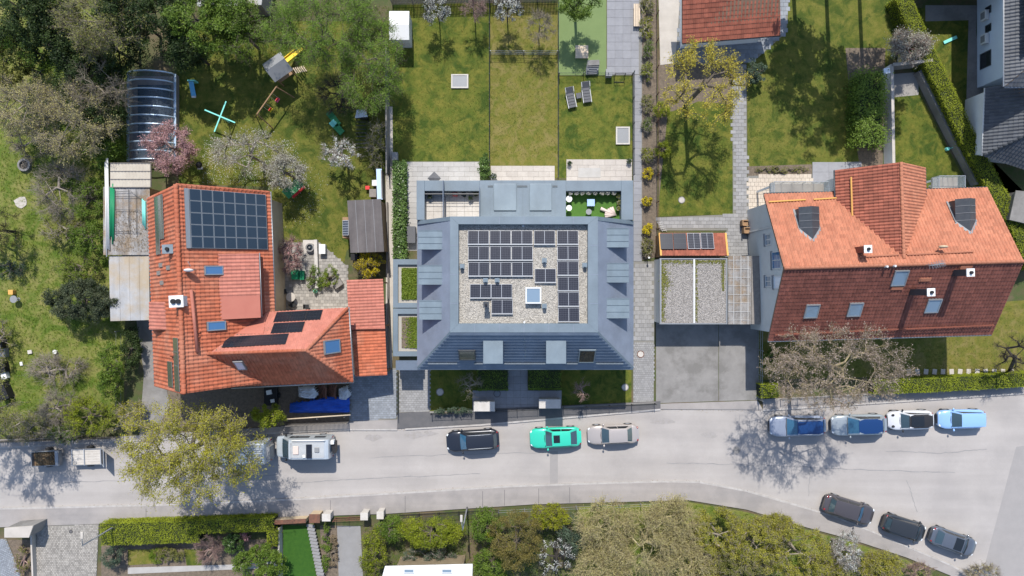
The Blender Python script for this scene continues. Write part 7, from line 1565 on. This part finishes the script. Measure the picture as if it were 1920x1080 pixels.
for k in range(3): c = W(1190 + 4.2 * k, 28, .45); MB().bx(c.x - .09, c.y - 1.05, .40, c.x + .09, c.y + 1.05, .45).build('slat', 'wood_pale', t)
for y in (10, 46): c = W(1194, y, .2); MB().bx(c.x - .25, c.y - .05, 0, c.x + .25, c.y + .05, .40).build('leg', 'black_metal', t)
t = thing('chair_stack', 'stack of grey slatted chairs on the turf edge', 'chairs', at(1112, 122, .8)); c = W(1112, 124, .9)
for k in range(6): MB().box((c.x + .02 * k - .05, c.y - .32 + .13 * k, .3 + .11 * k), (1.1, .5, .07), .03).build('seat', 'concrete' if k > 3 else 'plastic_grey', t, bevel=.02, seg=1)
m = MB()
for a in (-1, 1):
    for b in (-1, 1): m.box((c.x + a * .45, c.y + b * .3, .4), (.06, .06, .8))
m.build('legs', 'grey_metal', t)
def crate(name, label, px, py, w, d, h, m_, deg=0, cat='box', lid=None):
    t = thing(name, label, cat, at(px, py, h), math.radians(deg)); MB().box((0, 0, h / 2), (w, d, h)).build('body', m_, t, world=False, bevel=.03); MB().box((0, 0, h + .02), (w + .05, d + .05, .05)).build('lid', lid or m_, t, world=False, bevel=.02); return t
crate('storage_box', 'small grey box at the end of the low black rail', 1142, 136, .55, .6, .7, 'plastic_grey'); crate('storage_box', 'grey box at the corner of laurel hedge and patchy lawn', 740, 293, .5, .7, .6, 'plastic_grey')
crate('storage_bench', 'dark grey covered storage chest on the side terrace', 771, 440, .75, 1.5, .8, 'fabric_grey')
t = thing('goal_frame', 'black metal frame standing beside the grey box', 'frame', at(1163, 145)); a = W(1154, 138, 1); b = W(1173, 138, 1); m = MB()
m.tube([(a.x, a.y, 0), (a.x, a.y, 1.1), (b.x, a.y, 1.1), (b.x, a.y, 0)], .03, 6); m.tube([(a.x, a.y, 1.1), (a.x, a.y - .5, .05), (b.x, a.y - .5, .05), (b.x, a.y, 1.1)], .025, 6); m.build('tubing', 'black_metal', t)
t = thing('parasol', 'folded dark parasol leaning over the pale terrace', 'parasol', at(814, 336)); c = W(814, 334, 2.0); m = MB(); m.cyl((c.x, c.y), .04, 0, 2.2, 8); m.build('pole', 'grey_metal', t); m = MB()
for k in range(4):
    a0 = k * math.pi / 2; a1 = a0 + math.pi / 2; m.face([(c.x + .62 * math.cos(a0), c.y + .62 * math.sin(a0), 1.9), (c.x + .62 * math.cos(a1), c.y + .62 * math.sin(a1), 1.9), (c.x, c.y, 2.25)])
m.build('canopy', 'fabric_grey', t)
def pot(label, px, py, z=0, r=.22, h=.4, m_='plastic_grey', leaf='leaf_mid', n=140, name='flower_pot', rl=None, cat='pot', group=None):
    c = W(px, py, z + h); t = thing(name, label, cat, (c.x, c.y, z), group=group); MB().cyl((0, 0), r * .75, 0, h, 14, r).build('pot', m_, t, world=False)
    rl = rl or r * 1.25; g_ = unit(rng.normal(size=(n, 3))) * (rng.uniform(0, 1, (n, 1)) ** .4) * rl; g_[:, 2] = np.abs(g_[:, 2]) * .8 + h; V, F = leaf_geo(g_, .1, .4); np_mesh('foliage', V, F, rng.uniform(0, 1, len(F)), [leaf], t); return t
pot('dark potted plant at the inner corner of the lounger terrace', 1068, 306, r=.2, leaf='leaf_dark'); pot('dark potted plant at the path side of the lounger terrace', 1180, 302, r=.22, leaf='leaf_dark'); pot('dark planter beside the middle terrace bush', 925, 331, r=.3, leaf='leaf_dark')
zt_ = 5.22
for i, x in enumerate((1070, 1081, 1092, 1104, 1116, 1129, 1140, 1151)): pot('pale blooming flower pot, number %s from the round tables along the terrace edge' % ('one two three four five six seven eight'.split()[i]), x, 361.5, zt_ + .35, .19, .4, 'plastic_grey', 'blossom_pale', 60, group='flower pots along the roof terrace')
for i, (x, y) in enumerate(((1160, 368), (1161, 380), (1160, 391))): pot('leafy pot in the %s of the terrace side row' % ('top', 'middle', 'bottom')[i], x, y, zt_, .2, .4, 'plastic_grey', 'leaf_olive', 90)
def rtable(label, px, py, z, r, h, m_):
    c = W(px, py, z + h); t = thing('round_table', label, 'table', (c.x, c.y, z)); MB().cyl((0, 0), r, h - .04, h, 24).build('top', m_, t, world=False); MB().cyl((0, 0), .05, .02, h - .04, 10).build('pedestal', 'grey_metal', t, world=False); MB().cyl((0, 0), r * .5, 0, .02, 16).build('base', 'grey_metal', t, world=False); return t
rtable('upper white round table on the green roof terrace', 1067, 373, zt_, .27, .6, 'white'); rtable('lower white round table on the green roof terrace', 1067, 390, zt_, .25, .6, 'white'); rtable('dark round stool on the green roof terrace', 1104, 397, zt_, .25, .4, 'plastic_grey')
c = W(1108, 380, zt_ + .4); t = thing('low_table', 'pale blue square table on the green roof terrace', 'table', (c.x, c.y, zt_)); MB().box((0, 0, .4), (.65, .6, .06)).build('top', 'cloth_blue', t, world=False, bevel=.02)
for a in (-1, 1):
    for b in (-1, 1): MB().box((a * .27, b * .25, .18), (.05, .05, .37)).build('leg', 'white_metal', t, world=False)
c = W(1143, 396, zt_ + .3); t = thing('folded_parasol', 'folded cream parasol lying on the green roof terrace', 'parasol', (c.x, c.y, zt_)); m = MB()
for k in range(7): a = math.radians(110 + k * 14); m.tube([(.55, -.3, .12), (.55 + .95 * math.cos(a), -.3 + .8 * math.sin(a) * .9, .12 + .03 * (k % 2))], [.05, .12], 6)
m.tube([(.6, -.32, .1), (-.75, .25, .14)], [.05, .16], 8); m.build('cloth', 'fabric_pale', t, True, world=False)
for i, (x, y, lf) in enumerate(((806, 368, 'leaf_dark'), (870, 365, 'leaf_dark'), (882, 371, 'leaf_dark'), (892, 364, 'leaf_hedge'))): pot(('dark pot in the corner of the tiled roof terrace', 'dark pot next to the red box on the tiled terrace', 'dark bowl pot by the terrace screen', 'green plant at the screen of the tiled terrace')[i], x, y, zt_, .2, .4, 'anthracite', lf, 60)
c = W(853, 364, zt_ + .4); t = thing('planter_box', 'small red planter on the tiled roof terrace', 'planter', (c.x, c.y, zt_)); MB().box((0, 0, .2), (.4, .28, .4)).build('box', 'plastic_red', t, world=False, bevel=.02); MB().box((0, 0, .41), (.3, .2, .03)).build('soil', 'fabric_pale', t, world=False)
def cover(label, px, py, r, ringm, m_, z=.06):
    t = thing('drain_cover', label, 'manhole', at(px, py)); c = W(px, py); MB().ring((c.x, c.y), r * .8, r, 0, z, 28).build('ring', ringm, t); MB().cyl((c.x, c.y), r * .79, 0, z - .008, 28).build('lid', m_, t); return t
cover('round pale drain cover in the shaded front lawn', 825, 735, .36, 'concrete', 'concrete_light'); cover('dark ring cover in the entrance paving', 932, 738, .34, 'asphalt_dark', 'paver_blue', .075); cover('round pale cover at the sunny lawn strip', 1172, 726, .34, 'concrete', 'concrete_light'); cover('white round manhole with brown rim in the house path', 1201, 664, .34, 'rust', 'stone_pale', .07); cover('round cast iron manhole cover in the road', 1381, 844, .40, 'asphalt_patch', 'concrete', .022); cover('round stone disc in the narrow lawn', 1278, 375, .32, 'concrete', 'concrete_light'); cover('small drain cover in the cobbled drive', 134, 996, .17, 'black_metal', 'asphalt_dark', .11)
t = thing('doormat', 'pale patterned outdoor rug on the lounger terrace', 'rug', at(1105, 324)); c = W(1105, 324); MB().bx(c.x - 1.05, c.y - .45, .058, c.x + 1.05, c.y + .45, .075).build('weave', 'paver_pale', t)
# play equipment
t = thing('swing_set', 'wooden swing frame with red and yellow seats on the play lawn', 'swing', at(500, 190)); a = W(482, 214, 2.3); b = W(518, 163, 2.3); MB().tube([a, b], .07, 8).build('beam', 'wood', t)
for e, s in ((a, 1), (b, -1)):
    d = (b - a).normalized(); n = Vector((-d.y, d.x, 0))
    for q in (-1, 1): MB().tube([e, Vector((e.x, e.y, 0)) + n * q * .95 - d * s * .25], .055, 8).build('leg', 'wood', t)
for f, m_ in ((.35, 'plastic_yellow'), (.72, 'pink')):
    p = a.lerp(b, f); n = Vector((-(b - a).y, (b - a).x, 0)).normalized(); o = MB().box((p.x + n.x * 0, p.y, .5), (.42, .30, .08), math.atan2((b - a).y, (b - a).x)).build('swing_seat', m_, t, bevel=.02); MB().box((p.x, p.y, .66), (.36, .06, .26), math.atan2((b - a).y, (b - a).x)).build('seat_back', 'plastic_red', o)
    for s in (-.18, .18): q = (b - a).normalized() * s; MB().tube([p + q, Vector((p.x, p.y, .52)) + q], .012, 4).build('rope', 'white', t)
t = thing('play_tower', 'wooden play tower with slate grey tent roof under the willow', 'play tower', at(528, 135)); c = W(520, 125, 2.4); c = Vector((c.x, c.y, 0)); d = Vector((.82, .57, 0)); n = Vector((-.57, .82, 0))
for i in (-1, 1):
    for j in (-1, 1): p = c + d * i * .75 + n * j * .75; MB().box((p.x, p.y, 1.2), (.1, .1, 2.4), math.atan2(d.y, d.x)).build('post', 'wood', t)
MB().prism([c + d * i + n * j for i, j in ((-.8, -.8), (.8, -.8), (.8, .8), (-.8, .8))], 1.1, 1.2).build('platform', 'wood', t)
for s in (-1, 1): MB().slab([c + d * -1.0 + Vector((0, 0, 3.0)), c + d * 1.0 + Vector((0, 0, 3.0)), c + d * 1.0 + n * s * 1.0 + Vector((0, 0, 2.3)), c + d * -1.0 + n * s * 1.0 + Vector((0, 0, 2.3))], .04).build('roof', 'plastic_grey', t)
for k in range(6): p = c + d * (1.0 + .16 * k) - n * (.6); MB().box((p.x, p.y, 1.0 - .17 * k), (.1, .6, .05), math.atan2(d.y, d.x)).build('rung', 'wood_pale', t)
t = thing('slide', 'yellow plastic slide dropping from the play tower', 'slide', at(555, 97)); p0 = c + d * .7 + n * .5 + Vector((0, 0, 1.25)); p1 = W(566, 90, .2); dd = (p1 - p0); s = dd.cross(Vector((0, 0, 1))).normalized() * .26; MB().slab([p0 + s, p0 - s, p1 - s, p1 + s], .04).build('chute', 'plastic_yellow', t)
for q in (-1, 1): m = MB(); strip_between(m, p0 + s * q + Vector((0, 0, .1)), p1 + s * q + Vector((0, 0, .1)), .05, .2); m.build('side', 'plastic_yellow', t)
t = thing('clothes_dryer', 'turquoise cross-armed post standing on the play lawn', 'post', at(412, 222)); c = W(414, 220, 2.0); MB().cyl((c.x, c.y), .05, 0, 2.05, 10).build('post', 'plastic_turquoise', t)
for a_, b_ in (((384, 206), (441, 230)), ((424, 190), (402, 247))): m = MB(); strip_between(m, W(*a_, 2.02), W(*b_, 2.02), .11, .08 if a_[0] < 400 else .06); m.build('arm', 'plastic_turquoise', t)
t = thing('toddler_slide', 'small blue and white toddler slide in the tree shade', 'slide', at(360, 163)); m = MB(); a = W(358, 153, .8); b = W(363, 180, .1); s = Vector((.22, 0, 0)); m.slab([a - s, a + s, b + s, b - s], .05); m.build('chute', 'plastic_blue', t); m = MB(); m.box((a.x, a.y + .12, .4), (.7, .14, .8)); m.build('ladder', 'plastic_turquoise', t, bevel=.03); MB().box((b.x, b.y, .06), (.4, .3, .1)).build('end', 'white', t, bevel=.02)
for px, py, deg, lab, m_ in ((625, 222, -38, 'upper green garden lounger under the willow', 'fabric_green'), (631, 238, -32, 'lower pale green garden lounger under the willow', 'plastic_turquoise')):
    t = thing('garden_lounger', lab, 'sun lounger', at(px, py, .4), math.radians(deg + 75))
    MB().box((0, -.3, .35), (.6, 1.0, .07)).build('seat', 'fabric_green', t, world=False, bevel=.02); MB().box((0, .42, .5), (.6, .55, .07), 0, tilt=Matrix.Rotation(.7, 3, 'X')).build('backrest', m_, t, world=False, bevel=.02)
    for a in (-1, 1):
        for b in (-.6, .4): MB().box((a * .26, b, .16), (.04, .04, .32)).build('leg', 'white_metal', t, world=False)
t = thing('trellis_rack', 'black slatted rack with a white sheet on top beside the board wall', 'rack', at(677, 245)); a = W(667, 276, 1.4); b = W(686, 222, 1.4)
for x in (a.x, b.x):
    for y in (a.y, (a.y + b.y) / 2, b.y): MB().bx(x - .03, y - .03, 0, x + .03, y + .03, 1.4).build('post', 'black_metal', t)
for k in range(9): y = a.y + (b.y - a.y) * k / 8; MB().bx(a.x, y - .03, 1.36, b.x, y + .03, 1.41).build('slat', 'black_metal', t)
c = W(678, 213, 1.6); MB().slab([c + Vector(v) for v in ((-.6, -.4, 0), (.55, -.3, .05), (.4, .4, .1), (-.45, .35, 0))], .04).build('sheet', 'tarp_white', t); MB().box((c.x, c.y, .8), (.7, .5, 1.5)).build('stand', 'black_metal', t)
t = thing('garden_swing', 'dark green garden swing seat with red cushion near the pale cherry', 'swing seat', at(560, 358), math.radians(42)); MB().box((0, 0, 1.75), (1.9, .9, .06), 0, tilt=Matrix.Rotation(.35, 3, 'X')).build('canopy', 'fabric_green', t, world=False); MB().box((0, -.1, .5), (1.5, .5, .12)).build('seat', 'plastic_red', t, world=False, bevel=.03); MB().box((0, .2, .8), (1.5, .1, .5)).build('backrest', 'pink', t, world=False, bevel=.03)
for a in (-.9, .9): MB().tube([(a, -.6, 0), (a, 0, 1.75), (a, .6, 0)], .03, 6).build('leg', 'black_metal', t, world=False)
for px, py, l, deg, lab in ((708, 337, 2.6, 88, 'blue-grey metal sheet leaning at the boundary above the felt shed'),): t = thing('metal_sheet', lab, 'sheet', at(px, py, 1)); c = W(711, 345, 1.6); MB().box((c.x, c.y, 1.5), (.5, 2.8, .05), .03, tilt=Matrix.Rotation(.25, 3, 'Y')).build('sheet', 'alu_blue', t); MB().box((c.x + .2, c.y, .75), (.1, 2.6, 1.5), .03).build('frame', 'wood_grey', t)
crate('tool_chest', 'brown box in the junk corner above the felt shed', 699, 362, .6, .7, .6, 'wood_grey'); crate('tool_chest', 'small red box in the junk corner above the felt shed', 689, 352, .35, .3, .4, 'plastic_red'); crate('tool_chest', 'white crate in the junk corner above the felt shed', 702, 343, .4, .5, .5, 'white')
crate('compost_bin', 'black bin standing under the felt shed eave', 664, 482, .6, .55, .8, 'black', cat='bin'); crate('garden_crate', 'slatted wooden planter crate on the curved paving', 632, 531, .8, .75, .5, 'wood_grey', 35, 'planter')
# patio
table('round grey table on the cobbled patio by the orange house', 545, 557, .74, .85, .85, 'concrete_light', round_=True)
for x, y, lab in ((533, 547, 'dark metal chair between the round table and house wall'), (549, 571, 'dark metal chair below the round table'), (575, 575, 'dark folding chair at the wing wall')):
    t = thing('patio_chair', lab, 'chair', at(x, y, .45), random.uniform(0, 3)); MB().box((0, 0, .45), (.42, .42, .04)).build('seat', 'black_metal', t, world=False); MB().box((0, .2, .68), (.42, .04, .42)).build('backrest', 'black_metal', t, world=False)
    for a in (-1, 1):
        for b in (-1, 1): MB().box((a * .18, b * .18, .22), (.03, .03, .43)).build('leg', 'black_metal', t, world=False)
crate('garden_bench', 'green chest with two lids on the patio under the almond bush', 553, 515, .6, .85, .5, 'plastic_green', cat='chest'); crate('garden_bench', 'narrow green chest beside the double lidded one', 566, 516, .35, .8, .5, 'plastic_green', cat='chest')
crate('water_butt', 'white rounded box beside the stone edging of the patio', 604, 467, .55, .85, .6, 'white'); pot('turquoise glazed pot on the patio edging', 591, 546, 0, .2, .4, 'plastic_turquoise', 'leaf_mid', 30)
t = thing('fountain', 'round stone fountain bowl on pale paving at the patio head', 'fountain', at(581, 464)); c = W(581, 464, .4); MB().ring((c.x, c.y), .28, .4, 0, .45, 20).build('bowl', 'concrete', t); MB().cyl((c.x, c.y), .27, 0, .35, 20).build('water', 'glass_dark', t); MB().cyl((c.x, c.y), .07, .35, .6, 10).build('spout', 'concrete', t)
t = thing('paving_pad', 'pale stone pad under the fountain bowl', 'paving', at(581, 464)); MB().sheet([W(568, 450), W(596, 450), W(596, 474), W(570, 474)], .05).build('slab', 'stone_pale', t)
# front yard of the orange house
def heap(name, label, px, m_, h, cat, jit=.12, z0=0.0):
    P = [W(a, b, h * .6) for a, b in px]; c = sum(P, Vector((0, 0, 0))) / len(P); t = thing(name, label, cat, (c.x, c.y, 0)); A = np.array([p[:2] for p in P]); lo, hi = A.min(0), A.max(0); n = 22; m = MB(); V = []; idx = {}
    for i in range(n + 1):
        for j in range(n + 1):
            x = lo[0] + (hi[0] - lo[0]) * i / n; y = lo[1] + (hi[1] - lo[1]) * j / n; u = (x - c.x) / (hi[0] - lo[0]) * 2; v = (y - c.y) / (hi[1] - lo[1]) * 2; r = max(abs(u), abs(v)) ** 4
            ins = in_poly(np.array([[x, y]]), P)[0]; V.append((x, y, max(.02, (h * (1 - r * .8) + random.uniform(-jit, jit)) if ins else .02))); idx[i, j] = (len(V) - 1, ins)
    fs = [tuple(idx[q][0] for q in ((i, j), (i + 1, j), (i + 1, j + 1), (i, j + 1))) for i in range(n) for j in range(n) if sum(idx[q][1] for q in ((i, j), (i + 1, j), (i + 1, j + 1), (i, j + 1))) >= 3]
    m.add(V, fs); m.build('cover', m_, t, True); return t
heap('covered_pile', 'long pile covered by a bright blue tarpaulin behind the slatted fence', [(536, 758), (565, 752), (585, 750), (620, 742), (640, 742), (661, 748), (660, 774), (600, 778), (540, 776)], 'tarp_blue', 1.1, 'tarpaulin')
heap('builders_bag', 'white crumpled cover on a pile beside the blue tarpaulin', [(556, 724), (590, 722), (598, 740), (588, 750), (556, 742)], 'tarp_white', 1.3, 'cover'); heap('builders_bag', 'smaller pale sack pile at the driveway end of the woodpile', [(634, 728), (652, 722), (658, 740), (648, 752), (634, 746)], 'tarp_white', 1.2, 'cover')
t = thing('log_pile', 'dark red-brown stack of split logs between two pale covers', 'log pile', at(615, 733)); m = None
for k in range(40):
    p = W(597 + (k % 8) * 4.6 + random.uniform(-1, 1), 726 + (k // 8) * 4.5, .8); z = .25 + .2 * (k % 4) + random.uniform(0, .1)
    if m is None: m = MB().tube([(0, -.2, 0), (0, .2, 0)], .1, 7).build('log', 'rust', t, world=False); o = m
    else: o = copy_part(m, t)
    o.location = Vector((p.x, p.y, z)) - t.location; o.rotation_euler = (0, 0, random.uniform(-.5, .5))
t = thing('loaded_cart', 'dark cart with white boxes in the shade under the wing eave', 'cart', at(508, 742)); c = W(508, 742, .6); MB().bx(c.x - .6, c.y - .9, .3, c.x + .6, c.y + .9, .7).build('tray', 'black', t); MB().box((c.x - .1, c.y + .35, .8), (.45, .4, .25), .2).build('box', 'white', t); MB().box((c.x + .2, c.y - .45, .75), (.35, .3, .12), .2).build('box', 'white', t)
for s in (-1, 1): MB().tube([(c.x + s * .62, c.y, .25), (c.x + s * .7, c.y, .25)], .25, 14).build('wheel', 'rubber', t)
t = thing('pole', 'long pale pole lying along the fence before the blue tarpaulin', 'pole', at(600, 785)); MB().tube([W(537, 786, 1.2), W(657, 778, 1.2)], .06, 8).build('shaft', 'wood_pale', t, True)
for x in (545, 600, 650): c = W(x, 785 - (x - 545) * .06, 0); MB().box((c.x, c.y, .55), (.06, .06, 1.1)).build('prop', 'wood_grey', t)
crate('bin_shed', 'small grey bin cupboard beside the birch at the road', 246, 793, 1.1, .7, 1.1, 'concrete', 5, 'bin store')
# meadow
t = thing('fire_pit', 'round stone ringed fire pit with ash in the meadow', 'fire pit', at(44, 309)); c = W(44, 309, .3); MB().ring((c.x, c.y), .42, .6, 0, .3, 16).build('ring', 'concrete', t); MB().cyl((c.x, c.y), .41, 0, .08, 16).build('ash', 'bitumen', t)
for k in range(6): a = random.uniform(0, 6); MB().tube([(c.x - .3 * math.cos(a), c.y - .3 * math.sin(a), .12), (c.x + .3 * math.cos(a), c.y + .3 * math.sin(a), .2)], .03, 5).build('stick', 'bark_pale', t)
t = thing('sand_patch', 'round pale patch of ash in the meadow grass', 'patch', at(40, 379)); P = [at(40, 379) + Vector((.6 * math.cos(a) * random.uniform(.8, 1.2), .5 * math.sin(a) * random.uniform(.8, 1.2), 0)) for a in np.linspace(0, 6.28, 14)[:-1]]; MB().sheet(P, .06).build('ash', 'concrete_light', t)
rtable('grey round table standing in the meadow', 25, 561, 0, .34, .7, 'plastic_grey'); crate('bee_box', 'small yellow box behind the round meadow table', 20, 548, .4, .4, .5, 'wood_yellow'); pot('small white ringed pot in the meadow', 102, 660, 0, .2, .3, 'white', 'leaf_olive', 20); crate('paving_block', 'pale block lying in the lower meadow', 56, 660, .35, .3, .12, 'stone_pale', 10); crate('paving_block', 'smallest pale block lying in the lower meadow', 40, 682, .2, .3, .12, 'white', 10)
t = thing('log_pile', 'small heap of grey planks in the meadow', 'log pile', at(84, 690)); 
for k in range(5): MB().box((W(84 + k * 2, 688 + k * 3, .2).x, W(84, 688 + k * 3, .2).y, .1 + .05 * k), (.9, .14, .06), random.uniform(-.6, .6)).build('plank', 'wood_grey', t)
t = thing('junk_pile', 'dark metal junk with white rims at the picture edge', 'junk', at(3, 690)); 
for k, (x, y, w, d, h, m_) in enumerate(((-4, 640, .8, 1.2, .6, 'black_metal'), (4, 662, .6, .8, .5, 'plastic_grey'), (-2, 690, 1.0, 1.0, .7, 'black'), (6, 704, .5, .7, .5, 'white'), (2, 735, .9, 1.6, .9, 'black'))): c = W(x, y, h); MB().box((c.x, c.y, h / 2), (w, d, h), .1 * k).build('box', m_, t, bevel=.03)
t = thing('garden_shower', 'green pole with round pale head beside the pool enclosure', 'shower', at(214, 283)); b = W(213, 284, 0); MB().tube([b, W(220, 264, 1.9)], .05, 8).build('pole', 'plastic_green', t); e = W(221, 260, 2.0); MB().cyl((e.x, e.y), .3, 1.95, 2.05, 18).build('head', 'glass_sky', t)
t = thing('barbecue', 'black kettle grill beside the plum tree', 'grill', at(373, 309)); c = W(373, 309, .8); MB().ball((c.x, c.y, .8), (.3, .3, .26), 14, 8).build('bowl', 'black', t, True); MB().box((c.x + .1, c.y - .3, .75), (.5, .25, .05)).build('shelf', 'plastic_grey', t)
for k in range(3): a = k * 2.1; MB().tube([(c.x, c.y, .6), (c.x + .3 * math.cos(a), c.y + .3 * math.sin(a), 0)], .02, 5).build('leg', 'black_metal', t)
# yellow-tree garden and neighbours
for i, (x, y) in enumerate(((1397, 418), (1400, 432))):
    t = thing('wicker_chair', ('upper', 'lower')[i] + ' brown wicker chair by the grey gable wall', 'chair', at(x, y, .6)); c = W(x, y, .6); MB().bx(c.x - .33, c.y - .27, .12, c.x + .33, c.y + .27, .5).build('seat', 'wood', t, bevel=.05); MB().bx(c.x - .35, c.y - .27, .5, c.x - .24, c.y + .27, .95).build('backrest', 'wood', t, bevel=.04)
    for s in (-1, 1): MB().bx(c.x - .22, c.y + s * .24 - .05, .5, c.x + .3, c.y + s * .24 + .05, .68).build('armrest', 'wood', t, bevel=.03)
t = thing('garden_ladder', 'white folded rack leaning at the end of the planting strip', 'rack', at(1239, 427)); a = W(1236, 416, .7); b = W(1246, 434, .1)
for q in (-.2, .2): MB().tube([a + Vector((q, 0, 0)), b + Vector((q, 0, 0))], .025, 6).build('rail', 'white_metal', t)
for k in range(5): p = a.lerp(b, (k + .5) / 5); MB().tube([p - Vector((.2, 0, 0)), p + Vector((.2, 0, 0))], .02, 5).build('rung', 'white_metal', t)
t = thing('toy_board', 'pale green board lying on the shaded villa lawn', 'board', at(1783, 74)); c = W(1783, 74, .2); MB().box((c.x, c.y, .1), (1.35, .3, .08), .42).build('board', 'plastic_turquoise', t, bevel=.03)
t = thing('watering_can', 'turquoise watering can by the low diagonal wall', 'watering can', at(1777, 279)); c = W(1777, 279, .2); MB().cyl((c.x, c.y), .18, 0, .32, 14, .15).build('can', 'plastic_turquoise', t); MB().tube([(c.x + .1, c.y, .1), (c.x + .4, c.y + .1, .35)], .03, 6).build('spout', 'plastic_turquoise', t)
t = thing('wall_lantern', 'pale blue lantern box on the corner of the garden walls', 'lantern', at(1661, 134)); c = W(1661, 134, 1.9); MB().box((c.x, c.y, 1.95), (.55, .5, .35), .2).build('box', 'glass_white', t, bevel=.03)
crate('covered_grill', 'black covered grill beside the villa path', 1841, 200, .6, .7, .9, 'black', cat='grill')
# street lamps
def lamp(label, px, py, z, arm):
    b = W(px, py); t = thing('street_lamp', label, 'street lamp', b); MB().tube([(b.x, b.y, 0), (b.x, b.y, 1.2), (b.x, b.y, z)], [.09, .075, .05], 10).build('mast', 'grey_metal', t, True); e = Vector((b.x + arm[0], b.y + arm[1], z + .1)); MB().tube([(b.x, b.y, z), tuple(e)], .035, 8).build('arm', 'grey_metal', t, True); MB().box((e.x, e.y, z + .08), (.22, .6, .12)).build('head', 'concrete_light', t, bevel=.04)
lamp('grey street lamp rising from the broad yew hedge', 228, 979, 6.0, (0, .9)); lamp('grey street lamp leaning over the iron fence bushes', 876, 951, 6.2, (-.1, 1.0))
t = thing('garden_tap', 'slim dark post lamp at the end of the planting strip', 'post', at(1213, 482)); c = at(1213, 484); MB().cyl((c.x, c.y), .04, 0, .9, 8).build('post', 'black_metal', t); MB().cyl((c.x, c.y), .09, .9, 1.05, 10).build('lamp', 'white', t)
